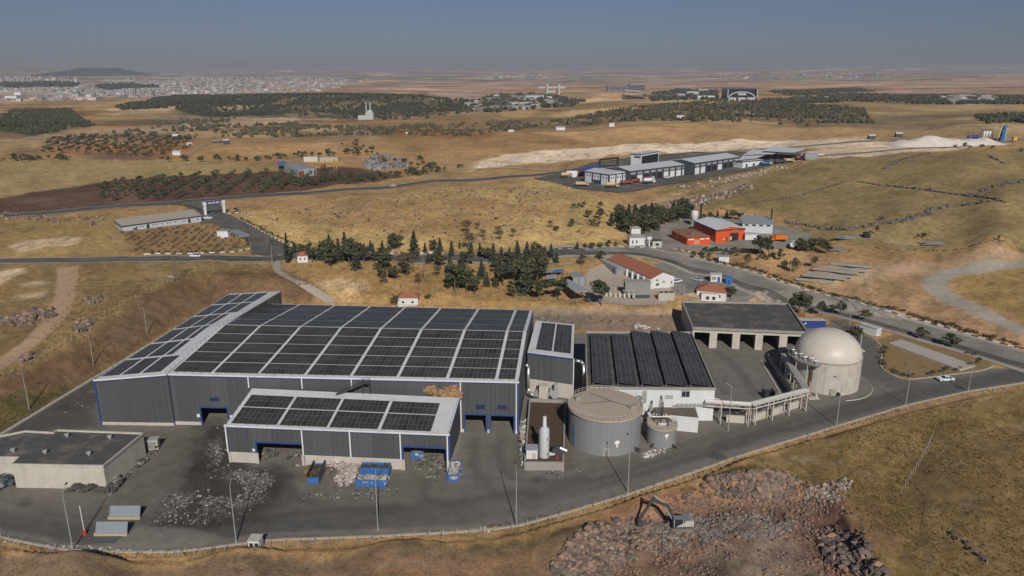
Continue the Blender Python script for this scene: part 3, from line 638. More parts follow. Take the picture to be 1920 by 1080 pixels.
M_SKIP = mat('blue_skip_paint', (.035,.14,.36), .6, .25, 1.0, stain=(.16,.10,.06), blotch=.45); M_YEL = mat('yellow_paint', (.62,.36,.04), .6, .2)
def solar(name, back=False):
    m, t, p = nodes_of(name); uv = N(t, 'ShaderNodeUVMap'); sx = N(t, 'ShaderNodeSeparateXYZ'); t.links.new(uv.outputs[0], sx.inputs[0])
    def line(s, pitch, wd): return math_(t, 'LESS_THAN', math_(t, 'MODULO', s, pitch), wd)
    l = math_(t, 'MAXIMUM', line(sx.outputs[0], 1.13, .1), line(sx.outputs[1], 2.3, .13))
    fine = line(sx.outputs[1], 1.15, .05)
    tc = N(t, 'ShaderNodeTexCoord'); a = noise(t, tc.outputs['Object'], .16, 4, .6)
    cel = N(t, 'ShaderNodeTexWhiteNoise'); fl = N(t, 'ShaderNodeVectorMath'); fl.operation = 'FLOOR'; dv = N(t, 'ShaderNodeVectorMath'); dv.operation = 'DIVIDE'; dv.inputs[1].default_value = (1.13, 2.3, 1)
    t.links.new(uv.outputs[0], dv.inputs[0]); t.links.new(dv.outputs[0], fl.inputs[0]); t.links.new(fl.outputs[0], cel.inputs['Vector'])
    f = math_(t, 'ADD', math_(t, 'MULTIPLY', a, 1.1), math_(t, 'MULTIPLY', cel.outputs[0], .35))
    base = scaled(t, (.068, .064, .056) , f)
    mx = N(t, 'ShaderNodeMix', data_type='RGBA'); t.links.new(math_(t, 'MAXIMUM', math_(t, 'MULTIPLY', l, .62), math_(t, 'MULTIPLY', fine, .3)), mx.inputs[0]); t.links.new(base, mx.inputs[6]); mx.inputs[7].default_value = (.20, .20, .20, 1)
    t.links.new(mx.outputs[2], p.inputs['Base Color']); p.inputs['Roughness'].default_value = .36; p.inputs['Specular IOR Level'].default_value = .24
    return m
M_SOLAR = solar('solar_cells')
M_FRAME = mat('array_frame', (.3,.3,.3), .5, .1)
def lerp(a, b, t): return tuple(a[i] + (b[i] - a[i]) * t for i in range(len(a)))
def quadpt(Q, u, v): return lerp(lerp(Q[0], Q[1], u), lerp(Q[3], Q[2], u), v)
def slab(name, pts, th, m, parent, lift=.12):
    """thin panel block standing just off a roof; uv in metres on its top"""
    P = [Vector(q) for q in pts]; n = (P[1] - P[0]).cross(P[3] - P[0]).normalized()
    lo = [q + n * lift for q in P]; hi = [q + n * (lift + th) for q in P]
    b = MB(); b.add(hi + lo, [(0, 1, 2, 3), (1, 0, 4, 5), (2, 1, 5, 6), (3, 2, 6, 7), (0, 3, 7, 4), (7, 6, 5, 4)])
    W_ = (P[1] - P[0]).length; H_ = (P[3] - P[0]).length; nx = max(1, round(W_ / 1.13)); ny = max(1, round(H_ / 2.3))
    uvq = [(0.03, 0.03), (nx * 1.13 + .03, 0.03), (nx * 1.13 + .03, ny * 2.3 + .03), (0.03, ny * 2.3 + .03)]
    b.uv = uvq + [(.5, .5)] * 20
    return b.build(name, m, parent)
def onwall(px, py, a, b):
    """pixel -> metres along the vertical wall a-b, height"""
    d = ray(px, py); ex, ey = b[0] - a[0], b[1] - a[1]; L = math.hypot(ex, ey)
    # solve d*t = a + e*s
    det = d[0] * (-ey) - d[1] * (-ex); t = (a[0] * (-ey) - a[1] * (-ex)) / det
    x, y = d[0] * t, d[1] * t; return (((x - a[0]) * ex + (y - a[1]) * ey) / L, CAMZ + d[2] * t)
def hole(px0, py0, px1, py1, a, b, z0=None):
    s0, h1 = onwall(px0, py0, a, b); s1, h1b = onwall(px1, py0, a, b)
    h0 = onwall((px0 + px1) / 2, py1, a, b)[1] if z0 is None else z0
    return (s0, s1, h0, (h1 + h1b) / 2)
def wall(mb, a, b, z0, z1, holes=(), th=.25, off=0.0):
    """vertical wall from a to b with openings cut through it; outer face looks to the right of a->b"""
    ex, ey = b[0] - a[0], b[1] - a[1]; L = math.hypot(ex, ey); ex /= L; ey /= L; nx, ny = ey, -ex
    zt = (z1, z1) if isinstance(z1, (int, float)) else z1
    P = lambda s, z, d=0: (a[0] + ex * s + nx * (off - d), a[1] + ey * s + ny * (off - d), z)
    top = lambda s: zt[0] + (zt[1] - zt[0]) * s / L
    xs = sorted({0, L} | {max(0, min(L, h[i])) for h in holes for i in (0, 1)})
    for s0, s1 in zip(xs[:-1], xs[1:]):
        if s1 - s0 < 1e-4: continue
        hs = sorted([(h[2], h[3]) for h in holes if h[0] <= s0 + 1e-4 and h[1] >= s1 - 1e-4]); z = z0
        for h0, h1 in hs:
            if h0 > z + 1e-3: mb.quad(P(s0, z), P(s1, z), P(s1, h0), P(s0, h0))
            z = max(z, h1)
        if z < min(top(s0), top(s1)): mb.quad(P(s0, z), P(s1, z), P(s1, top(s1)), P(s0, top(s0)))
    for h in holes:
        s0, s1, h0, h1 = max(0, h[0]), min(L, h[1]), h[2], h[3]; h0 = max(h0, z0); h1 = min(h1, max(zt))
        if h1 <= h0: continue
        mb.quad(P(s0, h0), P(s0, h0, th), P(s0, h1, th), P(s0, h1)); mb.quad(P(s1, h0, th), P(s1, h0), P(s1, h1), P(s1, h1, th))
        if h1 < max(zt) - .02: mb.quad(P(s0, h1), P(s0, h1, th), P(s1, h1, th), P(s1, h1))
        if h0 > z0 + .05: mb.quad(P(s0, h0, th), P(s0, h0), P(s1, h0), P(s1, h0, th))
    return mb
def along(a, b, s, d=0.0, z=0.0):
    ex, ey = b[0] - a[0], b[1] - a[1]; L = math.hypot(ex, ey); ex /= L; ey /= L
    return (a[0] + ex * s + ey * d, a[1] + ey * s - ex * d, z)
def window(root, a, b, h, fm=None, gm=None, bars=1, out=.06, mullion=True):
    """framed window standing slightly proud of the wall, its glass a sub-part"""
    s0, s1, z0, z1 = h; f = MB(); w = min(.14, (s1 - s0) * .14); yaw = math.atan2(b[1] - a[1], b[0] - a[0])
    mid = (s0 + s1) / 2
    def bx(sa, sb, za, zb, d, t):
        c = along(a, b, (sa + sb) / 2, d, (za + zb) / 2); return (c, (sb - sa, t, zb - za), yaw)
    for r in ((s0, s1, z0, z0 + w), (s0, s1, z1 - w, z1), (s0, s0 + w, z0 + w, z1 - w), (s1 - w, s1, z0 + w, z1 - w)): f.box(*bx(*r, out / 2, out))
    if mullion:
        for k in range(1, bars + 1):
            m_ = s0 + (s1 - s0) * k / (bars + 1); f.box(*bx(m_ - w * .3, m_ + w * .3, z0 + w, z1 - w, out / 2, out))
    o = f.build('window', fm or M_BLUE, root)
    g = MB(); g.box(*bx(s0 + w * .5, s1 - w * .5, z0 + w * .5, z1 - w * .5, .012, .02)); g.build('pane', gm or M_GLASS, o)
    return o
def door_frame(root, a, b, h, m, w=.35):
    s0, s1, z0, z1 = h; f = MB(); yaw = math.atan2(b[1] - a[1], b[0] - a[0])
    for sa, sb, za, zb in ((s0 - w, s0, z0, z1 + w), (s1, s1 + w, z0, z1 + w), (s0, s1, z1, z1 + w)):
        f.box(along(a, b, (sa + sb) / 2, .03, (za + zb) / 2), (sb - sa, .18, zb - za), yaw)
    return f.build('door_frame', m, root)
def panel_on(name, a, b, h, m, root, out=.05):
    s0, s1, z0, z1 = h; yaw = math.atan2(b[1] - a[1], b[0] - a[0])
    return MB().box(along(a, b, (s0 + s1) / 2, out / 2, (z0 + z1) / 2), (s1 - s0, out, z1 - z0), yaw).build(name, m, root)
def pipe_down(root, a, b, px, z0, z1, m=None, r=.16, d=.2, py=760):
    s = onwall(px, py, a, b)[0]
    c = along(a, b, s, d); return MB().tube((c[0], c[1], z0), (c[0], c[1], z1), r, 8).build('downpipe', m or M_WHITE, root)
xy = lambda q: (q[0], q[1])
# ================================================================== main sorting hall
zE = 13.6; zR = 16.3
A, B, C_, D = U(315,701,zE), U(972,716,zE), U(999,582,zE), U(503,570,zE)
mid = lambda a, b, z: ((a[0] + b[0]) / 2, (a[1] + b[1]) / 2, z)
RL, RR = mid(A, D, zR), mid(B, C_, zR)
root = thing('sorting_hall', 'largest dark grey industrial hall with its gabled roof covered in solar panels', 'industrial hall', (*xy(mid(A, C_, 0)), 0))
a, b = xy(A), xy(B)
base_s = lambda x: onwall(x, 800, a, b)[0]
h1 = (base_s(381), base_s(429), 0, onwall(404, 765, a, b)[1]); h2 = (base_s(873), base_s(911), 0, onwall(892, 778, a, b)[1]); h3 = (base_s(921), base_s(963), 0, onwall(942, 780, a, b)[1])
HS = [h1, h2, h3]
w_ = MB(); wall(w_, a, b, .9, zE, HS); wall(w_, b, xy(C_), .9, zE); wall(w_, xy(C_), xy(D), .9, zE); wall(w_, xy(D), a, .9, zE)
for p0, p1, r in ((B, C_, RR), (D, A, RL)): w_.tri(p0, p1, r)
w_.build('wall', M_CLAD, root)
w_ = MB(); wall(w_, a, b, 0, .9, HS, off=.05); wall(w_, b, xy(C_), 0, .9, off=.05); wall(w_, xy(C_), xy(D), 0, .9, off=.05); wall(w_, xy(D), a, 0, .9, off=.05); w_.build('plinth', M_CONC, root)
def sheet_roof(name, pts, th, m, parent):
    P = [Vector(q) for q in pts]; n = (P[1] - P[0]).cross(P[-1] - P[0]).normalized(); k = len(P)
    vs = [q + n * th for q in P] + P
    return MB().add(vs, [tuple(range(k)), tuple(range(2 * k - 1, k - 1, -1))] + [(i, k + i, k + (i + 1) % k, (i + 1) % k) for i in range(k)]).build(name, m, parent)
front = [A, B, RR, RL]; back = [RL, RR, C_, D]
sheet_roof('front_roof_slope', front, .12, M_ROOFW, root); sheet_roof('back_roof_slope', back, .12, M_ROOFW, root)
us = [.004, .125, .26, .395, .527, .66, .80, .938, .994]; gap = .0048
for i in range(8):
    u0, u1 = us[i] + gap, us[i + 1] - gap
    for k in range(5):
        v0, v1 = .025 + k * .194 + .007, .025 + (k + 1) * .194 - .007
        slab('solar_array', [quadpt(front, u0, v0), quadpt(front, u1, v0), quadpt(front, u1, v1), quadpt(front, u0, v1)], .08, M_SOLAR, root, .2)
    for k in range(4):
        v0, v1 = .02 + k * .24, .02 + k * .24 + .216
        slab('solar_array', [quadpt(back, u0, v0), quadpt(back, u1, v0), quadpt(back, u1, v1), quadpt(back, u0, v1)], .08, M_SOLAR, root, .2)
g = MB(); g.bar(along(a, b, -.2, .3, zE + .05), along(a, b, math.dist(a, b) + .2, .3, zE + .05), .5, .42); g.build('gutter', M_ROOFW, root)
g = MB(); g.bar(along(a, b, 0, .06, zE - .42), along(a, b, math.dist(a, b), .06, zE - .42), .12, .4)
for q in (A, B, C_): g.bar((q[0], q[1], .0), (q[0], q[1], zE - .1), .35, .35)
g.build('corner_trim', M_BLUE, root)
g = MB()
for k in range(43):
    u = k / 42
    for Q, v in ((front, .005), (back, .985)):
        q = quadpt(Q, u, v); g.tube((q[0], q[1], q[2] + .1), (q[0], q[1], q[2] + 1.0), .035, 4)
for q0, q1 in ((quadpt(back, 0, .985), quadpt(back, 1, .985)),): g.bar((q0[0], q0[1], q0[2] + 1), (q1[0], q1[1], q1[2] + 1), .05, .05)
g.build('roof_rail', M_DSTEEL, root)
for px, z0 in ((322, 0), (471, 10.5), (570, 10.5), (662, 10.6), (864, 0), (968, 0)): pipe_down(root, a, b, px, z0 + .1, zE - .3)
for h in HS: door_frame(root, a, b, h, M_BLUE)
for r in ((393,745,411,753), (891,758,910,768), (932,759,951,768)): window(root, a, b, hole(*r, a, b), bars=1)
panel_on('wall_sign', a, b, (h1[0] - 1.2, h1[0] - .5, 2.2, 3.0), M_WHITE, root); panel_on('wall_sign', a, b, (h1[1] + .6, h1[1] + 1.2, 2.2, 2.9), M_WHITE, root)
# access stair and ladder from the low roof to the high roof
# ================================================================== left hall (lean-to with its own roof)
zl, zr = 12.1, 13.9
E, F_, G_, H_ = U(177,712,zl), U(313,701,zr), U(527,546,16.0), U(428,551,zl); LR = RL
root = thing('annex_hall', 'long lean-to hall with a white strip between its solar panels, beside the cut earth bank', 'industrial hall', (*xy(mid(E, G_, 0)), 0))
w_ = MB(); MR = (LR[0] - .15, LR[1], 16.15); vm = (MR[1] - F_[1]) / (G_[1] - F_[1]); ML = lerp(E, H_, vm)
wall(w_, xy(E), xy(F_), .8, (zl, zr)); wall(w_, xy(F_), xy(MR), .8, (zr, 16.15)); wall(w_, xy(MR), xy(G_), .8, (16.15, 16.0)); wall(w_, xy(G_), xy(H_), .8, (16.0, zl)); wall(w_, xy(H_), xy(E), .8, zl); w_.build('wall', M_CLAD, root)
w_ = MB()
for p0, p1 in ((E, F_), (G_, H_), (H_, E)): wall(w_, xy(p0), xy(p1), 0, .8, off=.05)
w_.build('plinth', M_CONC, root)
Q1, Q2 = [E, F_, MR, ML], [ML, MR, G_, H_]
def annexpt(u, v): return quadpt(Q1, u, v / vm) if v <= vm else quadpt(Q2, u, (v - vm) / (1 - vm))
g = MB(); gv = [vm * k / 8 for k in range(9)] + [vm + (1 - vm) * k / 6 for k in range(1, 7)]
for v0, v1 in zip(gv[:-1], gv[1:]):
    for k in range(6): g.quad(annexpt(k / 6, v0), annexpt((k + 1) / 6, v0), annexpt((k + 1) / 6, v1), annexpt(k / 6, v1))
g.build('roof', M_ROOFW, root)
for r in range(6):
    v0, v1 = .015 + r * .162 + .010, .015 + (r + 1) * .162 - .010
    cols = [(.03, .28), (.325, .56), (.605, .86 if r == 0 else (.70 if r < 4 else .80))]
    for u0, u1 in cols: slab('solar_array', [annexpt(u0, v0), annexpt(u1, v0), annexpt(u1, v1), annexpt(u0, v1)], .05, M_SOLAR, root, .07)
e, f_ = xy(E), xy(F_)
g = MB(); g.bar((E[0], E[1] - .3, zl), (F_[0], F_[1] - .3, zr), .5, .42); g.build('gutter', M_ROOFW, root)
g = MB(); g.bar((E[0], E[1] - .08, zl - .4), (F_[0], F_[1] - .08, zr - .4), .14, .35); g.bar((E[0], E[1], 0), (E[0], E[1], zl), .4, .4); g.build('corner_trim', M_BLUE, root)
g = MB()
for k in range(31):
    for u in (.008, .985):
        q = annexpt(u, k / 30); g.tube((q[0], q[1], q[2]), (q[0], q[1], q[2] + 1.0), .035, 4)
g.build('roof_rail', M_DSTEEL, root)
# ================================================================== front hall (low roof)
zf, zb = 9.1, 10.7
I, J, K, L_ = U(423,797,zf), U(842,814,zf), U(862,747,zb), U(473,729,zb)
root = thing('tipping_hall', 'lower grey hall with a white roof, two open bays and eight solar panel blocks', 'industrial hall', (*xy(mid(I, K, 0)), 0))
i_, j_ = xy(I), xy(J); bs = lambda x: onwall(x, 860, i_, j_)[0]
d1 = (bs(484), bs(569), 0, onwall(526, 832, i_, j_)[1]); d2 = (bs(757), bs(841) - .6, 0, onwall(800, 840, i_, j_)[1]); HS = [d1, d2]
PL = 2.6
w_ = MB(); wall(w_, i_, j_, PL, zf, HS); wall(w_, j_, xy(K), PL, (zf, zb)); wall(w_, xy(L_), i_, PL, (zb, zf)); w_.build('wall', M_CLAD, root)
w_ = MB(); wall(w_, i_, j_, 0, PL, HS, off=.12, th=.5); wall(w_, j_, xy(K), 0, PL, off=.12); wall(w_, xy(L_), i_, 0, PL, off=.12); w_.build('plinth', M_CONC, root)
Lf = math.dist(i_, j_)
for s in (0.3, d1[0], d1[1], Lf * .475, Lf * .62, Lf * .79, d2[0], Lf - .3):
    c = along(i_, j_, s, .22, PL / 2); MB().box(c, (.55, .25, PL), math.atan2(j_[1] - i_[1], j_[0] - i_[0])).build('pilaster', M_CONC, root)
Q = [I, J, K, L_]; sheet_roof('roof', Q, .14, M_ROOFW, root)
for u0, u1 in ((.022, .228), (.242, .455), (.468, .683), (.698, .918)):
    for v0, v1 in ((.03, .45), (.48, .80)): slab('solar_array', [quadpt(Q, u0, v0), quadpt(Q, u1, v0), quadpt(Q, u1, v1), quadpt(Q, u0, v1)], .08, M_SOLAR, root, .22)
g = MB(); g.bar(along(i_, j_, -.2, .3, zf + .05), along(i_, j_, Lf + .2, .3, zf + .05), .5, .42); g.build('gutter', M_ROOFW, root)
g = MB(); g.bar(along(i_, j_, 0, .06, zf - .4), along(i_, j_, Lf, .06, zf - .4), .12, .35); g.bar((I[0], I[1], PL), (I[0], I[1], zf), .35, .35); g.bar((J[0], J[1], PL), (J[0], J[1], zf), .35, .35); g.bar((J[0] + .1, J[1], zf - .3), (K[0] + .1, K[1], zb - .3), .12, .35); g.build('corner_trim', M_BLUE, root)
g = MB()
for k in range(22):
    q = quadpt(Q, k / 21, .006); g.tube(q, (q[0], q[1], q[2] + .95), .035, 4)
for k in range(9):
    for u in (.004, .996):
        q = quadpt(Q, u, k / 8); g.tube(q, (q[0], q[1], q[2] + .95), .035, 4)
g.build('roof_rail', M_DSTEEL, root)
for px in (427, 568, 657, 751, 839): pipe_down(root, i_, j_, px, PL if px < 838 else 0, zf - .3, py=835)
for h in HS: door_frame(root, i_, j_, h, M_BLUE)
panel_on('wall_sign', i_, j_, (d1[0] - 1.1, d1[0] - .5, 2.9, 3.5), M_WHITE, root)
# steel stair between the two roofs, ladder, stacked pallets and cardboard on the low roof
st = quadpt(Q, .545, .95); root = thing('roof_stair', 'dark steel stair and cage ladder between the low white roof and the high roof', 'stair', (st[0], st[1], zb))
g = MB(); s0 = Vector(quadpt(Q, .42, .93)) + Vector((0, 0, .2)); s1 = Vector(quadpt(Q, .545, .97)) + Vector((0, 0, 3.2))
for d in (-.45, .45): g.bar(s0 + Vector((0, d, 0)), s1 + Vector((0, d, 0)), .08, .25)
for k in range(14):
    q = s0.lerp(s1, k / 13); g.box(q, (.35, .9, .06))
for d in (-.45, .45):
    g.bar(s0 + Vector((0, d, 1)), s1 + Vector((0, d, 1)), .05, .05)
    for k in range(6):
        q = s0.lerp(s1, k / 5) + Vector((0, d, 0)); g.tube(q, q + Vector((0, 0, 1)), .03, 4)
g.build('flight', M_DSTEEL, root)
g = MB(); c = s1 + Vector((.8, 0, 0)); g.box(c, (1.8, 1.1, .08))
for dx in (-.8, .8):
    for dy in (-.5, .5): g.tube((c.x + dx, c.y + dy, zb), (c.x + dx, c.y + dy, c.z + 1.1), .05, 5)
for dy in (-.5, .5): g.bar((c.x - .8, c.y + dy, c.z + 1.1), (c.x + .8, c.y + dy, c.z + 1.1), .05, .05)
g.build('landing', M_DSTEEL, root)
q = quadpt(Q, .90, .985); root = thing('wall_ladder', 'thin wall ladder beside the stacked cardboard on the low roof', 'ladder', (q[0], q[1], zb)); g = MB()
for d in (-.25, .25): g.bar((q[0] + d, q[1], zb), (q[0] + d, q[1], zE + .6), .05, .05)
for k in range(10): g.bar((q[0] - .25, q[1], zb + .3 + k * .32), (q[0] + .25, q[1], zb + .3 + k * .32), .04, .04)
g.build('ladder_frame', M_DSTEEL, root)
M_CARD = mat('cardboard', (.40,.24,.12), .9, .25, 1.2)
def cardheap(px, py, lab, n, w):
    q = U(px, py, 10.5); P = np.c_[rng.normal(q[0], w, n), rng.normal(q[1], w * .8, n), np.abs(rng.normal(0, .55, n)) + 10.45]
    V, Fm, _ = merge(*CUBE, P, np.c_[rng.uniform(.5, 1.1, n), rng.uniform(.4, .9, n), rng.uniform(.05, .3, n)], jit=.15)
    tag(npmesh('cardboard_heap', V, Fm, M_CARD), lab, 'cardboard')
cardheap(846, 740, 'larger heap of flattened cardboard on the white roof by the hall wall', 70, .9); cardheap(809, 734, 'smaller cardboard heap on the roof by the wall ladder', 22, .6); cardheap(824, 741, 'low cardboard scraps lying between two heaps on the roof', 12, .5)
# ================================================================== side hall right of the main hall
zs = 11.7
M_, N_, O_, P_ = U(989,661,zs), U(1075,672,zs), U(1077,609,zs), U(1005,602,zs)
root = thing('side_hall', 'narrow grey hall with two long panel blocks on a white roof beside silver ducts', 'industrial hall', (*xy(mid(M_, O_, 0)), 0))
m_, n_ = xy(M_), xy(N_)
w_ = MB()
for p0, p1 in ((M_, N_), (N_, O_), (O_, P_), (P_, M_)): wall(w_, xy(p0), xy(p1), 4.2, zs)
w_.build('wall', M_CLAD, root); w_ = MB()
for p0, p1 in ((M_, N_), (N_, O_), (O_, P_), (P_, M_)): wall(w_, xy(p0), xy(p1), 0, 4.2, off=.08)
w_.build('plinth', M_CONC, root)
Q = [M_, N_, O_, P_]; sheet_roof('roof', Q, .14, M_ROOFW, root)
for u0, u1 in ((.17, .52), (.56, .94)): slab('solar_array', [quadpt(Q, u0, .1), quadpt(Q, u1, .1), quadpt(Q, u1, .94), quadpt(Q, u0, .94)], .08, M_SOLAR, root, .22)
g = MB(); g.bar(along(m_, n_, 0, .1, zs - .2), along(m_, n_, math.dist(m_, n_), .1, zs - .2), .2, .4); g.build('corner_trim', M_BLUE, root)
g = MB(); g.tube((N_[0] + .1, N_[1] - .2, 0), (N_[0] + .1, N_[1] - .2, zs), .15, 8); g.build('downpipe', M_WHITE, root)
# ducts, filter box and fan in front of it
M_DUCT = mat('bright_duct', (.55,.56,.56), .35, .1, metal=.7)
def px3(px, py, z): return Vector(U(px, py, z))
d0 = 183.5
def atd(px, py, y):   # point on the vertical plane at distance y
    d = ray(px, py); t = y / d[1]; return Vector((d[0] * t, y, CAMZ + d[2] * t))
root = thing('exhaust_duct', 'silver elbow duct running down the hall corner into a white filter box', 'duct', tuple(atd(1000, 745, d0)))
g = MB(); g.path([atd(986, 683, d0), atd(991, 688, d0), atd(990, 728, d0), atd(994, 738, d0), atd(1002, 742, d0)], .42, 12); g.build('duct', M_DUCT, root, True)
g = MB(); g.tube(atd(999, 741, d0), atd(1010, 738, d0), .5, 10, 1.5); g.tube(atd(1028, 735, d0), atd(1040, 740, d0), 1.4, 10, .5); g.build('duct_cone', M_STEEL, root)
q = atd(1019, 735, d0); g = MB(); g.box((q.x, q.y, q.z), (2.4, 2.4, 4.2))
g.build('filter_box', M_CONC, root); g = MB(); g.tube(atd(1042, 738, d0), atd(1042, 719, d0), .5, 10); g.tube((q.x + 3.0, q.y, q.z - .6), (q.x + 3.0, q.y - .9, q.z - .6), 1.0, 12); g.build('fan', M_STEEL, root)
root = thing('wall_duct', 'tall silver duct with an elbow in the dark gap between two halls', 'duct', tuple(atd(1092, 740, 182)))
MB().path([atd(1079, 676, 184), atd(1090, 678, 184), atd(1094, 683, 184), atd(1096, 728, 184)], .42, 12).build('duct', M_DUCT, root, True)
# ================================================================== white building with tilted panel rows
zq = 9.0
A, B, C_, D = U(1101,725,zq), U(1341,727,zq), U(1296,622,zq), U(1098,621,zq)
root = thing('generator_building', 'white flat-roofed building carrying five tilted rows of dark solar panels', 'building', (*xy(mid(A, C_, 0)), 0))
a, b = xy(A), xy(B)
w_ = MB()
for p0, p1 in ((A, B), (B, C_), (C_, D), (D, A)): wall(w_, xy(p0), xy(p1), 0, zq)
w_.build('wall', M_WALL, root)
MB().prism([xy(A), xy(B), xy(C_), xy(D)], zq - .75, zq - .6).build('roof', M_FLAT, root)
g = MB(); cs = [A, B, C_, D]; cen = Vector(mid(A, C_, 0)).xy
for p0, p1 in zip(cs, cs[1:] + cs[:1]):
    g.bar((p0[0], p0[1], zq - .3), (p1[0], p1[1], zq - .3), .3, .64)
g.build('parapet', M_CONC2, root)
Q = [(*xy(q), zq - .55) for q in cs]
for (u0, u1), (v0, v1) in zip([(.045, .20), (.24, .395), (.43, .595), (.62, .785), (.812, .968)], [(.04, .91), (.04, .91), (.03, .985), (.03, .985), (.03, .985)]):
    pts = []
    for u, v, z in ((u0, v0, 1.05), (u1, v0, .3), (u1, v1, .3), (u0, v1, 1.05)):
        q = quadpt(Q, u, v); pts.append((q[0], q[1], q[2] + z))
    o = slab('solar_row', pts, .08, M_SOLAR, root, .02)
    g = MB()
    for k in range(9):
        v = v0 + (v1 - v0) * k / 8; q0 = quadpt(Q, u0, v); q1 = quadpt(Q, u1, v); g.tube((q0[0] + .1, q0[1], q0[2] - .1), (q0[0] + .1, q0[1], q0[2] + 1.03), .06, 4); g.tube((q1[0] - .1, q1[1], q1[2] - .1), (q1[0] - .1, q1[1], q1[2] + .28), .06, 4)
    g.build('rack', M_STEEL, o)
window(root, a, b, hole(1278,733,1294,745, a, b), fm=M_STEEL, bars=1); panel_on('vent', a, b, hole(1247,741,1262,748, a, b), M_STEEL, root); panel_on('door', a, b, hole(1205,733,1213,756, a, b), M_CONC2, root)
panel_on('vent', a, b, hole(1277,731,1295,733, a, b), M_CONC2, root)
# low annex
A, B = U(1216,775,3.9), U(1310,784,3.9); C_ = U(1304,762,3.9); D = U(1228,753,3.9)
root = thing('pump_house', 'low white annex with a brown flat roof behind the small grey tank', 'building', (*xy(mid(A, C_, 0)), 0))
g = MB(); g.prism([xy(A), xy(B), xy(C_), xy(D)], 0, 3.5); g.build('wall', M_WALL, root)
MB().prism([lerp(xy(A), xy(C_), .03), lerp(xy(B), xy(D), .03), lerp(xy(C_), xy(A), .03), lerp(xy(D), xy(B), .03)], 3.5, 3.56).build('roof', mat('brown_felt', (.13,.105,.08), .95, .2, .3), root)
g = MB()
for p0, p1 in ((A, B), (B, C_), (C_, D), (D, A)): g.bar((p0[0], p0[1], 3.7), (p1[0], p1[1], 3.7), .28, .5)
g.build('parapet', M_WALL, root)
# ================================================================== concrete block building front left
zc = 5.6
pts = [U(-60,857,zc), U(35,857,zc), U(22,870,zc), U(193,873,zc), U(268,813,zc), U(107,806,zc), U(100,810.5,zc), U(47,808,zc), U(-60,874,zc)]
pts = [U(-90,857,zc), U(36,857,zc), U(22,870,zc), U(193,873,zc), U(268,812,zc), U(107,806,zc), U(100,811,zc), U(47,808,zc), U(-60,862-14,zc)]
poly = [xy(q) for q in pts[:8]] + [xy(U(-90,885-50,zc))]
root = thing('concrete_store', 'flat roofed cream concrete building with six roof vents and rubble along its wall', 'building', (*xy(U(150,850)), 0))
MB().prism(poly, 0, zc - .35).build('wall', M_CONC, root)
g = MB()
cx = sum(q[0] for q in poly) / len(poly); cy = sum(q[1] for q in poly) / len(poly)
MB().prism([(q[0] + (cx - q[0]) * .004, q[1] + (cy - q[1]) * .004) for q in poly], zc - .35, zc - .3).build('roof', M_FLAT, root)
for p0, p1 in zip(poly, poly[1:] + poly[:1]): g.bar((p0[0], p0[1], zc - .15), (p1[0], p1[1], zc - .15), .3, .5)
g.build('parapet', M_CONC, root)
for px, py in ((126,819),(206,822),(25,847),(85,850),(167,853)):
    q = U(px, py, zc - .3); g = MB(); g.tube((q[0], q[1], q[2]), (q[0], q[1], q[2] + .55), .28, 8); g.box((q[0], q[1], q[2] + .65), (.9, .7, .25), .3); g.build('roof_vent', M_STEEL, root)
q = U(289, 842); root = thing('air_unit', 'grey louvred cabinet standing beside the concrete building corner', 'cabinet', q)
g = MB(); g.box((q[0], q[1], 1.4), (2.4, 1.6, 2.4), .15); g.build('cabinet', M_CONC, root); g = MB(); g.box((q[0], q[1], 2.7), (2.7, 1.9, .2), .15)
g.build('lid', M_STEEL, root); g = MB()
for k in range(6): g.box((q[0] + .1, q[1] - .84, .6 + k * .3), (1.9, .06, .12), .15)
g.build('louvre', M_DSTEEL, root)
# ================================================================== garage building with five open bays
zg = 6.6
A, B, C_, D = U(1299,614,zg), U(1514,623,zg), U(1477,569,zg), U(1279,565,zg)
root = thing('bay_garage', 'concrete garage with five open bays under a dark flat roof', 'garage', (*xy(mid(A, C_, 0)), 0))
a, b = xy(A), xy(B); Lg = math.dist(a, b); yaw = math.atan2(b[1] - a[1], b[0] - a[0])
zo = onwall(1400, 627, a, b)[1]
open_px = [(1301,1330),(1344,1373),(1387,1416),(1430,1461),(1476,1510)]
HS = [(onwall(p0, 640, a, b)[0], onwall(p1, 640, a, b)[0], 0, zo) for p0, p1 in open_px]
w_ = MB(); wall(w_, a, b, 0, zg, HS, th=1.2); wall(w_, b, xy(C_), 0, zg); wall(w_, xy(C_), xy(D), 0, zg); wall(w_, xy(D), a, 0, zg)
for s in [ (HS[k][1] + HS[k+1][0]) / 2 for k in range(4)]:
    p0 = along(a, b, s, -1.2); p1 = along(a, b, s, -math.dist(a, xy(D)) * .95); w_.bar((p0[0], p0[1], zo / 2), (p1[0], p1[1], zo / 2), .5, zo)
w_.build('wall', M_CONC, root)
MB().prism([a, b, xy(C_), xy(D)], zg - .5, zg - .4).build('roof', M_FLAT, root)
g = MB()
for p0, p1 in ((A, B), (B, C_), (C_, D), (D, A)): g.bar((p0[0], p0[1], zg - .12), (p1[0], p1[1], zg - .12), .45, .62)
g.bar((along(a, b, 0, .35)[0], along(a, b, 0, .35)[1], zg - .2), (*along(a, b, Lg, .35)[:2], zg - .2), .5, .5)
g.build('parapet', M_CONC2, root)
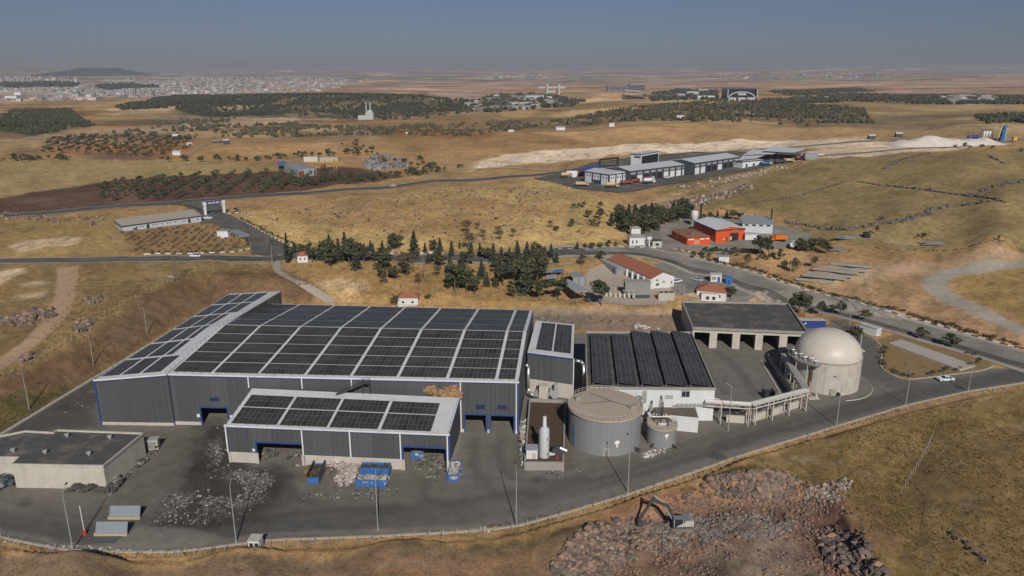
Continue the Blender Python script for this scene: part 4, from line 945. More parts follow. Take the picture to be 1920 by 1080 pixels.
# ------------------------------------------------------------------ tanks, digester, pipes
def ring_rail(c, r, z, n, h=1.05, a0=0, a1=2 * math.pi, rr=.035):
    g = MB(); full = abs(a1 - a0 - 2 * math.pi) < .01
    for k in range(n + (0 if full else 1)):
        a = a0 + (a1 - a0) * k / n; x, y = c[0] + r * math.cos(a), c[1] + r * math.sin(a); g.tube((x, y, z), (x, y, z + h), rr, 5)
    for zz in (z + h * .5, z + h):
        for k in range(n):
            p, q = a0 + (a1 - a0) * k / n, a0 + (a1 - a0) * (k + 1) / n
            g.tube((c[0] + r * math.cos(p), c[1] + r * math.sin(p), zz), (c[0] + r * math.cos(q), c[1] + r * math.sin(q), zz), rr, 5, caps=False)
    return g
def on_cyl(px, py, c, r):
    d = ray(px, py); A_ = d[0] ** 2 + d[1] ** 2; B_ = -2 * (d[0] * c[0] + d[1] * c[1]); C2 = c[0] ** 2 + c[1] ** 2 - r * r
    t = (-B_ - math.sqrt(max(B_ * B_ - 4 * A_ * C2, 0))) / 2 / A_; return (d[0] * t, d[1] * t, CAMZ + d[2] * t)
def emblem(root, c, r, px, py, s):
    """white painted mark: a toothed round over a small square"""
    q = on_cyl(px, py, c, r); a0 = math.atan2(q[1] - c[1], q[0] - c[0]); g = MB()
    pts = []
    for k in range(16):
        rr = s * (.52 if k % 2 else .40); pts.append((rr * math.cos(k * math.pi / 8), .35 * s + rr * math.sin(k * math.pi / 8) * .8))
    sq = [(-.16 * s, -.55 * s), (.16 * s, -.55 * s), (.16 * s, -.25 * s), (-.16 * s, -.25 * s)]; neck = [(-.3 * s, .1 * s), (-.1 * s, -.18 * s), (.1 * s, -.18 * s), (.3 * s, .1 * s)]
    for P in (pts, neck, sq):
        vs = []
        for u, v in P:
            a = a0 + u / r; vs.append((c[0] + (r + .05) * math.cos(a), c[1] + (r + .05) * math.sin(a), q[2] + v))
        g.add(vs, [tuple(range(len(vs)))])
    return g.build('emblem', M_WHITE, root)
# large grey tank
c = (22.1, 161.8); r = 8.54; h = 8.95
root = thing('large_tank', 'big grey ribbed tank with a beige lid ringed by a handrail', 'tank', (*c, 0))
g = MB(); n = 200; prof = []
vs = []; 
for z in (0, h):
    for k in range(n):
        a = 2 * math.pi * k / n; rr = r + (.03 if k % 2 else 0); vs.append((c[0] + rr * math.cos(a), c[1] + rr * math.sin(a), z))
g.add(vs, [(k, (k + 1) % n, n + (k + 1) % n, n + k) for k in range(n)]); g.build('shell', M_TANKG, root)
MB().lathe((*c,), [(r + .1, h - .45), (r + .35, h - .4), (r + .35, h), (r - .5, h + .05)], 72, False).build('rim', M_TANW, root)
MB().lathe((*c,), [(r - .5, h + .03), (r * .6, h + .16), (.3, h + .3)], 72).build('lid', M_TANW, root)
g = MB(); hub = (c[0] + 1.5, c[1] + 1.2)
for a, L in ((2.3, 6.5), (3.3, 7.5), (-.6, 5.8)): g.bar((*hub, h + .36), (hub[0] + L * math.cos(a), hub[1] + L * math.sin(a), h + .16), .12, .08)
g.bar((hub[0] + 4.6, hub[1] - 3.1, h + .3), (hub[0] + 6, hub[1] - 1.0, h + .2), .12, .08); g.build('seam', M_DSTEEL, root)
ring_rail(c, r + .25, h, 44).build('handrail', M_CREAM, root)
g = MB(); g.box((c[0] - 6.4, c[1] + 2.6, h + .5), (1.2, 1.0, .8), .4); g.build('manhole', M_CONC2, root)
g = MB(); g.box((c[0] + 5.9, c[1] - 2.0, h + .45), (1.6, 1.4, .6), .5); g.build('manhole', M_CONC2, root)
emblem(root, c, r, 1157, 833, 1.35)
q = on_cyl(1137, 848, c, r); g = MB(); aq = math.atan2(q[1] - c[1], q[0] - c[0]); t_ = (-math.sin(aq), math.cos(aq))
for s in (-.6, .6): g.bar((q[0] + t_[0] * s + .06 * math.cos(aq), q[1] + t_[1] * s + .06 * math.sin(aq), .1), (q[0] + t_[0] * s + .06 * math.cos(aq), q[1] + t_[1] * s + .06 * math.sin(aq), 1.9), .12, .12)
g.bar((q[0] - t_[0] * .6, q[1] - t_[1] * .6 - .06, 1.9), (q[0] + t_[0] * .6, q[1] + t_[1] * .6 - .06, 1.9), .12, .12); g.build('hatch_frame', M_CREAM, root)
for px, py in ((1077,806),): q = on_cyl(px, py, c, r); MB().box((q[0] - .02, q[1] - .04, 3.0), (.9, .12, 5.2), math.atan2(q[1] - c[1], q[0] - c[0]) + math.pi / 2).build('faded_panel', mat('faded_blue', (.12,.17,.27), .6, .1), root)
g = MB(); q = on_cyl(1190, 848, c, r); g.tube((q[0], q[1], .7), (q[0] + .7, q[1] - 1.0, .5), .3, 8); g.box((q[0] + .8, q[1] - 1.1, .6), (.5, .5, .9)); g.build('valve', M_DSTEEL, root)
# small tank
c = (35.5, 160.4); r = 3.4; h = 4.7
root = thing('small_tank', 'small grey tank crowded with pipes and a handrail on its top', 'tank', (*c, 0))
vs = []; n = 64
for z in (0, h):
    for k in range(n):
        a = 2 * math.pi * k / n; rr = r + (.04 if k % 2 else 0); vs.append((c[0] + rr * math.cos(a), c[1] + rr * math.sin(a), z))
MB().add(vs, [(k, (k + 1) % n, n + (k + 1) % n, n + k) for k in range(n)]).build('shell', M_TANKG, root)
MB().lathe(c, [(r + .1, h - .3), (r + .25, h - .25), (r + .25, h + .05), (.2, h + .2)], 48).build('lid', M_TANW, root)
ring_rail(c, r + .15, h, 20).build('handrail', M_CREAM, root); emblem(root, c, r, 1250, 819, 1.0)
g = MB(); ip = MATS['pipe_insulation']
for a, rad, hh in ((.3, 1.6, 2.2), (1.4, 1.9, 4.6), (1.8, 1.2, 4.9), (2.6, 1.8, 2.0), (4.2, 1.5, 1.6), (5.2, 2.0, 1.4)):
    x, y = c[0] + rad * math.cos(a), c[1] + rad * math.sin(a); g.tube((x, y, h), (x, y, h + hh), .16, 8); g.tube((x - .3, y, h + .5), (x + .3, y, h + .5), .28, 8)
g.build('riser_pipe', M_DSTEEL, root)
g = MB(); g.path([(c[0] - 3.4, c[1] + 1, h + 2.4), (c[0] - 2.4, c[1] + .4, h + 1.6), (c[0] + 2.4, c[1] + .2, h + 1.7), (c[0] + 2.6, c[1] + .2, h + .3)], .17, 8); g.tube((c[0] - 1.2, c[1] - 1.2, h + .5), (c[0] + 1.2, c[1] - 1.5, h + .5), .35, 10); g.build('header_pipe', ip, root)
g = MB(); a1 = Vector((c[0] + .4, c[1] + 2.1, h)); top = Vector((c[0] + .6, c[1] + 5.5, 9.4))
for dx in (-1.2, -.2, .7): g.tube(a1 + Vector((dx, 0, 0)), top + Vector((dx * .15, 0, 0)), .1, 6)
g.build('stay_pipe', M_DSTEEL, root)
for dx, dy in ((-2.3, -2.6), (2.2, -2.9)): MB().tube((c[0] + dx, c[1] + dy, .7), (c[0] + dx * 1.25, c[1] + dy * 1.3, .4), .25, 8).build('valve', M_DSTEEL, root)
# stair tower between the tanks
root = thing('stair_tower', 'narrow steel stair tower standing between the two grey tanks', 'stair', (30.9, 166, 0)); g = MB()
for dx in (-.7, .7):
    for dy in (-.9, .9): g.bar((30.9 + dx, 166 + dy, 0), (30.9 + dx, 166 + dy, 10), .1, .1)
g.build('frame', M_CREAM, root); 
for k in range(4):
    z = 2.2 * (k + 1); f = MB(); f.box((30.9, 166, z), (1.5, 1.9, .08)); f.bar((30.3, 165.2, z - 2.2), (31.4, 166.8, z), .5, .12)
    for dy in (-.9, .9): f.bar((30.2, 166 + dy, z + 1), (31.6, 166 + dy, z + 1), .05, .05)
    f.build('landing', M_STEEL, root)
# domed digester
c = (88.4, 195.4); r = 8.9; h = 8.9
root = thing('domed_digester', 'round concrete gas digester under a pale cream dome', 'digester', (*c, 0))
MB().lathe(c, [(r, 0), (r, h)], 96, False).build('shell', M_CONC, root)
MB().lathe(c, [(r + .02, h - .15), (r + .14, h - .12), (r + .14, h + .12), (r - .3, h + .14)], 96, False).build('rim', M_CONC2, root)
prof = [((r - .12) * math.cos(t), h + .1 + 6.9 * math.sin(t)) for t in np.linspace(0, math.pi / 2 * .985, 22)]
d = MB().lathe(c, prof, 96).build('dome', M_DOME, root, True)
for k in range(18):
    a = 2 * math.pi * k / 18; g = MB(); g.path([(c[0] + (rr + .01) * math.cos(a), c[1] + (rr + .01) * math.sin(a), zz) for rr, zz in prof[:20:2]], .035, 4); g.build('membrane_seam', M_CREAM, d)
g = MB(); rw = r + 3.4
g.path([(c[0] + rw * math.cos(a), c[1] + rw * math.sin(a), .06) for a in np.linspace(-1.5, .3, 24)], .14, 5); struct(g.build('apron_kerb', M_CONC))
for k in range(9):
    a = -math.pi + .35 * k + .1; s_ = 'joint_line'
    MB().bar((c[0] + (r + .0) * math.cos(a), c[1] + (r + .0) * math.sin(a), .05), (c[0] + r * math.cos(a), c[1] + r * math.sin(a), h - .2), .07, .03).build(s_, M_CONC2, root)
q = on_cyl(1521, 700, c, r); MB().tube((q[0] - .2, q[1] - .25, 1.2), (q[0] - .2, q[1] - .25, h + .1), .14, 8).build('downpipe', M_RUST, root)
q = on_cyl(1561, 735, c, r); MB().box((q[0], q[1] - .05, 1.1), (1.5, .3, 1.5), .05).build('hatch', M_CONC2, root); q = on_cyl(1571, 738, c, r); MB().tube((q[0], q[1] + .1, .6), (q[0], q[1] - .7, .6), .45, 12).build('mixer', M_BLACK, root)
g = MB(); a0, a1 = math.radians(176), math.radians(238); n = 12; vs = []
for k in range(n + 1):
    a = a0 + (a1 - a0) * k / n
    for rr, z in ((r, h - .6), (r + 2.0, h - .6), (r + 2.0, h - .35), (r, h - .35)): vs.append((c[0] + rr * math.cos(a), c[1] + rr * math.sin(a), z))
fs = []
for k in range(n):
    for j in range(4): fs.append((4 * k + j, 4 * k + (j + 1) % 4, 4 * k + 4 + (j + 1) % 4, 4 * k + 4 + j))
g.add(vs, fs + [(0, 1, 2, 3), (4 * n + 3, 4 * n + 2, 4 * n + 1, 4 * n)]); pf = g.build('platform', M_CONC2, root)
ring_rail(c, r + 1.95, h - .35, 12, 1.1, a0, a1, .05).build('handrail', M_STEEL, pf)
g = MB()
for a, hh, rad in ((182, 2.4, .2), (192, 1.6, .35), (203, 2.8, .15), (212, 2.0, .3), (224, 2.6, .18), (230, 1.4, .25)):
    a = math.radians(a); x, y = c[0] + (r + 1.0) * math.cos(a), c[1] + (r + 1.0) * math.sin(a); g.tube((x, y, h - .3), (x, y, h - .3 + hh), rad, 8); g.tube((x - .5, y, h + hh * .5), (x + .5, y - .2, h + hh * .5), rad * .7, 8)
g.build('relief_valve', M_STEEL, pf); g = MB()
for a in (180, 200, 220, 236): a = math.radians(a); x, y = c[0] + (r + 1.8) * math.cos(a), c[1] + (r + 1.8) * math.sin(a); g.bar((x, y, 0), (x, y, h - .6), .14, .14)
g.build('platform_leg', M_CREAM, root)
q = U(1519, 746); root = thing('condensate_post', 'short rusty pipe stub on a small concrete plinth by the digester', 'pipe', q); g = MB(); g.tube(q, (q[0] - .6, q[1], 4.6), .3, 10); g.build('pipe', mat('faded_red', (.36,.20,.14), .8, .2), root); MB().box((q[0] + .6, q[1] - .2, .15), (3.0, 1.8, .3), .1).build('plinth', M_CONC, root); MB().tube((q[0] + 1.6, q[1], .3), (q[0] + 1.6, q[1], 1.1), .3, 8).build('valve', M_CREAM, root)
# pipe racks
def rack(path, w, label, legs, sub=None):
    root = thing('pipe_rack', label, 'pipe rack', (path[0][0], path[0][1], 0)); P = [Vector(q) for q in path]
    deck = MB(); pipes = MB(); br = MB()
    for a, b in zip(P[:-1], P[1:]):
        d = (b - a).normalized(); n = Vector((-d.y, d.x, 0)).normalized(); L = (b - a).length
        for s in (-w / 2, w / 2):
            for dz in (0, -.9): deck.bar(a + n * s + Vector((0, 0, dz)), b + n * s + Vector((0, 0, dz)), .22, .26)
        k = 0
        while k * 1.5 < L:
            q = a + d * min(k * 1.5, L); deck.bar(q - n * w / 2, q + n * w / 2, .1, .1)
            if (k + 1) * 1.5 < L:
                q2 = a + d * ((k + 1) * 1.5)
                for s in (-w / 2, w / 2): br.bar(q + n * s + Vector((0, 0, -.9 if k % 2 else 0)), q2 + n * s + Vector((0, 0, 0 if k % 2 else -.9)), .07, .07)
            k += 1
        for j, s in enumerate((-.32, -.1, .12, .34)): pipes.tube(a + n * s * w + Vector((0, 0, .2)), b + n * s * w + Vector((0, 0, .2)), (.16, .12, .2, .1)[j], 8)
    deck.build('deck_frame', M_CREAM, root); br.build('bracing', M_CREAM, root); pipes.build('pipe', ip, root)
    for (x, y, z), ang in legs:
        lg = MB(); ca, sa = math.cos(ang), math.sin(ang)
        for s in (-w / 2, w / 2): lg.bar((x - sa * s, y + ca * s, 0), (x - sa * s, y + ca * s, z), .2, .2)
        for k in range(4):
            z0, z1 = z * k / 4, z * (k + 1) / 4; s = w / 2 if k % 2 else -w / 2; lg.bar((x - sa * s, y + ca * s, z0), (x + sa * s, y - ca * s, z1), .08, .08)
        lg.build('trestle', M_CREAM, root)
    return root
zp = 5.6; R0, R1, R2, R3 = U(1322,752,zp), U(1408,758,zp), U(1513,731,zp), U(1470,664,zp + .4)
lt = lambda a, b, t: lerp(a, b, t); an = math.atan2(R2[1] - R1[1], R2[0] - R1[0]); an2 = math.atan2(R3[1] - R2[1], R3[0] - R2[0])
rack([R0, R1, R2], 1.7, 'white pipe rack on trestles running from the white building to the digester', [(lt(R0, R1, .35), 0), (lt(R0, R1, .95), 0), (lt(R1, R2, .06), an), (lt(R1, R2, .36), an), (lt(R1, R2, .66), an), (lt(R1, R2, .97), an)])
rack([R2, R3], 1.5, 'pipe rack passing left of the domed digester towards its platform', [(lt(R2, R3, .3), an2), (lt(R2, R3, .5), an2), (lt(R2, R3, .75), an2), (lt(R2, R3, .98), an2)])
q = U(1318, 745, 5.6); root = thing('wall_pipe', 'hooked grey pipe on the white building wall above the pipe rack', 'pipe', q)
g = MB(); a_ = Vector(q); g.path([a_ + Vector((0, -.3, 2.4)), a_ + Vector((0, -.3, .6)), a_ + Vector((.5, -.4, .1)), a_ + Vector((4, -1.2, 0))], .2, 8); g.build('pipe', M_STEEL, root)
q = U(1270, 762, 4.2); root = thing('roof_manifold', 'row of thin pipe hoops along the white wall above the low annex', 'pipe', q); g = MB()
for k in range(7):
    x = q[0] + k * 1.1; g.path([(x, q[1] - .3, q[2]), (x, q[1] - .3, q[2] + .9), (x + .6, q[1] - .3, q[2] + .9), (x + .6, q[1] - .3, q[2])], .08, 6)
g.tube((q[0] - 1, q[1] - .2, q[2] + .4), (q[0] + 9, q[1] - .2, q[2] + .4), .1, 6); g.build('pipe', M_STEEL, root)
# concrete barrier blocks under the rack and the dividing wall in the yard
def block_wall(px0, px1, hh, w, label, m=M_CONC):
    a, b = U(*px0), U(*px1); root = MB().bar((a[0], a[1], hh / 2), (b[0], b[1], hh / 2), w, hh).build('barrier_wall', m); tag(root, label, 'barrier')
block_wall((1361,791), (1395,793), 1.9, .5, 'low concrete barrier nearest the white building, below the pipe rack'); block_wall((1411,790), (1434,783), 1.9, .5, 'second concrete barrier from the white building below the pipe rack')
block_wall((1446,780), (1470,772), 1.9, .5, 'third concrete barrier below the pipe rack between two trestles'); block_wall((1477,770), (1497,763), 1.9, .5, 'concrete barrier below the pipe rack nearest the domed digester')
block_wall((1440,672), (1481,738), 1.6, .6, 'long dark dividing wall left of the domed digester', M_CONC2)
a, b = U(1426,675), U(1462,737); struct(MB().bar((a[0], a[1], .1), (b[0], b[1], .1), .4, .2).build('kerb', M_KERB))
q = U(1440, 745); root = thing('open_hopper', 'dark open ended steel hopper standing on the paved yard', 'hopper', q); g = MB()
for dx in (-1.3, 1.3): g.box((q[0] + dx, q[1], 1.1), (.1, 3.0, 2.2))
g.box((q[0], q[1], .1), (2.6, 3.0, .12)); g.build('body', M_DSTEEL, root); g = MB(); g.quad((q[0] - 1.3, q[1] + 1.5, .1), (q[0] + 1.3, q[1] + 1.5, .1), (q[0] + 1.3, q[1] + .3, 2.2), (q[0] - 1.3, q[1] + .3, 2.2)); g.build('chute', M_DSTEEL, root)
# compost trough with scrubber
T = [U(995,757), U(1063,760), U(1057,880), U(983,878)]
root = thing('biofilter_trough', 'long concrete trough full of brown compost beside the big tank', 'trough', (*xy(mid(T[0], T[2], 0)), 0))
zt = 2.0; T = [U(994,747,zt), U(1060,750,zt), U(1056,866,zt), U(984,866,zt)]; cen = mid(T[0], T[2], 0)
inn = [lerp(xy(q), xy(cen), .07) for q in T]
MB().prism([xy(q) for q in T][::-1], 0, .8).build('base', M_CONC2, root)
g = MB()
for p0, p1 in zip(T, T[1:] + T[:1]): g.bar((p0[0], p0[1], zt / 2), (p1[0], p1[1], zt / 2), .4, zt)
g.build('side_wall', M_CONC2, root)
MB().prism(inn[::-1], .8, 1.5).build('compost', mat('compost', (.085,.052,.033), 1, .35, 1.2, bump=.8), root)
pl = U(1020, 871); root = thing('scrubber_plinth', 'pinkish concrete slab carrying the pale scrubber tower and its cabinet', 'slab', pl); MB().prism([xy(U(983,868)), xy(U(1057,868)), xy(U(1057,882)), xy(U(983,880))][::-1], 0, .5).build('slab', mat('pink_concrete', (.42,.31,.24), .9, .15), root)
q = (7.25, 150.6); root = thing('scrubber_tower', 'pale grey cylindrical scrubber tower with a narrow stack on top', 'tower', (*q, .5)); M_PALEG = mat('pale_plastic', (.47,.48,.47), .45, .08, .5, streak=.05)
MB().lathe(q, [(1.08, .5), (1.08, 8.3), (.75, 8.75), (.42, 8.85), (.42, 11.3), (.3, 11.4)], 28).build('shell', M_PALEG, root, True)
g = MB()
for k in range(2): g.tube((q[0] + .75, q[1] - .75, 2.6 + k * 3.6), (q[0] + .9, q[1] - .95, 2.6 + k * 3.6), .38, 12)
g.build('inspection_port', M_CONC2, root); g = MB()
for s in (-.2, .2): g.bar((q[0] - 1.2, q[1] + s, .5), (q[0] - 1.2, q[1] + s, 8.2), .05, .05)
for k in range(20): g.bar((q[0] - 1.2, q[1] - .2, .8 + k * .38), (q[0] - 1.2, q[1] + .2, .8 + k * .38), .04, .04)
g.build('ladder', M_STEEL, root)
x = U(997, 868)[0]; root = thing('white_cabinet', 'white dosing cabinet with a grey roof left of the scrubber tower', 'cabinet', (x, 150.6, .5)); MB().box((x, 150.6, 2.1), (2.5, 2.4, 3.2)).build('cabinet', M_WALL, root); MB().box((x, 150.6, 3.78), (2.8, 2.7, .16)).build('roof', M_STEEL, root); MB().box((x + .5, 149.37, 1.8), (.9, .06, 2.2)).build('door', M_CONC, root)
x = U(1045, 868)[0]; root = thing('scrubber_fan', 'dark snail shaped fan with a silver outlet right of the scrubber tower', 'fan', (x, 150.8, .5)); MB().tube((x, 150.3, 2.6), (x, 151.5, 2.6), 1.35, 20).build('housing', M_DSTEEL, root); MB().tube((x + .6, 150.6, 3.6), (x + 2.1, 150.2, 3.1), .42, 12).build('outlet', M_DUCT, root); MB().box((x - .2, 149.8, 1.3), (.8, 1.2, 1.6)).build('motor', mat('dark_red', (.22,.05,.05), .6, .2), root); MB().tube((x - 2.6, 150.6, 2.0), (x - .6, 150.6, 2.2), .45, 10).build('inlet', M_PALEG, root)
# slim conveyor strip of bales between hall and trough
pts = scatter([U(a, b)[:2] for a, b in [(975,800),(985,790),(990,870),(978,876)]], 260); P = np.c_[pts, np.abs(rng.normal(.4, .3, len(pts)))]
V, Fm, Cc = merge(*CUBE, P, np.c_[rng.uniform(.15, .4, len(P)), rng.uniform(.15, .4, len(P)), rng.uniform(.1, .25, len(P))], np.array([(.5,.47,.43),(.35,.3,.25),(.62,.6,.58),(.2,.17,.15)])[rng.integers(0, 4, len(P))], jit=.3)
M_TRASH = mat('scrap', (.4,.36,.3), .9, .15, 2, attr='tint')
tag(npmesh('scrap_bales', V, Fm, M_TRASH, col=Cc), 'strip of crushed pale scrap between the grey hall wall and the trough', 'scrap', kind='stuff')
# ------------------------------------------------------------------ lamps, fences, skips, booth, weighing plates
lamp = thing('street_lamp', 'tall grey lamp post', 'street lamp'); g = MB(); g.tube((0, 0, 0), (0, 0, 9.2), .13, 8, .07); g.box((0, 0, .06), (.4, .4, .12)); M_POLE = mat('pole_grey', (.30,.30,.29), .5, .1); g.build('pole', M_POLE, lamp)
MB().tube((0, 0, 9.1), (-1.5, .3, 9.9), .05, 6).build('arm', M_POLE, lamp); MB().box((-1.75, .35, 9.95), (.7, .26, .13), -.17).build('lamp_head', M_DSTEEL, lamp); LP = Proto(lamp)
for px, py, rz, lab in [(137,1031,-1.3,'lamp post on the near kerb in front of the cream concrete building'),(443,1016,-1.3,'lamp post left of the white guard booth'),(709,994,-1.35,'lamp post on the near kerb below the blue skips'),(968,987,-1.3,'lamp post on the kerb in front of the scrubber tower'),
        (1177,924,-1.2,'lamp post on the kerb behind the excavator boom'),(1568,799,-.5,'lamp post with its arm seen against the domed digester'),(1698,759,-1.0,'lamp post on the outer kerb right of the digester'),(1815,734,-1.0,'lamp post beside the man in black by the road'),
        (177,693,.8,'lamp post at the bank foot by the annex hall corner'),(277,634,.8,'lamp post at the bank foot along the annex hall'),(56,772,.8,'lamp post on the bank kerb nearest the cream building'),(1365,808,-.2,'lamp post before the pipe rack near the white building'),
        (1591,618,.3,'lamp post behind the digester by the white container')]:
    z = hz(*U(px, py)[:2]); q = U(px, py, 0); LP.put((q[0], q[1], min(z, .6) if py < 800 else 0), rz, (1, 1, 1.28) if py > 790 else (1, 1, 1.08), lab, 'lamp posts round the plant')
q = U(159, 1002); root = thing('barrel_pole', 'plain white pole standing in a red barrel', 'pole', q); MB().tube((q[0], q[1], 0), (q[0], q[1], 6.2), .07, 6).build('pole', M_WHITE, root); MB().tube(q, (q[0], q[1], .9), .38, 12).build('barrel', mat('red_barrel', (.42,.06,.03), .6, .2), root)
M_POST = mat('concrete_post', (.38,.35,.31), .9, .2)
def fence(label, pts, hgt=1.9, sp=3.0, brace=9, wires=2, flat=None, name='wire_fence', pm=None, wm=None, r=.048):
    P = resample(pts, sp); root = thing(name, label, 'fence', (*P[0], hz(*P[0]))); pm = pm or M_POST
    tops = []
    for k, (x, y) in enumerate(P[:98]):
        z = hz(x, y); g = MB(); lx, ly = random.uniform(-.1, .1), random.uniform(-.1, .1); g.tube((x, y, z - .2), (x + lx, y + ly, z + hgt), r, 5)
        if brace and k % brace == brace // 2:
            d = P[min(k + 1, len(P) - 1)] - P[max(k - 1, 0)]; d = d / np.linalg.norm(d)
            for s in (-1.3, 1.3): g.tube((x + d[0] * s, y + d[1] * s, hz(x + d[0] * s, y + d[1] * s) - .1), (x, y, z + hgt * .85), r * .8, 5)
        g.build('post', pm, root); tops.append((x, y, z))
    g = MB()
    for i in range(wires):
        for a, b in zip(tops[:-1], tops[1:]):
            h_ = hgt * (.2 + .75 * i / max(wires - 1, 1)); g.tube((a[0], a[1], a[2] + h_), (b[0], b[1], b[2] + h_), .008, 3, caps=False)
    g.build('wire', wm or M_DSTEEL, root); return root
fence('long wire fence with white concrete posts along the near edge of the yard', [U(a, b, 0)[:2] for a, b in [(-120,960),(0,1010),(60,1040),(200,1050),(330,1049),(500,1029),(700,1018),(860,1009),(960,997)]], sp=2.6)
fence('wire fence with white posts beside the road in front of the tanks', [U(a, b, 0)[:2] for a, b in [(960,997),(1100,963),(1180,935),(1300,897),(1400,861),(1570,807),(1700,771),(1815,745),(1915,727)]], sp=2.6)
fence('wire fence along the crest of the earth bank left of the halls', GP([(-60,730),(10,712),(47,693),(98,662),(153,623),(203,590),(238,568),(283,547),(358,513),(427,503),(500,497),(520,492)]), sp=3.2)
fence('line of leaning posts from the main road down to the bank crest', GP([(263,494),(285,512),(307,532)]), sp=2.4, brace=0)
fence('wire fence stepping down the slope behind the big solar roof', GP([(520,492),(545,520),(575,540),(610,560),(640,572)]), sp=3, brace=0)
fence('fence posts at the edge of the red soil nursery plot', GP([(186,422),(205,440),(225,458),(243,474)]), sp=2.5, brace=0)
fence('fence along the dry grass strip behind the transformer compound', GP([(820,545),(900,552),(1000,558),(1100,570),(1200,574),(1270,576)]), sp=4, brace=0)
fence('old leaning fence crossing the dry field at the right', GP([(1690,925),(1715,885),(1735,850),(1748,820)]), sp=2.4, brace=0)
fence('broken fence line on the dry slope at far right', GP([(1780,1000),(1800,1010),(1830,1040),(1850,1060)]), sp=3, brace=0, hgt=1.2)
def skip(px, py, rz, L, Wd, Hh, label, fill, wallm=None, hs=None):
    q = U(px, py); root = thing('skip_container', label, 'skip', (0, 0, 0), 'blue skips by the tipping hall'); hs = hs or Hh
    t = .08; m = M_SKIP
    MB().box((0, 0, .12), (Wd, L, .2)).build('floor', M_DSTEEL, root)
    g = MB(); g.box((0, -L / 2, Hh / 2 + .1), (Wd, t, Hh)); g.box((0, L / 2, Hh / 2 + .1), (Wd, t, Hh)); g.build('end_wall', m, root)
    for s in (-1, 1):
        g = MB(); g.box((s * Wd / 2, 0, hs / 2 + .1), (t, L, hs))
        for k in range(7): g.box((s * (Wd / 2 + .06), -L / 2 + .2 + k * (L - .4) / 6, hs / 2 + .1), (.1, .12, hs))
        g.box((s * Wd / 2, 0, hs + .12), (.16, L, .12)); g.build('side_wall', wallm or m, root)
    g = MB(); g.box((0, -L / 2, Hh + .12), (Wd, .16, .12)); g.box((0, L / 2, Hh + .12), (Wd, .16, .12)); g.build('rim', m, root)
    n = 240; P = np.c_[rng.uniform(-Wd / 2 + .2, Wd / 2 - .2, n), rng.uniform(-L / 2 + .2, L / 2 - .2, n), np.abs(rng.normal(Hh * .72, .14, n))]
    V, Fm, Cc = merge(*CUBE, P, rng.uniform(.12, .34, n), np.array(fill)[rng.integers(0, len(fill), n)], jit=.35); f = npmesh('load', V, Fm, M_TRASH, root, Cc); f['kind'] = 'stuff'
    g = MB()
    for s in (-.7, .7): g.tube((s * Wd / 2 - .1, -L / 2 + .25, .1), (s * Wd / 2 + .1, -L / 2 + .25, .1), .14, 8)
    g.build('roller', M_DSTEEL, root)
    root.location = q; root.rotation_euler = (0, 0, rz); return root
RUB = [(.45,.41,.36),(.34,.29,.24),(.55,.53,.5),(.25,.2,.16),(.38,.33,.3)]; RST = [(.10,.055,.035),(.075,.05,.035),(.09,.085,.08),(.05,.045,.04)]
skip(594, 894, 0, 6.0, 2.4, 1.4, 'blue skip with tall dark side walls and rusty scrap inside', RST, M_DSTEEL, 2.3)  # side walls in shadow-coloured dark steel, their shade put into the colour
skip(705, 889, math.pi / 2 - .04, 6.2, 2.4, 2.0, 'blue skip with rusty scrap against the hall plinth', RST); skip(698, 908, math.pi / 2 - .06, 6.6, 2.5, 1.6, 'long blue skip heaped with pale rubble, foremost of a pair', RUB)
skip(853, 890, -.06, 6.0, 2.4, 1.6, 'blue skip full of grey rubble at the hall corner', RUB); skip(784, 852, 0, 4.5, 2.4, 1.7, 'blue skip standing inside the open hall bay', RUB)
q = U(574, 897); root = thing('yellow_drum', 'yellow steel drum unit beside the dark sided skip', 'drum', q); MB().tube((q[0], q[1] + 1, 1.0), (q[0] + .2, q[1] + 3, 1.0), .7, 16).build('drum', mat('dull_yellow', (.22,.14,.045), .8, .3), root); MB().box((q[0] + .15, q[1] + 1.5, .25), (1.6, 2.8, .5)).build('stand', M_RUST, root)
q = U(481, 1031); root = thing('guard_booth', 'small white guard booth with two dark windows by the kerb', 'booth', q); qa = -.05
MB().box((q[0], q[1], 1.25), (2.0, 2.0, 2.5), qa).build('wall', M_WALL, root); MB().box((q[0], q[1], 2.58), (2.25, 2.25, .16), qa).build('roof', M_CONC, root)
for dx in (-.48, .48): MB().box((q[0] + dx, q[1] - 1.02 - dx * qa * -1 * .9, 1.65), (.7, .05, .9), qa).build('window', M_GLASS, root)
MB().box((q[0] + 1.02, q[1], 1.0), (.05, .8, 1.9), qa).build('door', M_CONC, root)
def plate(p4, lean, lab):
    pass
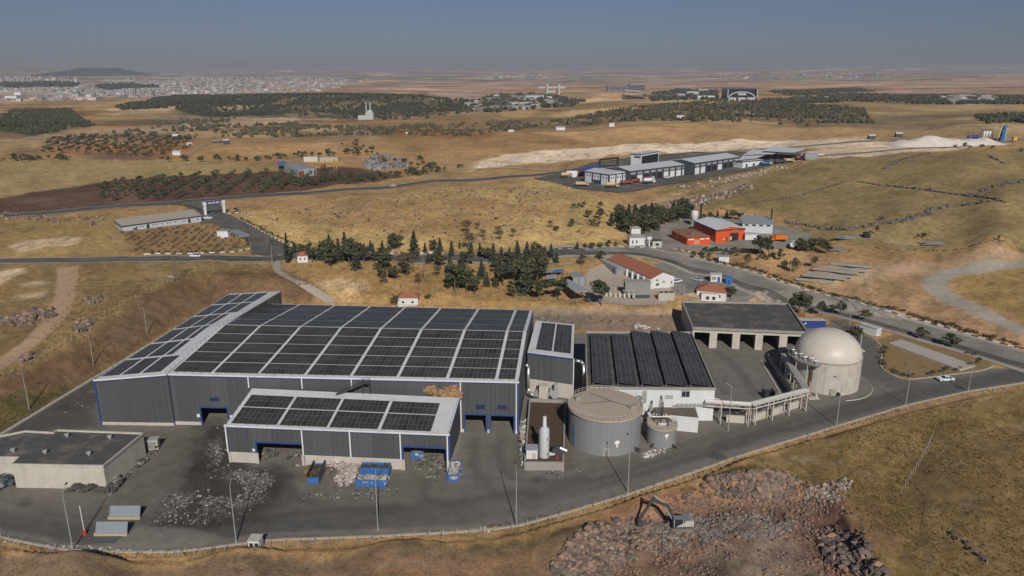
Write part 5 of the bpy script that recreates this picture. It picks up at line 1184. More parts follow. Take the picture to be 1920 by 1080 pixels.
for (px, py, lab) in ((234, 972, 'tilted grey ribbed steel plate on a beige kerb, the farther of two'), (209, 1003, 'tilted grey steel plate propped beside a dark pit grate')):
    q = U(px, py); root = thing('tipping_plate', lab, 'steel plate', q); wd = 6.0 if px > 220 else 6.0
    M_PLATE = mat('grey_plate', (.22,.25,.27), .5, .12)
    MB().add([(q[0] - 3, q[1], .5), (q[0] + 3, q[1], .5), (q[0] + 3, q[1] + .9, 2.3), (q[0] - 3, q[1] + .9, 2.3), (q[0] - 3, q[1] + .12, .45), (q[0] + 3, q[1] + .12, .45), (q[0] + 3, q[1] + 1.02, 2.25), (q[0] - 3, q[1] + 1.02, 2.25)], [(0, 1, 2, 3), (5, 4, 7, 6), (0, 4, 5, 1), (3, 2, 6, 7), (1, 5, 6, 2), (4, 0, 3, 7)]).build('plate', M_PLATE, root)
    g = MB()
    for k in range(14): x = q[0] - 2.8 + k * .43; g.bar((x, q[1] - .05, .55), (x, q[1] + .85, 2.32), .06, .06)
    g.build('rib', M_PLATE, root); MB().box((q[0], q[1] - .15, .25), (6.3, .5, .5)).build('footing', M_TANW, root)
q = U(196, 1014); root = MB().prism([xy(U(172,1019)), xy(U(214,1019)), xy(U(228,1006)), xy(U(186,1006))], .03, .1).build('pit_cover', mat('pit_steel', (.10,.105,.11), .6, .15)); tag(root, 'flat dark steel pit cover in front of the tilted plate', 'pit cover')
# right hand side: containers, weighbridge, bollards
q = U(1521, 613); root = thing('blue_container', 'blue shipping container behind the garage with a white curved mark', 'container', (0, 0, 0)); M_BC = mat('container_blue', (.03,.05,.20), .5, .15)
g = MB(); g.box((0, 0, 1.4), (8.5, 2.6, 2.6))
for k in range(26): g.box((-4.1 + k * .33, -1.31, 1.4), (.14, .08, 2.4))
g.build('body', M_BC, root); MB().box((0, 0, 2.74), (8.6, 2.7, .08)).build('roof', M_CONC, root)
g = MB()
for k in range(7): a = -1.9 + k * .32; g.box((-3.2 + .75 * math.cos(a), -1.39, 1.95 + .6 * math.sin(a)), (.34, .04, .2))
g.build('mark', M_WHITE, root); root.location = (q[0], q[1], 0); root.rotation_euler = (0, 0, -.03)
q = U(1630, 625); root = thing('white_container', 'white site container with a pale roof behind the round digester', 'container', (0, 0, 0)); MB().box((0, 0, 1.4), (6.5, 2.6, 2.6)).build('body', M_WALL, root); MB().box((0, 0, 2.76), (6.8, 2.9, .1)).build('roof', M_CONC, root); MB().box((3.27, .2, 1.4), (.05, 1.6, 1.6)).build('door', mat('light_blue_door', (.45,.5,.55), .6, .1), root); root.location = (q[0], q[1], 0); root.rotation_euler = (0, 0, -1.0)
WB = [U(1666,643,.6), U(1690,636,.6), U(1829,685,.6), U(1800,693,.6)]
root = thing('weighbridge', 'long beige weighbridge slab on the grass island', 'weighbridge', (*xy(mid(WB[0], WB[2], 0)), 0)); MB().prism([xy(w) for w in WB][::-1], .1, .6).build('deck', mat('beige_deck', (.42,.36,.31), .9, .08, .4), root)
for px, py in ((1675,641),(1817,682)): z = U(px, py, .6); MB().tube(z, (z[0], z[1], 1.9), .12, 8).build('bollard', MATS['red_barrel'], root)
q = U(1609, 657); root = thing('gas_flare', 'slim grey equipment skid standing right of the dome', 'equipment', q); g = MB(); g.box((q[0], q[1], .15), (3.2, 2.6, .3)); g.build('plinth', M_CONC, root); g = MB(); g.box((q[0] - .3, q[1], 2.6), (.9, .9, 4.6)); g.build('column', M_DSTEEL, root); MB().tube((q[0] + .4, q[1] - .2, .3), (q[0] + .4, q[1] - .2, 5.2), .22, 8).build('pipe', M_STEEL, root); MB().box((q[0] - 3.2, q[1] + .6, 3.5), (3.0, .4, .4)).build('crossbar', M_STEEL, root)
# concrete walls round the mill: soot heaps, rubble, litter
def chips(name, poly_px, n, smin, smax, cols, label, cat, zamp=0.0, mound=None, flat=.6, z0=0.0, base=CUBE):
    pts = scatter([U(a, b)[:2] for a, b in poly_px], n * 8); kk = fbm(pts[:, 0] / 5, pts[:, 1] / 5, 4, 141); ed = -sdf(pts[:, 0], pts[:, 1], [U(a, b)[:2] for a, b in poly_px]); pts = pts[rng.random(len(pts)) < np.clip((kk - .38) / .25, .02, 1) ** 1.5 * np.clip(ed / 3, .03, 1)][:n]; z = np.full(len(pts), z0)
    if mound:
        for mx, my, mr, mh in mound:
            cx, cy = U(mx, my)[:2]; d = np.hypot(pts[:, 0] - cx, pts[:, 1] - cy) / mr; z = np.maximum(z, z0 + mh * np.clip(1 - d * d, 0, 1))
        z = z * rng.uniform(.55, 1.0, len(pts))
    P = np.c_[pts, z + .02]; sz = smin + (smax - smin) * rng.random(len(pts)) ** 2.2
    V, Fm, Cc = merge(*base, P, sz, np.array(cols)[rng.integers(0, len(cols), len(pts))], flat, jit=.4)
    return tag(npmesh(name, V, Fm, M_TRASH, col=Cc), label, cat, kind='stuff')
LIT = [(.2,.18,.16),(.13,.11,.095),(.31,.29,.275),(.07,.06,.052),(.09,.078,.068),(.15,.13,.115),(.1,.086,.075),(.24,.22,.2)]
chips('litter', [(425,872),(490,872),(540,905),(500,960),(420,985),(300,1000),(270,970),(340,920),(400,880)], 1500, .04, .2, LIT, 'scattered pale rubbish', 'litter')
chips('litter', [(425,868),(500,880),(545,915),(470,930),(410,915)], 1500, .04, .2, LIT, 'scattered pale rubbish', 'litter', mound=[(480,890,9,.4)])
chips('litter', [(300,920),(420,915),(470,945),(380,965),(300,950)], 600, .05, .26, LIT, 'pale rubbish', 'litter')
chips('litter', [(395,800),(425,790),(430,860),(400,880),(370,880)], 500, .05, .22, LIT, 'rubbish', 'litter')
chips('rubble_heap', [(605,868),(680,872),(690,905),(640,915),(605,905)], 3200, .08, .32, [(.44,.36,.32),(.36,.28,.24),(.5,.43,.39),(.28,.22,.19),(.55,.5,.46)], 'heap of pinkish rubble', 'rubble', mound=[(640,880,7,1.4),(672,882,4.5,1.1)])
chips('litter', [(560,905),(760,915),(760,935),(560,940)], 260, .05, .25, LIT, 'rubbish', 'litter')
chips('litter', [(770,850),(840,850),(840,905),(770,905)], 320, .05, .3, LIT, 'rubbish', 'litter')
chips('litter', [(490,840),(570,845),(570,880),(490,875)], 600, .05, .3, LIT, 'rubbish', 'litter', mound=[(540,850,6,1.0)])
chips('litter', [(210,780),(330,710),(180,760),(30,810),(150,740)], 160, .05, .26, LIT, 'rubbish', 'litter')
chips('soot_heap', [(108,905),(205,908),(215,925),(110,925)], 1800, .1, .35, [(.06,.055,.05),(.09,.08,.07),(.12,.1,.085)], 'row of dark soil heaps', 'soil', mound=[(119,917,1.8,1.5),(149,918,2.0,1.4),(172,919,1.7,1.3),(203,922,1.6,.9),(160,922,6,.7)])
chips('rubble_heap', [(198,920),(290,838),(300,846),(240,900),(205,932)], 1500, .1, .45, LIT, 'rubble', 'rubble', mound=[(225,905,4,1.2),(275,862,4,.7)])
chips('tyre_heap', [(-5,895),(24,893),(26,915),(-5,920)], 700, .15, .5, [(.04,.045,.05),(.08,.1,.11),(.3,.32,.33)], 'dark scrap heap', 'scrap', mound=[(10,906,3.5,1.8)])
chips('tyre_heap', [(283,845),(297,838),(305,848),(288,855)], 260, .2, .5, [(.03,.03,.03),(.05,.05,.05)], 'black bags', 'scrap', mound=[(292,847,2,1.2)])
chips('gravel_litter', [(1060,855),(1080,870),(1130,880),(1060,900),(985,900),(985,884)], 130, .04, .2, LIT, 'grit', 'litter')
chips('gravel_litter', [(1195,848),(1245,838),(1255,850),(1210,866)], 260, .05, .25, [(.5,.47,.42),(.38,.34,.3),(.6,.58,.55)], 'grit', 'litter')
chips('gravel_litter', [(0,1010),(330,1030),(960,985),(970,995),(500,1022),(330,1044),(0,1020)], 2500, .04, .25, [(.4,.36,.3),(.28,.24,.19),(.5,.47,.42),(.12,.13,.06)], 'grit', 'litter')
chips('rubble_heap', [(1005,590),(1270,590),(1262,618),(1000,612)], 170, .05, .4, LIT, 'rubble', 'rubble')
chips('rubble_heap', [(1185,610),(1240,612),(1235,620),(1185,618)], 200, .1, .4, [(.6,.58,.55)], 'rubble', 'rubble', mound=[(1200,615,3,.8)])
# ------------------------------------------------------------------ small houses, sheds, vehicles, people
M_TILE = mat('roof_tiles', (.33,.125,.07), .85, .2, 1.0); M_TILEB = mat('brown_tiles', (.24,.115,.075), .85, .15, 1.0); M_ORANGE = mat('orange_cladding', (.62,.085,.018), .6, .08, .5, streak=.08); M_GREYR = mat('grey_sheet', (.27,.28,.28), .55, .15, .5, streak=.1)
M_NAVY = mat('anthracite', (.055,.062,.075), .6, .1); M_PREFAB = mat('prefab_wall', (.42,.46,.52), .6, .06); M_TANR = mat('sand_roof', (.40,.34,.27), .8, .12); M_GREEN = mat('green_paint', (.12,.26,.17), .7, .2); M_CBLUE = mat('canopy_blue', (.04,.08,.24), .5, .2)
def vadd(a, b, k=1.0): return tuple(a[i] + k * b[i] for i in range(len(b)))
def building(name, label, cat, c4, ze, z0, wm, rm, roof='flat', zr=None, hang=.4, loc=None, group=None, fascia=None):
    """c4: front-left, front-right, back-right, back-left (world xy at eave). roof: flat, gable (ridge along the front), gable2 (ridge front to back), hip, shed"""
    c4 = [xy(q) for q in c4]; cen = (sum(q[0] for q in c4) / 4, sum(q[1] for q in c4) / 4)
    root = thing(name, label, cat, (*cen, z0), group); A, B, C, D = c4; zr = zr or ze + 1.5
    g = MB(); top = [ze] * 4
    if roof == 'shed': top = [ze, ze, zr, zr]
    g.prism([A, B, C, D], z0 - .6, top)
    ml = lambda p, q: ((p[0] + q[0]) / 2, (p[1] + q[1]) / 2)
    if roof == 'gable': R0, R1 = ml(A, D), ml(B, C); g.tri((*D, ze), (*A, ze), (*R0, zr)); g.tri((*B, ze), (*C, ze), (*R1, zr))
    if roof == 'gable2': R0, R1 = ml(A, B), ml(D, C); g.tri((*A, ze), (*B, ze), (*R0, zr)); g.tri((*C, ze), (*D, ze), (*R1, zr))
    g.build('wall', wm, root)
    ex = lambda q, k=1 + 0: tuple(cen[i] + (q[i] - cen[i]) * (1 + hang / max(math.dist(q, cen), 1)) for i in (0, 1))
    a, b, c, d = map(ex, c4); e = .05; th = .18; r = MB()
    if roof == 'flat': r.prism([a, b, c, d], ze + .01, ze + .25)
    elif roof == 'shed': r.prism([a, b, c, d], [ze + e, ze + e, zr + e, zr + e], [ze + e + th, ze + e + th, zr + e + th, zr + e + th])
    elif roof in ('gable', 'gable2'):
        if roof == 'gable2': a, b, c, d = b, c, d, a
        r0, r1 = ml(a, d), ml(b, c)
        r.prism([a, b, r1, r0], [ze + e, ze + e, zr + e, zr + e], [ze + e + th, ze + e + th, zr + e + th, zr + e + th]); r.prism([r0, r1, c, d], [zr + e, zr + e, ze + e, ze + e], [zr + e + th, zr + e + th, ze + e + th, ze + e + th])
    elif roof == 'hip':
        if math.dist(a, b) < math.dist(b, c): a, b, c, d = b, c, d, a
        L = math.dist(a, b); w = math.dist(b, c); k = min(w / 2 / L, .49); m0, m1 = ml(a, d), ml(b, c); r0 = lerp(m0, m1, k); r1 = lerp(m1, m0, k)
        vs = [(*a, ze + e), (*b, ze + e), (*c, ze + e), (*d, ze + e), (*r0, zr), (*r1, zr)]; r.add(vs, [(0, 1, 5, 4), (1, 2, 5), (2, 3, 4, 5), (3, 0, 4), (3, 2, 1, 0)])
    r.build('roof', rm, root)
    if fascia:
        g = MB(); o = [ex(q) for q in c4]
        for p, q in zip(o, o[1:] + o[:1]): g.bar((*p, ze - .15), (*q, ze - .15), .2, .6)
        g.build('fascia', fascia, root)
    return root
def par(A, B, D): return [xy(A), xy(B), (B[0] + D[0] - A[0], B[1] + D[1] - A[1]), xy(D)]
def boxhouse(px, py, L, Wd, h, rz, name, label, cat, wm, rm, roof='flat', zr=None, hang=.25, **k):
    q = G(px, py); ca, sa = math.cos(rz), math.sin(rz)
    c4 = [(q[0] + x * ca - y * sa, q[1] + x * sa + y * ca) for x, y in ((-L / 2, 0), (L / 2, 0), (L / 2, Wd), (-L / 2, Wd))]
    return building(name, label, cat, c4, q[2] + h, q[2], wm, rm, roof, q[2] + (zr or h + 1.2), hang, **k), [(*p,) for p in c4], q[2]
def wins(root, a, b, z0, spots, w=1.0, z=(1.0, 2.1), gm=None, fm=None):
    for s in spots: window(root, a, b, (s - w / 2, s + w / 2, z0 + z[0], z0 + z[1]), fm=fm or M_WHITE, gm=gm, mullion=False)
# office with the red gabled roof in the compound
z0 = hz(*G(1221,541)[:2]); ze = z0 + 4.3
A, B, D = U(1220.7,522.5,ze), U(1264.5,517.6,ze), U(1140,486.8,ze); c4 = par(A, B, D)
root = building('office_building', 'long white office with a red tiled gable roof in the beige compound', 'office', c4, ze, z0, M_WALL, M_TILE, 'gable2', ze + 2.2, .5)
a, b = c4[0], c4[1]; L = math.dist(a, b)
window(root, a, b, (L * .2, L * .38, z0 + .9, z0 + 2.3), fm=M_WHITE, bars=2)
for s, z in ((.22, 3.1), (.5, 2.2)): panel_on('air_conditioner', a, b, (L * s, L * s + .9, z0 + z, z0 + z + .7), M_CONC2, root, .35)
c = along(a, b, L * .88, .02, z0 + 1.9); MB().tube(c, (c[0], c[1] - .08, c[2]), .45, 14).build('round_sign', mat('sign_red', (.35,.03,.03), .6, .1), root)
a, b = c4[3], c4[0]; L = math.dist(a, b)
for k in range(5): c = along(a, b, L * (.48 + .125 * k), .35, z0 + 1.9); MB().box(c, (.5, .7, 4.2), math.atan2(b[1] - a[1], b[0] - a[0])).build('pillar', M_WALL, root)
wins(root, a, b, z0, [L * (.54 + .125 * k) for k in range(4)], 2.4, (.6, 2.9), fm=M_CBLUE)
z0 = hz(*G(1156,516)[:2]); ze = z0 + 3.3; root = building('lean_to_shed', 'grey lean-to shed with a pale sheet roof against the red roofed office', 'shed', [U(1126.7,488,ze), U(1156,502.4,ze), U(1166,499.5,ze), U(1138,486,ze)], ze, z0, M_GREYR, M_STEEL, 'flat', hang=.3)
panel_on('door', *[xy(q) for q in (U(1126.7,488,ze), U(1156,502.4,ze))], (11, 12.2, z0, z0 + 2.6), M_CBLUE, root)
def canopy(px4, h, label, rm, cat='shed', post=None, tilt=0.0, name='canopy_shed', side=None):
    zz = np.mean([G(a, b + 12)[2] for a, b in px4]); P = [U(a, b, zz + h + (tilt if i > 1 else 0)) for i, (a, b) in enumerate(px4)]; root = thing(name, label, cat, (*xy(mid(P[0], P[2], 0)), zz))
    sheet_roof('roof', P, .15, rm, root)
    for q in P + [mid(P[0], P[1], P[0][2]), mid(P[2], P[3], P[2][2])]: MB().tube((q[0], q[1], hz(q[0], q[1]) - .3), (q[0], q[1], q[2]), .12, 6).build('post', post or M_DSTEEL, root)
    if side:
        g = MB()
        for i, j in side: g.quad((P[i][0], P[i][1], zz - .3), (P[j][0], P[j][1], zz - .3), P[j], P[i])
        g.build('side_sheet', M_GREYR, root)
    return root
canopy([(1078.5,548),(1104.8,545),(1066,524),(1050,526)], 4.2, 'long open shed with a grey sheet roof by the two dark pines', M_STEEL)
canopy([(1074,521),(1097.5,520),(1086,509.5),(1063,513)], 3.2, 'small grey roofed shed in the middle of the compound shelters', M_GREYR, side=[(0, 1)])
canopy([(1024,524),(1045,520.5),(1043,514.5),(1023,517)], 3.0, 'flat grey shelter beside the tall pines of the compound', M_STEEL)
canopy([(1035,511),(1056,508.5),(1055,505),(1040,506)], 2.6, 'blue tarpaulin shelter behind the compound sheds', mat('tarp_blue', (.04,.16,.42), .6, .15)); canopy([(1018,512),(1038,510),(1034,504),(1022,505)], 2.6, 'dull grey shelter next to the blue tarpaulin', M_GREYR)
fence('low green fence along the back of the compound', GP([(1022,503),(1060,500),(1088,499)]), hgt=2.0, sp=2.5, brace=0, pm=M_GREEN, wires=14, wm=M_GREEN, r=.05)
root, c4, z0 = boxhouse(1195, 560, 9.5, 4.5, 6.2, 0, 'transformer_house', 'tall grey windowless block standing before the beige compound', 'building', mat('grey_render', (.24,.235,.22), .85, .08), M_CONC2); panel_on('base_band', c4[0], c4[1], (0, 9.5, z0, z0 + 1.5), M_DSTEEL, root)
root = thing('transformer', 'white transformer box with three dark round fans on top', 'transformer', G(1248,563)); q = G(1248, 563); MB().box((q[0], q[1], q[2] + 1.7), (6.0, 2.4, 3.0)).build('body', M_CONC, root)
for k in range(3): MB().tube((q[0] - 1.9 + k * 1.9, q[1] - .3, q[2] + 3.2), (q[0] - 1.9 + k * 1.9, q[1] - .3, q[2] + 3.4), .75, 16).build('fan', M_BLACK, root)
g = MB()
for k in range(9): g.box((q[0] - 2.7 + k * .66, q[1] - 1.24, q[2] + 1.6), (.1, .1, 2.6))
g.build('rib', M_STEEL, root)
q = G(1160, 558); root = thing('switch_gear', 'cluttered pale steel switch frames beside the grey windowless block', 'switchgear', q)
for k in range(7):
    x = q[0] - 5 + k * 1.7; y = q[1] + random.uniform(-1, 1); g = MB(); h = random.uniform(2.2, 4.2); g.bar((x, y, q[2]), (x, y, q[2] + h), .14, .14); g.bar((x - .7, y, q[2] + h), (x + .9, y + .3, q[2] + h), .12, .12); g.box((x + .3, y, q[2] + 1), (.9, .7, 1.6)); g.build('frame', M_CONC, root)
q = G(1268, 556); root = thing('lattice_mast', 'pale steel lattice frames beside the transformer box', 'mast', q); g = MB()
for k in range(4):
    x = q[0] - 2 + k * 1.6
    for s in (-.35, .35): g.bar((x + s, q[1], q[2]), (x + s * .6, q[1], q[2] + 5.0), .07, .07)
    for j in range(7): g.bar((x - .35, q[1], q[2] + j * .7), (x + .35, q[1], q[2] + j * .7 + .7), .05, .05)
g.bar((q[0] - 2, q[1], q[2] + 4.6), (q[0] + 2.8, q[1], q[2] + 4.6), .1, .1); g.build('lattice', M_STEEL, root)
# hipped house by the car park
root, c4, z0 = boxhouse(1333, 561, 11, 8.5, 3.0, -.38, 'hipped_house', 'white house with a red hipped roof near the car park', 'house', M_WALL, M_TILE, 'hip', 5.0, .6); wins(root, c4[0], c4[1], z0, (2, 5, 8.5), 1.3, (.8, 2.2)); wins(root, c4[3], c4[0], z0, (2, 5.5), 1.3, (.8, 2.2))
root, c4, z0 = boxhouse(1331, 565, 6.5, 3, 2.9, -.15, 'porch_room', 'low white porch room in front of the red hipped house', 'annex', M_WALL, M_CONC); wins(root, c4[0], c4[1], z0, (2.3, 4.6), 1.5, (.5, 2.1))
root, c4, z0 = boxhouse(1342, 529, 4.2, 2.8, 3.0, -.2, 'white_kiosk', 'white kiosk with a blue door at the car park edge', 'kiosk', M_WALL, M_CONC, hang=.3); panel_on('door', c4[0], c4[1], (2.7, 3.7, z0, z0 + 2.2), M_CBLUE, root); panel_on('shutter', c4[0], c4[1], (.4, 2.2, z0 + .9, z0 + 2.2), M_CONC2, root)
root, c4, z0 = boxhouse(1366, 535, 2.4, 2.4, 3.0, -.3, 'blue_kiosk', 'small bright blue booth between the white kiosk and the road', 'kiosk', mat('booth_blue', (.03,.17,.42), .5, .15), MATS['booth_blue'], hang=.15); panel_on('door', c4[0], c4[1], (.7, 1.7, z0, z0 + 2.2), M_CBLUE, root)
# small houses near the trees
root, c4, z0 = boxhouse(765, 574, 7.5, 5, 3.2, .0, 'gate_lodge', 'small white lodge with a red roof peeping over the solar hall', 'house', M_WALL, M_TILE, 'hip', 4.9, .6); wins(root, c4[0], c4[1], z0, (2, 5.5), 1.2)
root, c4, z0 = boxhouse(568, 492, 4.2, 3.8, 2.8, .1, 'roadside_lodge', 'tiny white hut with a red roof under the roadside conifers', 'hut', M_WALL, M_TILE, 'hip', 4.2, .5); wins(root, c4[0], c4[1], z0, (1.2, 3), .8)
root, c4, z0 = boxhouse(1195, 461, 7.5, 5.5, 4.0, .05, 'gatehouse', 'white gatehouse with a grey hipped roof beside the orange shed yard', 'gatehouse', M_WALL, M_CONC2, 'hip', 5.2, .6); wins(root, c4[0], c4[1], z0, (1.5, 3.4), .9, (1, 2.8))
boxhouse(1192, 444, 4.5, 4, 4.2, .05, 'gatehouse', 'smaller white hut with a grey roof behind the gatehouse', 'hut', M_WALL, M_CONC2, 'hip', 5.0, .5)
root, c4, z0 = boxhouse(1232, 464, 4.2, 3, 3.0, 0, 'barrier_booth', 'brown framed booth by the road beside the gatehouse', 'booth', M_CONC, M_DSTEEL); wins(root, c4[0], c4[1], z0, (2.1,), 2.0, (.6, 2.2))
q = G(1217, 463); root = thing('gate_sign', 'white sign board on a post between gatehouse and booth', 'sign', q); MB().box((q[0], q[1], q[2] + 2), (.5, .4, 4)).build('post', M_WALL, root); MB().box((q[0], q[1] - .05, q[2] + 4.2), (2.0, .5, 1.3)).build('board', M_WALL, root)
root, c4, z0 = boxhouse(1357, 492, 4.4, 3.2, 2.6, -.15, 'meter_hut', 'white hut with a dark flat roof behind the painted kerb', 'hut', M_WALL, M_CONC2, hang=.5)
# orange shed group
z0 = hz(*G(1370,454)[:2]); ze = z0 + 6.0
A, B, D = U(1342.7,431.8,ze), U(1396.9,428.3,ze), U(1302,414.4,ze); c4 = par(A, B, D)
root = building('orange_shed', 'bright orange shed with a white roof and a wide open door', 'shed', c4, ze, z0, M_ORANGE, M_ROOFW, 'gable2', ze + 1.4, .3, fascia=M_NAVY); a, b = c4[0], c4[1]; L = math.dist(a, b)
panel_on('dark_doorway_panel', a, b, (L * .49, L * .79, z0, z0 + 4.2), M_BLACK, root, .06); panel_on('door', a, b, (L * .36, L * .42, z0 + .2, z0 + 2.4), M_NAVY, root); panel_on('sign_band', a, b, (L * .57, L * .76, z0 + 5.3, z0 + 5.8), M_WHITE, root); panel_on('door_leaf', a, b, (L * .5, L * .56, z0 + .8, z0 + 2.6), M_CREAM, root, .1); panel_on('notice', a, b, (L * .26, L * .33, z0 + 1.2, z0 + 1.7), M_CREAM, root)  # black panel on the wall stands in for the shade inside the open door
for p, q in ((c4[3], c4[0]),):
    for k in range(4): c = along(p, q, math.dist(p, q) * (k + .5) / 4, .08, z0 + 3); MB().box(c, (.25, .16, 6), math.atan2(q[1] - p[1], q[0] - p[0])).build('column', mat('dark_orange', (.22,.05,.02), .6, .1), root)
z0 = hz(*G(1289,458)[:2]); ze = z0 + 3.4; A, B, D = U(1288.6,446.2,ze), U(1332.4,443.8,ze), U(1259.4,431.8,ze); c4 = par(A, B, D)
root = building('orange_office', 'low orange building with a brown hipped roof before the orange shed', 'building', c4, ze, z0, M_ORANGE, M_TILEB, 'hip', ze + 1.8, .6); a, b = c4[0], c4[1]; L = math.dist(a, b)
for s0, s1 in ((.06, .3), (.55, .75), (.82, .94)): panel_on('window_band', a, b, (L * s0, L * s1, z0 + 2.3, z0 + 2.8), M_WHITE, root)
for s in (.3, .42): panel_on('door', a, b, (L * s, L * s + 1.4, z0, z0 + 2.2), mat('faded_orange', (.6,.24,.14), .7, .2), root)
window(root, c4[3], c4[0], (5.5, 7, z0 + 1, z0 + 2.2), fm=M_WHITE)
z0 = hz(*G(1430,438)[:2]); ze = z0 + 4.8; A, B, D = U(1392.6,419,ze), U(1449.3,420.8,ze), U(1391,405,ze + 1.2); c4 = par(A, B, D)
root = building('grey_barn', 'pale grey barn with a dark chimney behind the orange shed', 'barn', c4, ze, z0, M_CONC2 if False else mat('barn_wall', (.50,.52,.53), .7, .06), M_GREYR, 'shed', ze + 1.4, .5); a, b = c4[0], c4[1]; L = math.dist(a, b)
for k in range(4): window(root, a, b, (L * (.07 + .24 * k), L * (.2 + .24 * k), z0 + 3.7, z0 + 4.5), fm=M_DSTEEL, bars=4)
q = U(1446, 411, ze + 1.2); MB().tube((q[0], q[1], ze), (q[0], q[1], ze + 6.5), .35, 8).build('chimney', M_BLACK, root); q = U(1415, 405, ze + 1.2); MB().tube((q[0], q[1], ze), (q[0], q[1], ze + 2.5), .2, 8).build('vent_pipe', M_DSTEEL, root)
boxhouse(1408, 450, 5.5, 4, 2.6, -.1, 'white_annex', 'low white lean-to between the orange shed and the tree', 'annex', M_WALL, M_CONC, hang=.2)
q = G(1301, 424); root = thing('silo_tank', 'white cylindrical tank on legs behind the orange office', 'tank', q); MB().lathe((q[0], q[1]), [(.3, q[2] + 2.6), (1.7, q[2] + 3.6), (1.7, q[2] + 7.6), (1.2, q[2] + 8.1)], 24).build('vessel', M_WALL, root, True)
for dx, dy in ((-1.2, -1.2), (1.2, -1.2), (1.2, 1.2), (-1.2, 1.2)): MB().tube((q[0] + dx, q[1] + dy, q[2] - .3), (q[0] + dx, q[1] + dy, q[2] + 3.4), .12, 6).build('leg', M_CREAM, root)
q = G(1313, 414); root = MB().tube((q[0], q[1], q[2]), (q[0], q[1], q[2] + 9), .5, 10).build('chimney_stack', M_BLACK); tag(root, 'black chimney standing behind the white tank on legs', 'chimney')
# prefab office, gate and cabin
z0 = hz(*G(300,425)[:2]); ze = z0 + 2.9; A, B, D = U(229,424,ze), U(377,404.3,ze), U(215.6,413,ze + .7); c4 = par(A, B, D)
root = building('prefab_office', 'long pale blue prefab office with a sand coloured roof', 'prefab building', c4, ze, z0, M_PREFAB, M_TANR, 'shed', ze + 1.0, .45, fascia=M_NAVY); a, b = c4[0], c4[1]; L = math.dist(a, b)
for p in (1225, 1255, 1280, 1367, 1393, 1446, 1495, 1520, 1565, 1632, 1655, 1772): s = L * (p - 1105) / 705; window(root, a, b, (s - .5, s + .5, z0 + .9, z0 + 2.0), fm=M_WHITE, mullion=False)
for p in (1322, 1695): s = L * (p - 1105) / 705; panel_on('door', a, b, (s - .65, s + .65, z0, z0 + 2.1), M_BLACK, root)
gl, gr = G(385.5, 403.5), G(420.5, 399.3); root = thing('entrance_gate', 'entrance gate of two patterned white pillars under a blue banner beam', 'gate', mid(gl, gr, min(gl[2], gr[2])))
M_BAN = mat('banner_blue', (.03,.04,.17), .6, .1); yaw = math.atan2(gr[1] - gl[1], gr[0] - gl[0])
for q in (gl, gr):
    p = MB().box((q[0], q[1], q[2] + 2.8), (1.3, 1.0, 6.4), yaw).build('pillar', M_WALL, root); g = MB()
    for k in range(7): g.box((q[0], q[1] - .53, q[2] + .8 + k * .72), (.7, .05, .42), yaw)
    g.build('pillar_pattern', M_NAVY, p); MB().box((q[0], q[1] - .05, q[2] + 6.3), (1.9, 1.3, 1.5), yaw).build('capital', M_WALL, root)
g = MB(); m_ = mid(gl, gr, (gl[2] + gr[2]) / 2 + 6.4); g.box(m_, (math.dist(gl, gr) - 1.6, .6, 1.5), yaw); bm_ = g.build('banner', M_BAN, root); g = MB()
for k in range(16):
    if k % 5 != 4: c = along(gl, gr, 2.2 + k * (math.dist(gl, gr) - 4) / 15, .32, m_[2] - .05 + .1 * (k % 2)); g.box(c, (.36, .05, .55), yaw)
g.build('lettering', M_WHITE, bm_)
root, c4, z0 = boxhouse(418, 446, 5.2, 3.6, 3.2, .0, 'white_cabin', 'plain white cabin at the edge of the red nursery plot', 'cabin', M_WALL, M_GREYR, hang=.2)
q = G(448, 440); cc = GP([(428,434),(446,431),(468,443),(450,447)]); root = tag(MB().prism(cc, hz(*cc[0]) - .3, hz(*cc[0]) + .45).build('truck_scale', M_GREYR), 'grey steel truck scale beside the white cabin', 'weighbridge')
M_WOOD = mat('weathered_wood', (.16,.12,.09), .9, .2)
def power_pole(px, py, h, label, twin=True):
    q = G(px, py); root = thing('power_pole', label, 'power pole', q); g = MB()
    for s in ((-.5, .5) if twin else (0,)): g.tube((q[0] + s, q[1], q[2] - .3), (q[0] + s * .5, q[1], q[2] + h), .16, 6, .1)
    if twin:
        for k in range(8): g.bar((q[0] - .5, q[1], q[2] + h * k / 8), (q[0] + .5, q[1], q[2] + h * (k + .9) / 8), .07, .07)
    g.build('pole', M_WOOD, root); MB().bar((q[0] - 1.3, q[1], q[2] + h - .6), (q[0] + 1.3, q[1], q[2] + h - .6), .16, .16).build('cross_arm', M_WOOD, root)
power_pole(330, 526, 11, 'dark lattice power pole on the slope below the road'); power_pole(341, 521, 10, 'paler twin power pole beside the dark lattice one'); power_pole(502, 467, 11, 'power pole in the middle of the gate drive'); power_pole(795, 525, 9, 'thin power pole below the roadside conifers', False)
q = G(312, 518); root = thing('fallen_frame', 'toppled pale steel frame lying by the lattice poles', 'scrap', q); g = MB()
for k in range(3): g.bar((q[0] + k * .8, q[1], q[2] + .3), (q[0] + 4 + k * .8, q[1] - 5, q[2] + .8), .25, .25)
g.build('beam', M_CREAM, root)
for px, py, h, lab in ((511,497,9,'roadside lamp post at the gravel path'),(979,500,10,'pale lamp post rising among the dark pines'),(1481,521,9,'lamp post beside the stacked concrete beams'),(1555,545,8,'lamp post behind the painted kerb near the beams'),(1607,583,8,'lamp post with short arms by the road above the dome'),(1262,520,0,'')):
    if h: q = G(px, py); LP.put(q, -.9, h / 9.2, lab, 'lamp posts along the main road')
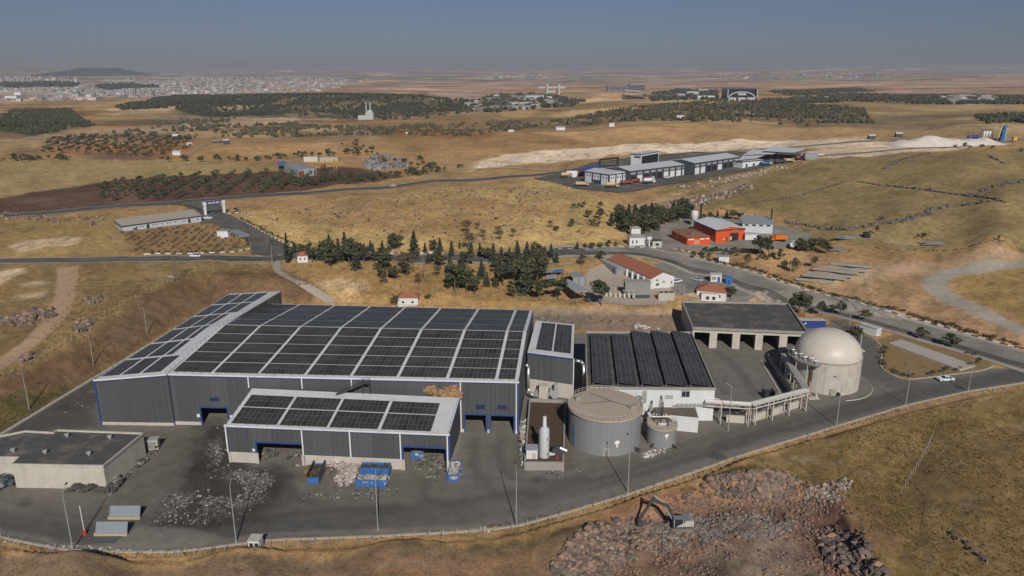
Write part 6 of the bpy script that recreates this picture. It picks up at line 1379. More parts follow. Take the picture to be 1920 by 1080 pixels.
# vehicles
def car(label, body, group=None, kind='sedan', cat='car'):
    root = thing('parked_car', label, cat, (0, 0, 0), group); m = mat('car_' + body[0], body[1], .3, .05, spec=.6); wid = 1.78
    hgt = {'sedan': 1.42, 'suv': 1.68}[kind]
    lower = [(-2.2, .35), (2.2, .35), (2.25, .62), (2.15, .88), (1.2, .95), (-1.5, .98), (-2.15, .92), (-2.25, .6)]
    cab = [(-1.75, .95), (1.0, .94), (.35, hgt), (-1.15, hgt)] if kind == 'sedan' else [(-2.1, .95), (1.05, .94), (.45, hgt), (-1.85, hgt)]
    def ext(prof, w0, w1=None):
        g = MB(); n = len(prof); w1 = w1 or w0; z_lo = min(p[1] for p in prof); z_hi = max(p[1] for p in prof)
        wz = lambda z: w0 + (w1 - w0) * (z - z_lo) / max(z_hi - z_lo, .01)
        vs = [(x, -wz(z) / 2, z) for x, z in prof] + [(x, wz(z) / 2, z) for x, z in prof]
        return g.add(vs, [tuple(range(n)), tuple(range(2 * n - 1, n - 1, -1))] + [((i + 1) % n, i, n + i, n + (i + 1) % n) for i in range(n)])
    ext(lower, wid).build('body', m, root)
    gl_ = [(x * (.99), z) for x, z in cab]; ext(gl_, wid * .96, wid * .76).build('window_band', M_GLASS, root)
    xs = [p[0] for p in cab[2:]]; MB().box(((xs[0] + xs[1]) / 2, 0, hgt + .01), (abs(xs[0] - xs[1]) + .12, wid * .78, .06)).build('roof', m, root)
    g = MB()
    for s in (-1, 1):
        for (x0, z0_), (x1, z1_) in (((cab[0][0] + .05, .97), (cab[3][0], hgt)), ((cab[1][0] - .05, .96), (cab[2][0], hgt)), ((-.35, .97), (-.35, hgt))): g.bar((x0, s * wid * .48, z0_), (x1, s * wid * .385, z1_), .1, .1)
    g.build('pillar', m, root)
    for x in (-1.35, 1.35):
        for s in (-1, 1): w = MB().tube((x, s * (wid / 2 - .2), .33), (x, s * (wid / 2 + .02), .33), .33, 14).build('wheel', M_BLACK, root); MB().tube((x, s * (wid / 2), .33), (x, s * (wid / 2 + .035), .33), .18, 10).build('rim', M_STEEL, w)
    for s in (-.6, .6): MB().box((2.2, s, .7), (.1, .35, .14)).build('headlight', M_WHITE, root); MB().box((-2.2, s, .75), (.08, .3, .16)).build('tail_light', MATS['red_barrel'], root)
    return root
def park(o, px, py, rz): q = G(px, py); o.location = (q[0], q[1], q[2] + .12); o.rotation_euler = (0, 0, rz); return o
CW = ('white', (.72, .72, .72)); CD = ('dark', (.05, .055, .06)); CS = ('silver', (.42, .47, .48))
o = park(car('white saloon car standing on the road by the grass island', CW), 1772, 714, math.pi + .12)
o.location.z = .06
park(car('white estate car driving on the main road', CW, kind='suv'), 367, 482, math.pi); park(car('white car parked at the end of the prefab office', CW), 390, 411, .1); park(car('dark van under a small roof beside the entrance gate', CD, kind='suv'), 442, 396, -1.4)
park(car('silver car in the car park by the white kiosk', CS), 1307, 527, -.75); park(car('white car parked behind the white gable of the red roofed office', CW, kind='suv'), 1269, 530, .6); park(car('small pale car on the far road', CS), 737, 350, .25)
def truck(label, cabm, bodym, kind='tipper', cat='truck', group=None):
    root = thing('parked_truck', label, cat, (0, 0, 0), group)
    MB().box((0, 0, .85), (7.2, 1.0, .3)).build('chassis', M_DSTEEL, root)
    g = MB(); prof = [(2.2, .7), (3.75, .7), (3.8, 1.6), (3.45, 2.6), (2.2, 2.7)]; n = 5
    g.add([(x, -1.15, z) for x, z in prof] + [(x, 1.15, z) for x, z in prof], [tuple(range(n)), tuple(range(9, 4, -1))] + [((i + 1) % n, i, n + i, n + (i + 1) % n) for i in range(n)]); cb = g.build('cab', cabm, root)
    MB().add([(3.80, -1.0, 1.65), (3.80, 1.0, 1.65), (3.50, .95, 2.5), (3.50, -.95, 2.5)], [(0, 1, 2, 3)]).build('windscreen', M_GLASS, cb)
    for s in (-1, 1): MB().box((3.0, s * 1.16, 2.0), (.8, .04, .7)).build('side_window', M_GLASS, cb)
    if kind == 'tank': MB().tube((-3.4, 0, 2.1), (1.8, 0, 2.1), 1.1, 18).build('tank', bodym, root, False)
    elif kind == 'refuse':
        prof = [(-3.9, 1.2), (1.9, 1.1), (1.9, 3.1), (-2.6, 3.1), (-3.9, 2.3)]; g = MB(); n = 5
        g.add([(x, -1.2, z) for x, z in prof] + [(x, 1.2, z) for x, z in prof], [tuple(range(n)), tuple(range(9, 4, -1))] + [((i + 1) % n, i, n + i, n + (i + 1) % n) for i in range(n)]); g.build('hopper_body', bodym, root)
    else:
        g = MB(); g.box((-.9, 0, 1.15), (5.6, 2.35, .14))
        for s in (-1, 1): g.box((-.9, s * 1.15, 1.75), (5.6, .08, 1.2))
        for x in (-3.7, 1.9): g.box((x, 0, 1.8), (.08, 2.3, 1.3))
        g.build('tipper_body', bodym, root)
    for x in (-2.6, -1.4, 2.9):
        for s in (-1, 1): MB().tube((x, s * .85, .5), (x, s * 1.15, .5), .5, 14).build('wheel', M_BLACK, root)
    return root
M_TRO = mat('truck_orange', (.62,.16,.02), .45, .1); M_TRW = mat('truck_white', (.66,.66,.64), .45, .1); M_TRT = mat('truck_sand', (.52,.38,.22), .6, .15); M_TRR = mat('truck_red', (.28,.07,.05), .5, .15)
park(truck('orange refuse truck in front of the grey barn', M_TRO, M_TRO, 'refuse'), 1459, 453, math.pi + .05)
o = park(truck('white truck with its mixer tank by the dense dark trees', M_TRW, M_TRW, 'tank'), 1487, 465, 1.1)
q = U(532, 842); root = truck('white truck standing inside the left open bay of the lower hall', M_TRW, M_CREAM); root.location = (q[0] + 1, q[1] + 3, .05); root.rotation_euler = (0, 0, .05)
# people
def person(label, q, rz, skin, shirt, trousers, lift=0.0):
    root = thing('person', label, 'person', q); root.rotation_euler = (0, 0, rz)
    J = {'pel': (0, 0, .95, .14), 'spine': (0, 0, 1.2, .14), 'chest': (0, 0, 1.4, .15), 'neck': (0, 0, 1.53, .055), 'head': (0, .01, 1.66, .1), 'top': (0, .0, 1.76, .08),
         'sl': (-.2, 0, 1.43, .06), 'el': (-.27, .03, 1.16, .045), 'hl': (-.27, .12, .93, .035), 'fl': (-.26, .15, .84, .025), 'sr': (.2, 0, 1.43, .06), 'er': (.27, .03, 1.16, .045), 'hr': (.22, .16, .98, .035), 'fr': (.2, .19, .9, .025),
         'kl': (-.11, .03, .5, .07), 'al': (-.13, 0, .09, .05), 'tl': (-.14, .15, .04, .04), 'kr': (.11, .02, .5, .07), 'ar': (.13, -.04, .09, .05), 'tr': (.15, .11, .04, .04), 'wl': (-.1, 0, .86, .095), 'wr': (.1, 0, .86, .095)}
    E = [('pel','spine'),('spine','chest'),('chest','neck'),('neck','head'),('head','top'),('chest','sl'),('sl','el'),('el','hl'),('hl','fl'),('chest','sr'),('sr','er'),('er','hr'),('hr','fr'),('pel','wl'),('wl','kl'),('kl','al'),('al','tl'),('pel','wr'),('wr','kr'),('kr','ar'),('ar','tr')]
    def skinmesh(name, ks, es, m, grow=1.0, rootk='pel'):
        me = bpy.data.meshes.new(name); ix = {k: i for i, k in enumerate(ks)}; me.from_pydata([J[k][:3] for k in ks], [(ix[a], ix[b]) for a, b in es], [])
        o = link_mesh(name, me, m, root); bm = bmesh.new(); bm.from_mesh(me); lay = bm.verts.layers.skin.verify()
        for i, v in enumerate(bm.verts): r_ = J[ks[i]][3] * grow; v[lay].radius = (r_, r_ * (.75 if ks[i] in ('chest', 'spine', 'pel') else 1)); v[lay].use_root = ks[i] == rootk
        bm.to_mesh(me); bm.free(); o.modifiers.new('skin', 'SKIN'); s_ = o.modifiers.new('sub', 'SUBSURF'); s_.levels = s_.render_levels = 1; return o
    skinmesh('body', list(J), E, mat('skin', (.42,.26,.18), .6, .05), .8)
    skinmesh('shirt', ['pel','spine','chest','sl','el','sr','er'], [('pel','spine'),('spine','chest'),('chest','sl'),('sl','el'),('chest','sr'),('sr','er')], shirt, 1.3)
    skinmesh('trousers', ['pel','wl','kl','al','wr','kr','ar'], [('pel','wl'),('wl','kl'),('kl','al'),('pel','wr'),('wr','kr'),('kr','ar')], trousers, 1.35)
    MB().lathe((0, 0), [(.115, 1.66), (.12, 1.72), (.1, 1.78), (.05, 1.81)], 14).build('hair', mat('dark_hair', (.02,.016,.014), .8, .05), root, True)
    for s in (-.13, .15): MB().box((s, .06, .05), (.11, .27, .1)).build('shoe', M_BLACK, root)
    return root
person('person in black clothes standing on the road by a lamp post', (*U(1802,730)[:2], .04), 2.6, None, mat('black_cloth', (.018,.018,.02), .9, .05), MATS['black_cloth']); q = G(1861, 737)
person('person in a pale blue shirt walking on the dry grass outside the kerb', q, 1.2, None, mat('pale_shirt', (.42,.48,.55), .9, .05), mat('grey_cloth', (.12,.13,.15), .9, .05))
# excavator
q = G(1274, 991); root = thing('excavator', 'white tracked excavator reaching its dark boom over the rock heap', 'excavator', (0, 0, 0)); M_EXW = mat('dusty_white', (.46,.44,.40), .6, .25, 1.5, stain=(.22,.17,.12), blotch=.4); M_BOOM = mat('boom_grey', (.06,.062,.056), .6, .2)
for s in (-1, 1):
    prof = [(-1.9, .15), (1.9, .15), (2.25, .5), (1.95, .85), (-1.95, .85), (-2.25, .5)]; g = MB(); n = 6; y0, y1 = s * 1.2 - .3, s * 1.2 + .3
    g.add([(x, y0, z) for x, z in prof] + [(x, y1, z) for x, z in prof], [tuple(range(n)), tuple(range(2 * n - 1, n - 1, -1))] + [((i + 1) % n, i, n + i, n + (i + 1) % n) for i in range(n)])
    for k in range(16): g.box((-1.8 + k * .24, s * 1.2, .88), (.1, .62, .06))
    g.build('track', mat('dusty_track', (.20,.165,.13), .95, .2), root)
up = MB().box((.3, 0, 1.15), (3.9, 2.5, .25)).build('platform', M_DSTEEL, root)
MB().prism([(.6, -1.3), (2.35, -1.3), (2.35, 1.3), (.6, 1.3)], 1.25, 2.45).build('engine_cover', M_EXW, root); MB().prism([(.7, -1.2), (2.1, -1.2), (2.1, 1.2), (.7, 1.2)], 2.45, 2.6).build('hood', mat('grey_hood', (.2,.2,.2), .6, .1), root); MB().prism([(-1.0, -1.3), (.6, -1.3), (.6, -1.25), (-1.0, -1.25)], 1.25, [1.3, 2.2, 2.2, 1.3]).build('side_panel', M_EXW, root)
cab_ = MB().prism([(-1.5, -1.25), (.3, -1.25), (.3, -.1), (-1.5, -.1)], 1.3, 2.95).build('cab', M_GLASS, root); MB().box((-.6, -.67, 3.0), (1.9, 1.2, .1)).build('cab_roof', mat('grey_hood', (.2,.2,.2)), cab_)
g = MB()
for x, y in ((-1.5, -1.25), (.3, -1.25), (.3, -.1), (-1.5, -.1)): g.bar((x, y, 1.3), (x, y, 2.95), .12, .12)
g.build('cab_frame', M_EXW, cab_)
P = [Vector((-.8, .3, 1.6)), Vector((-2.6, .35, 5.0)), Vector((-5.6, .5, 6.3)), Vector((-7.9, .5, 2.0))]
g = MB(); g.bar(P[0], P[1], .4, .6); g.bar(P[1], P[2], .36, .55); g.build('boom', M_BOOM, root); g = MB(); g.bar(P[2] + Vector((.5, 0, .7)), P[3], .34, .48); g.build('stick', M_BOOM, root)
g = MB(); g.tube(P[0] + Vector((-.6, -.35, .3)), P[1] + Vector((-.5, -.35, -.2)), .11, 8); g.tube(P[1] + Vector((-.6, 0, .7)), P[2] + Vector((.3, 0, .9)), .12, 8); g.build('cylinder', M_STEEL, root)
prof = [(-8.3, 2.0), (-7.5, 1.9), (-7.0, .9), (-7.6, .3), (-8.3, .6)]; n = 5; MB().add([(x, .0, z) for x, z in prof] + [(x, 1.1, z) for x, z in prof], [tuple(range(n)), tuple(range(2 * n - 1, n - 1, -1))] + [((i + 1) % n, i, n + i, n + (i + 1) % n) for i in range(n)]).build('bucket', M_DSTEEL, root)
root.location = (q[0], q[1], q[2] - .05); root.rotation_euler = (0, 0, .06)
# stacked concrete beams
gcen = G(1565, 515)
for k in range(9):
    q = G(1528 + 9 * k, 528 - 3.6 * k); o = MB().box((0, 0, .45), (random.uniform(13, 17), .9, .9)).build('concrete_beam', M_CONC2); tag(o, 'long grey concrete beam in the stack on the bare ground', 'concrete beam', 'concrete beams stacked beside the road'); o.location = (q[0], q[1], q[2] + (.9 if k % 3 == 1 else 0)); o.rotation_euler = (0, 0, -.42 + random.uniform(-.06, .06))
for k in range(5):
    q = G(1585 + 6 * k, 509 - k); o = MB().box((0, 0, .4), (7, .7, .8)).build('concrete_beam', M_CONC2); tag(o, 'short dark concrete beam at the back of the stack', 'concrete beam', 'short beams behind the stack'); o.location = q; o.rotation_euler = (0, 0, random.uniform(-.9, .2))
q = G(1624, 446); root = thing('water_tank', 'black round water tank beside the dry stone wall', 'water tank', q); MB().lathe((q[0], q[1]), [(1.6, q[2]), (1.7, q[2] + 1.2), (1.6, q[2] + 2.5), (.4, q[2] + 2.9)], 20).build('vessel', M_BLACK, root, True); MB().box((q[0], q[1], q[2] + .05), (3.6, 3.6, .2)).build('slab', M_CONC2, root)
for px, py, L, lab in ((1590,448,14,'flat grey sheet pile below the stone wall'),(1573,471,9,'small grey sheet pile by the dense trees'),(1755,458,16,'long low pile of dark sheets on the dry field')):
    q = G(px, py); root = thing('sheet_pile', lab, 'scrap', q)
    for k in range(4): MB().box((q[0] + random.uniform(-3, 3), q[1] + random.uniform(-2, 2), q[2] + .3 + .2 * k), (L * random.uniform(.4, .7), 2.0, .15), random.uniform(-.4, .4)).build('sheet', M_GREYR, root)
# ------------------------------------------------------------------ works on the far road, scrap yard, asphalt plant, far houses
z0 = hz(*G(1142,349)[:2]); ze = z0 + 7.6; M_WCL = mat('white_cladding', (.66,.67,.68), .6, .05); M_PALER = mat('pale_sheet', (.50,.51,.51), .55, .1, .3)
A, B, C_ = U(1142.3,327.8,ze), U(1179,322.4,ze), None; D = U(1096.5,321,ze); c4 = par(A, B, D)
root = building('works_office', 'white two storey works office with dark corner piers at the far fence', 'office', c4, ze, z0, M_WCL, M_PALER, 'gable2', ze + 1.2, .3, fascia=M_NAVY)
for (p, q), n in (((c4[0], c4[1]), 3), ((c4[3], c4[0]), 3)):
    L = math.dist(p, q)
    for k in range(n + 1): c = along(p, q, L * k / n, .05, z0 + 3.6); MB().box(c, (1.0, .5, 7.4), math.atan2(q[1] - p[1], q[0] - p[0])).build('pier', M_NAVY, root)
    for k in range(n):
        for f in (.3, .68): window(root, p, q, (L * (k + f) / n - .7, L * (k + f) / n + .7, z0 + 4.4, z0 + 6.2), fm=M_WHITE, mullion=False)
p, q = c4[3], c4[0]; L = math.dist(p, q); panel_on('entrance', p, q, (L * .37, L * .64, z0, z0 + 3), M_NAVY, root, .1)
def long_hall(label, A0, B0, dpx, h, n, dark, group='halls of the far works'):
    z0 = (hz(*G(*A0)[:2]) + hz(*G(*B0)[:2])) / 2; a = U(*A0, z0); b = U(*B0, z0); nn = np.array([-(b[1] - a[1]), b[0] - a[0]]); nn = nn / np.linalg.norm(nn)
    c4 = [a, b, (b[0] + nn[0] * dpx, b[1] + nn[1] * dpx), (a[0] + nn[0] * dpx, a[1] + nn[1] * dpx)]
    root = building('repair_hall', label, 'hall', c4, z0 + h, z0, M_NAVY, M_PALER, 'gable', z0 + h + 1.8, .4, group=group); a, b = xy(a), xy(b); L = math.dist(a, b); w = L / n
    for k in range(n):
        s = k * w; m = M_BLACK if k in dark else M_WCL; panel_on('door_or_dark_bay', a, b, (s + w * .14, s + w * .86, z0 + .1, z0 + h * .58), m, root, .08); panel_on('strip_window', a, b, (s + w * .16, s + w * .84, z0 + h * .68, z0 + h * .85), M_STEEL, root, .07)  # bays listed in dark get a black panel painted as an unlit open interior
    return root
long_hall('long anthracite repair hall joined to the white works office', (1180,343), (1300,327), 22, 8, 10, (0, 2, 3, 4)); long_hall('farther long repair hall with a row of white bay doors', (1301,327.5), (1384,314), 22, 8.2, 8, (2, 3, 5, 6))
z0 = hz(*G(1405,312)[:2]); A = U(1392,314.5,z0); B = U(1430,311,z0); nn = np.array([-(B[1] - A[1]), B[0] - A[0]]); nn /= np.linalg.norm(nn)
root = building('small_workshop', 'small white workshop with a pale roof at the end of the repair halls', 'workshop', [A, B, vadd(xy(B), nn, 16), vadd(xy(A), nn, 16)], z0 + 4.6, z0, M_WCL, M_PALER, 'flat', fascia=M_NAVY); p, q = xy(A), xy(B); L = math.dist(p, q)
for s in (.15, .5, .8): panel_on('door', p, q, (L * s, L * s + 2, z0, z0 + 2.6), M_NAVY, root)
z0 = hz(*G(1195,318)[:2]); A, B = U(1182,317,z0), U(1201,319,z0); C_ = U(1234,312,z0)
c4 = [A, B, C_, (A[0] + C_[0] - B[0], A[1] + C_[1] - B[1])]; root = building('tower_workshop', 'tall white and dark block rising behind the repair halls', 'workshop', c4, z0 + 12, z0, M_WCL, M_PALER, 'flat', hang=.4, fascia=M_NAVY)
panel_on('dark_front_panel', xy(B), xy(C_), (1, math.dist(B, C_) - 1, z0, z0 + 10.5), M_BLACK, root, .1); panel_on('sign_band', xy(A), xy(B), (3, 9, z0 + 9, z0 + 10.4), M_NAVY, root)  # flat black panel painted as the unlit inside of the open front
p, q = G(1124,318), G(1158,314); root = thing('portal_frame', 'dark portal frame standing behind the works office', 'portal', mid(p, q, p[2])); MB().bar((*xy(p), p[2] + 7.6), (*xy(q), q[2] + 7.6), 1.4, 1.2).build('beam', M_BLACK, root)
for e in (p, q): MB().box((e[0], e[1], e[2] + 3.6), (1.5, 1.5, 8)).build('column', M_BLACK, root)
canopy([(1085,322),(1110,319),(1137,309),(1098,313)], 5.0, 'dark blue sheet canopy left of the works office', M_CBLUE)
boxhouse(1072, 333, 8, 5, 5, .1, 'gate_cabin', 'small white gate cabin at the works entrance', 'cabin', M_WCL, M_NAVY)
canopy([(1385,300),(1418,297),(1437,290),(1395,289)], 5.5, 'white roofed vehicle shelter next to the small workshop', M_ROOFW, post=M_RUST); canopy([(1395,290),(1448,289),(1468,284),(1410,280)], 6, 'middle white roofed vehicle shelter on the works yard', M_ROOFW, post=M_RUST); canopy([(1430,283),(1490,286),(1509,280),(1448,274)], 6.5, 'largest white roofed shelter at the far end of the works yard', M_ROOFW, post=M_RUST)
q = G(1519, 299); root = thing('tank_frame', 'grey framed water tanks at the end of the works yard', 'tank', q); MB().box((q[0], q[1], q[2] + 3), (10, 4, 4)).build('tank', M_GREYR, root); MB().box((q[0], q[1], q[2] + .5), (9, 3.6, 1)).build('stand', M_CONC2, root)
fence('works boundary fence along the edge of the earth bank', GP([(1003,336),(1060,352),(1085,358),(1160,366),(1300,344),(1440,316),(1530,296)]), hgt=2.4, sp=7, brace=0, wires=6, pm=M_DSTEEL, r=.1)
fence('fence of tall posts along the quarry road', GP([(1535,295),(1600,290),(1700,282),(1790,276)]), hgt=5, sp=11, brace=0, wires=2, r=.12)
TW = [(1062,334,.1,'sand coloured tanker parked nearest the works gate','T',M_TRT,'tank'),(1071,330,.4,'pale truck with a green load by the gate cabin','W',M_TRT,'tipper'),(1086,331,.2,'red trailer truck between gate cabin and works office','R',M_TRR,'tipper'),(1091,350,0,'sand coloured flatbed in front of the works office','T',M_TRT,'tipper'),(1147,353,.05,'sand coloured tanker with green bushes before it','T',M_TRT,'tank'),
      (1174,347,.5,'rusty red harvester at the corner of the works office','R',M_TRR,'tipper'),(1188,344,.4,'second rusty red machine beside the open bay','R',M_TRR,'tipper'),(1215,340,.35,'red and white truck in front of the repair hall','W',M_TRR,'tipper'),(1216,345,.3,'white tanker parked at the outer edge of the works yard','W',M_TRW,'tank'),(1292,326,.3,'grey trailer truck beside the joint of the two halls','W',M_GREYR,'tipper'),
      (1436,311,.2,'pale blue truck at the corner of the small workshop','B',M_SKIP,'tipper'),(1478,305,.1,'sand yellow lorry on the open works yard','Y',M_TRT,'tipper'),(1462,307,.1,'long dark flatbed trailer next to the sand yellow lorry','D',M_DSTEEL,'tipper'),(1500,300,.2,'dark red lorry below the largest shelter','R',M_TRR,'tipper')]
CM = dict(T=M_TRT, W=M_TRW, R=M_TRR, B=M_PREFAB, Y=M_TRT, D=M_DSTEEL)
for px, py, rz, lab, c, bm_, kd in TW: o = park(truck(lab, CM[c], bm_, kd), px, py, rz); o.location.z += .35; o.scale = (1.15, 1.15, 1.15)
o = park(car('white car before the bay doors of the repair hall', CW), 1250, 335, .3); o.location.z += .35; o = park(car('white pickup by the dark bays of the farther hall', CW, kind='suv'), 1319, 322, .3); o.location.z += .35
# scrap yard by the far road
z0 = hz(*G(575,333)[:2]); ze = z0 + 5; A, B, D = U(558,319.5,ze), U(593,316,ze), U(532.5,309.5,ze); c4 = par(A, B, D); root = building('scrap_shed', 'weathered grey metal shed with rusty brown doors', 'shed', c4, ze, z0, M_STEEL, M_GREYR, 'gable2', ze + 1, .2); a, b = c4[0], c4[1]; L = math.dist(a, b)
for s0, s1 in ((.03, .33), (.86, .98)): panel_on('rusty_door', a, b, (L * s0, L * s1, z0, z0 + 4.2), mat('rusty_brown', (.17,.07,.045), .9, .2), root)
canopy([(521,311),(538,310),(536,302),(520,303)], 4, 'blue roofed lean shelter behind the grey metal shed', mat('roof_blue', (.10,.17,.33), .5, .15)); boxhouse(583, 303, 12, 5, 4, .1, 'site_trailer', 'pale round ended trailer in the scrap yard', 'trailer', M_CREAM, M_STEEL)
q = G(615, 318); root = thing('gantry_crane', 'yellow gantry crane over the scrap yard', 'crane', q); M_DY = mat('crane_yellow', (.42,.27,.07), .7, .2); MB().bar((q[0] - 15, q[1], q[2] + 5.5), (q[0] + 8, q[1] + 3, q[2] + 6), .6, .8).build('girder', M_DY, root)
for dx in (-13, 5, 7): MB().bar((q[0] + dx, q[1] + 1, q[2]), (q[0] + dx * .9, q[1] + 1, q[2] + (5.5 if dx < 5 else 8)), .6, .6).build('leg', M_DY, root)
q = G(605, 318); o = MB().tube((q[0] - 1, q[1], q[2] + 2), (q[0] + 2, q[1], q[2] + 2.4), 2.2, 14).build('rusty_tank', M_RUST); tag(o, 'dark rusty round tank under the yellow crane', 'tank')
boxhouse(617, 303, 16, 4, 3.5, 0, 'cream_container', 'long dull cream container behind the yellow crane', 'container', M_TANR, M_TANR)
# small pale houses across the fields
FH = [(331,291,'white shed at the edge of the red orchard, nearest the track',12,4),(355,275,'tiny white hut at the top of the field track',9,4),(424,271,'white two storey farmhouse beside the dark shelter',10,6),(405,268,'low dark shelter beside the white farmhouse',14,3),(330,255,'pale ruined wall block above the red orchard',16,3),(1051,244,'pale blue roofed hut at the lower end of the track',18,4),(1147,238,'small white box hut beside the track on the tan slope',10,5),(1276,224,'pale square house at the upper end of the track',16,6),(958,247,'small ruin among the bushes on the slope',10,3),(765,251,'tiny ruin at the field edge below the orchard band',9,3),(1108,214,'white hut among the orchard rows on the ridge',9,4),(1635,262,'dark topped hut at the edge of the white quarry',10,5),(1686,258,'small dark hut behind the white spoil heap',10,5),(1550,186,'pale farmhouse at the edge of the dark wood',20,7)]
for px, py, lab, L, h in FH: L *= .62; h *= .7; boxhouse(px, py, L, L * .6, h, random.uniform(-.2, .2), 'field_hut', lab, 'hut', M_WALL if 'dark' not in lab else M_NAVY, M_CONC if 'blue' not in lab else M_PREFAB, 'flat' if h < 2.8 else 'gable', h + 1.2)
# asphalt plant beyond the quarry
q = G(1848, 263); root = thing('silo_group', 'three white silos in a dark frame beside the blue mixing tower', 'silos', q); k_ = q[1] / 900
for k in range(3): MB().lathe((q[0] + (k - 1) * 4.4, q[1]), [(.5, q[2] + 3), (2.0, q[2] + 5), (2.0, q[2] + 13), (1.2, q[2] + 14)], 16).build('silo', M_WALL, root, True)
g = MB()
for dx in (-7, 7):
    for dy in (-3, 3): g.bar((q[0] + dx, q[1] + dy, q[2]), (q[0] + dx, q[1] + dy, q[2] + 15), .6, .6)
g.bar((q[0] - 7, q[1] - 3, q[2] + 15), (q[0] + 7, q[1] - 3, q[2] + 15), .6, .8); g.bar((q[0] - 7, q[1] + 3, q[2] + 15), (q[0] + 7, q[1] + 3, q[2] + 15), .6, .8); g.build('frame', M_NAVY, root); MB().box((q[0] + 3, q[1] - 4.5, q[2] + 1.5), (26, 3, 3)).build('base', M_NAVY, root)
q = G(1878, 265); root = thing('mixing_tower', 'tall blue asphalt mixing tower at the end of the quarry road', 'tower', q); M_TB = mat('tower_blue', (.04,.12,.27), .6, .2)
for k in range(4): MB().box((q[0] + (k % 2) * .8, q[1], q[2] + 3 + 5.6 * k), (6.5 - .6 * k, 6, 5.2)).build('tower_stage', M_TB, root)
MB().bar((q[0] - 8, q[1] - 3, q[2] + 6), (q[0] - 4, q[1] - 3, q[2] + 25), 1.2, 1.2).build('elevator', M_CREAM, root); MB().box((q[0] + 2.2, q[1] - 3.2, q[2] + 11), (1.5, .5, 18)).build('duct', mat('tower_pale', (.25,.35,.42), .6, .1), root)
for _n in ('silo_group', 'mixing_tower'): bpy.data.objects[_n].scale = (.62, .62, .62)
q = G(1824, 262); root = thing('drum_dryer', 'dark blue horizontal drum dryer left of the silos', 'dryer', q); MB().tube((q[0] - 8, q[1], q[2] + 4), (q[0] + 8, q[1], q[2] + 5), 2.4, 16).build('drum', M_CBLUE, root); MB().box((q[0], q[1], q[2] + 1), (12, 3, 2)).build('stand', M_NAVY, root)
q = G(1901, 266); root = thing('loading_hopper', 'yellow loading hopper right of the blue tower', 'hopper', q); MB().box((q[0], q[1], q[2] + 4.5), (5, 5, 5)).build('hopper', M_YEL, root); MB().bar((q[0] - 14, q[1], q[2] + 1), (q[0] - 2, q[1], q[2] + 5), 1.2, .8).build('belt', M_GREYR, root)
for _n in ('drum_dryer', 'loading_hopper'): bpy.data.objects[_n].scale = (.62, .62, .62)
def mound(px0, px1, py, wid, hh, label, m):
    a, b = G(px0, py[0]), G(px1, py[1]); n, c = 60, 18; V = []; F_ = []
    t_ = np.linspace(0, 1, n); s_ = np.linspace(-1, 1, c); T, S_ = np.meshgrid(t_, s_, indexing='ij'); x = a[0] + (b[0] - a[0]) * T; y = a[1] + (b[1] - a[1]) * T + S_ * wid
    e = np.clip(np.sin(np.pi * np.clip(T, .001, .999)) ** .6, 0, 1) * (1 - np.abs(S_) ** 1.6) * (.55 + .9 * fbm(T * 9, S_ * 1.2 + 3, 3, 151)); z = Hm(x, y) - .4 + hh * e
    i = (np.arange(n - 1)[:, None] * c + np.arange(c - 1)[None]).ravel(); o = npmesh('spoil_heap', np.stack([x, y, z], -1).reshape(-1, 3), np.stack([i, i + c, i + c + 1, i + 1], 1), m, smooth=True); tag(o, label, 'spoil heap')
M_LIME = mat('white_spoil', (.66,.58,.51), .95, .12, .1)
mound(1665, 1872, (273, 269), 18, 8, 'long white spoil heap along the quarry road by the blue tower', M_LIME); mound(1500, 1545, (292, 291), 8, 3, 'small white spoil heap behind the framed tanks', M_LIME); mound(1480, 1690, (290, 275), 9, 1.6, 'low sandy spoil ridge between the works and the white heap', mat('sandy_spoil', (.55,.41,.29), .95, .15, .1))
# mosque and campus beyond the wooded hill
q = G(688, 224); sc = q[1] / 1400 * 1.0; root = thing('mosque', 'pale mosque with two slim minarets below the wooded hill', 'mosque', q); M_MQ = mat('pale_stone', (.42,.42,.39), .8, .08)
MB().box((q[0] - 8 * sc, q[1], q[2] + 3.5 * sc), (14 * sc, 12 * sc, 8 * sc)).build('wing', M_MQ, root); MB().box((q[0] + 6 * sc, q[1], q[2] + 6 * sc), (14 * sc, 14 * sc, 12 * sc)).build('prayer_hall', M_MQ, root); MB().lathe((q[0] + 6 * sc, q[1]), [(6 * sc * math.cos(t), q[2] + 12 * sc + 5.5 * sc * math.sin(t)) for t in np.linspace(0, 1.5, 8)], 24).build('dome', M_MQ, root, True)
for dx in (-1.5, 6): MB().lathe((q[0] + dx * sc, q[1] + 6 * sc), [(1.3 * sc, q[2]), (1.1 * sc, q[2] + 22 * sc), (1.6 * sc, q[2] + 22.3 * sc), (.9 * sc, q[2] + 24 * sc), (.8 * sc, q[2] + 28 * sc), (.05, q[2] + 33 * sc)], 12).build('minaret', M_MQ, root)
def far_block(px0, px1, pyb, hpx, dm, label, wm, name='campus_block', cat='building', rows=0, group=None, rm=None):
    a, b = G(px0, pyb), G(px1, pyb); z = min(a[2], b[2]); depth = (a[1] + b[1]) / 2 * cp + (CAMZ - z) * sp; h = hpx * depth / 1400; c4 = [a, b, (b[0], b[1] + dm), (a[0], a[1] + dm)]
    r_ = building(name, label, cat, c4, z + h, z - 3, wm, rm or M_CONC, 'flat', hang=.5, group=group); L = math.dist(xy(a), xy(b))
    for k in range(rows): zz = z + h * (.18 + .8 * k / rows); panel_on('window_row', xy(a), xy(b), (L * .04, L * .96, zz, zz + h * .34 / rows), M_NAVY, r_, .3)
    return r_
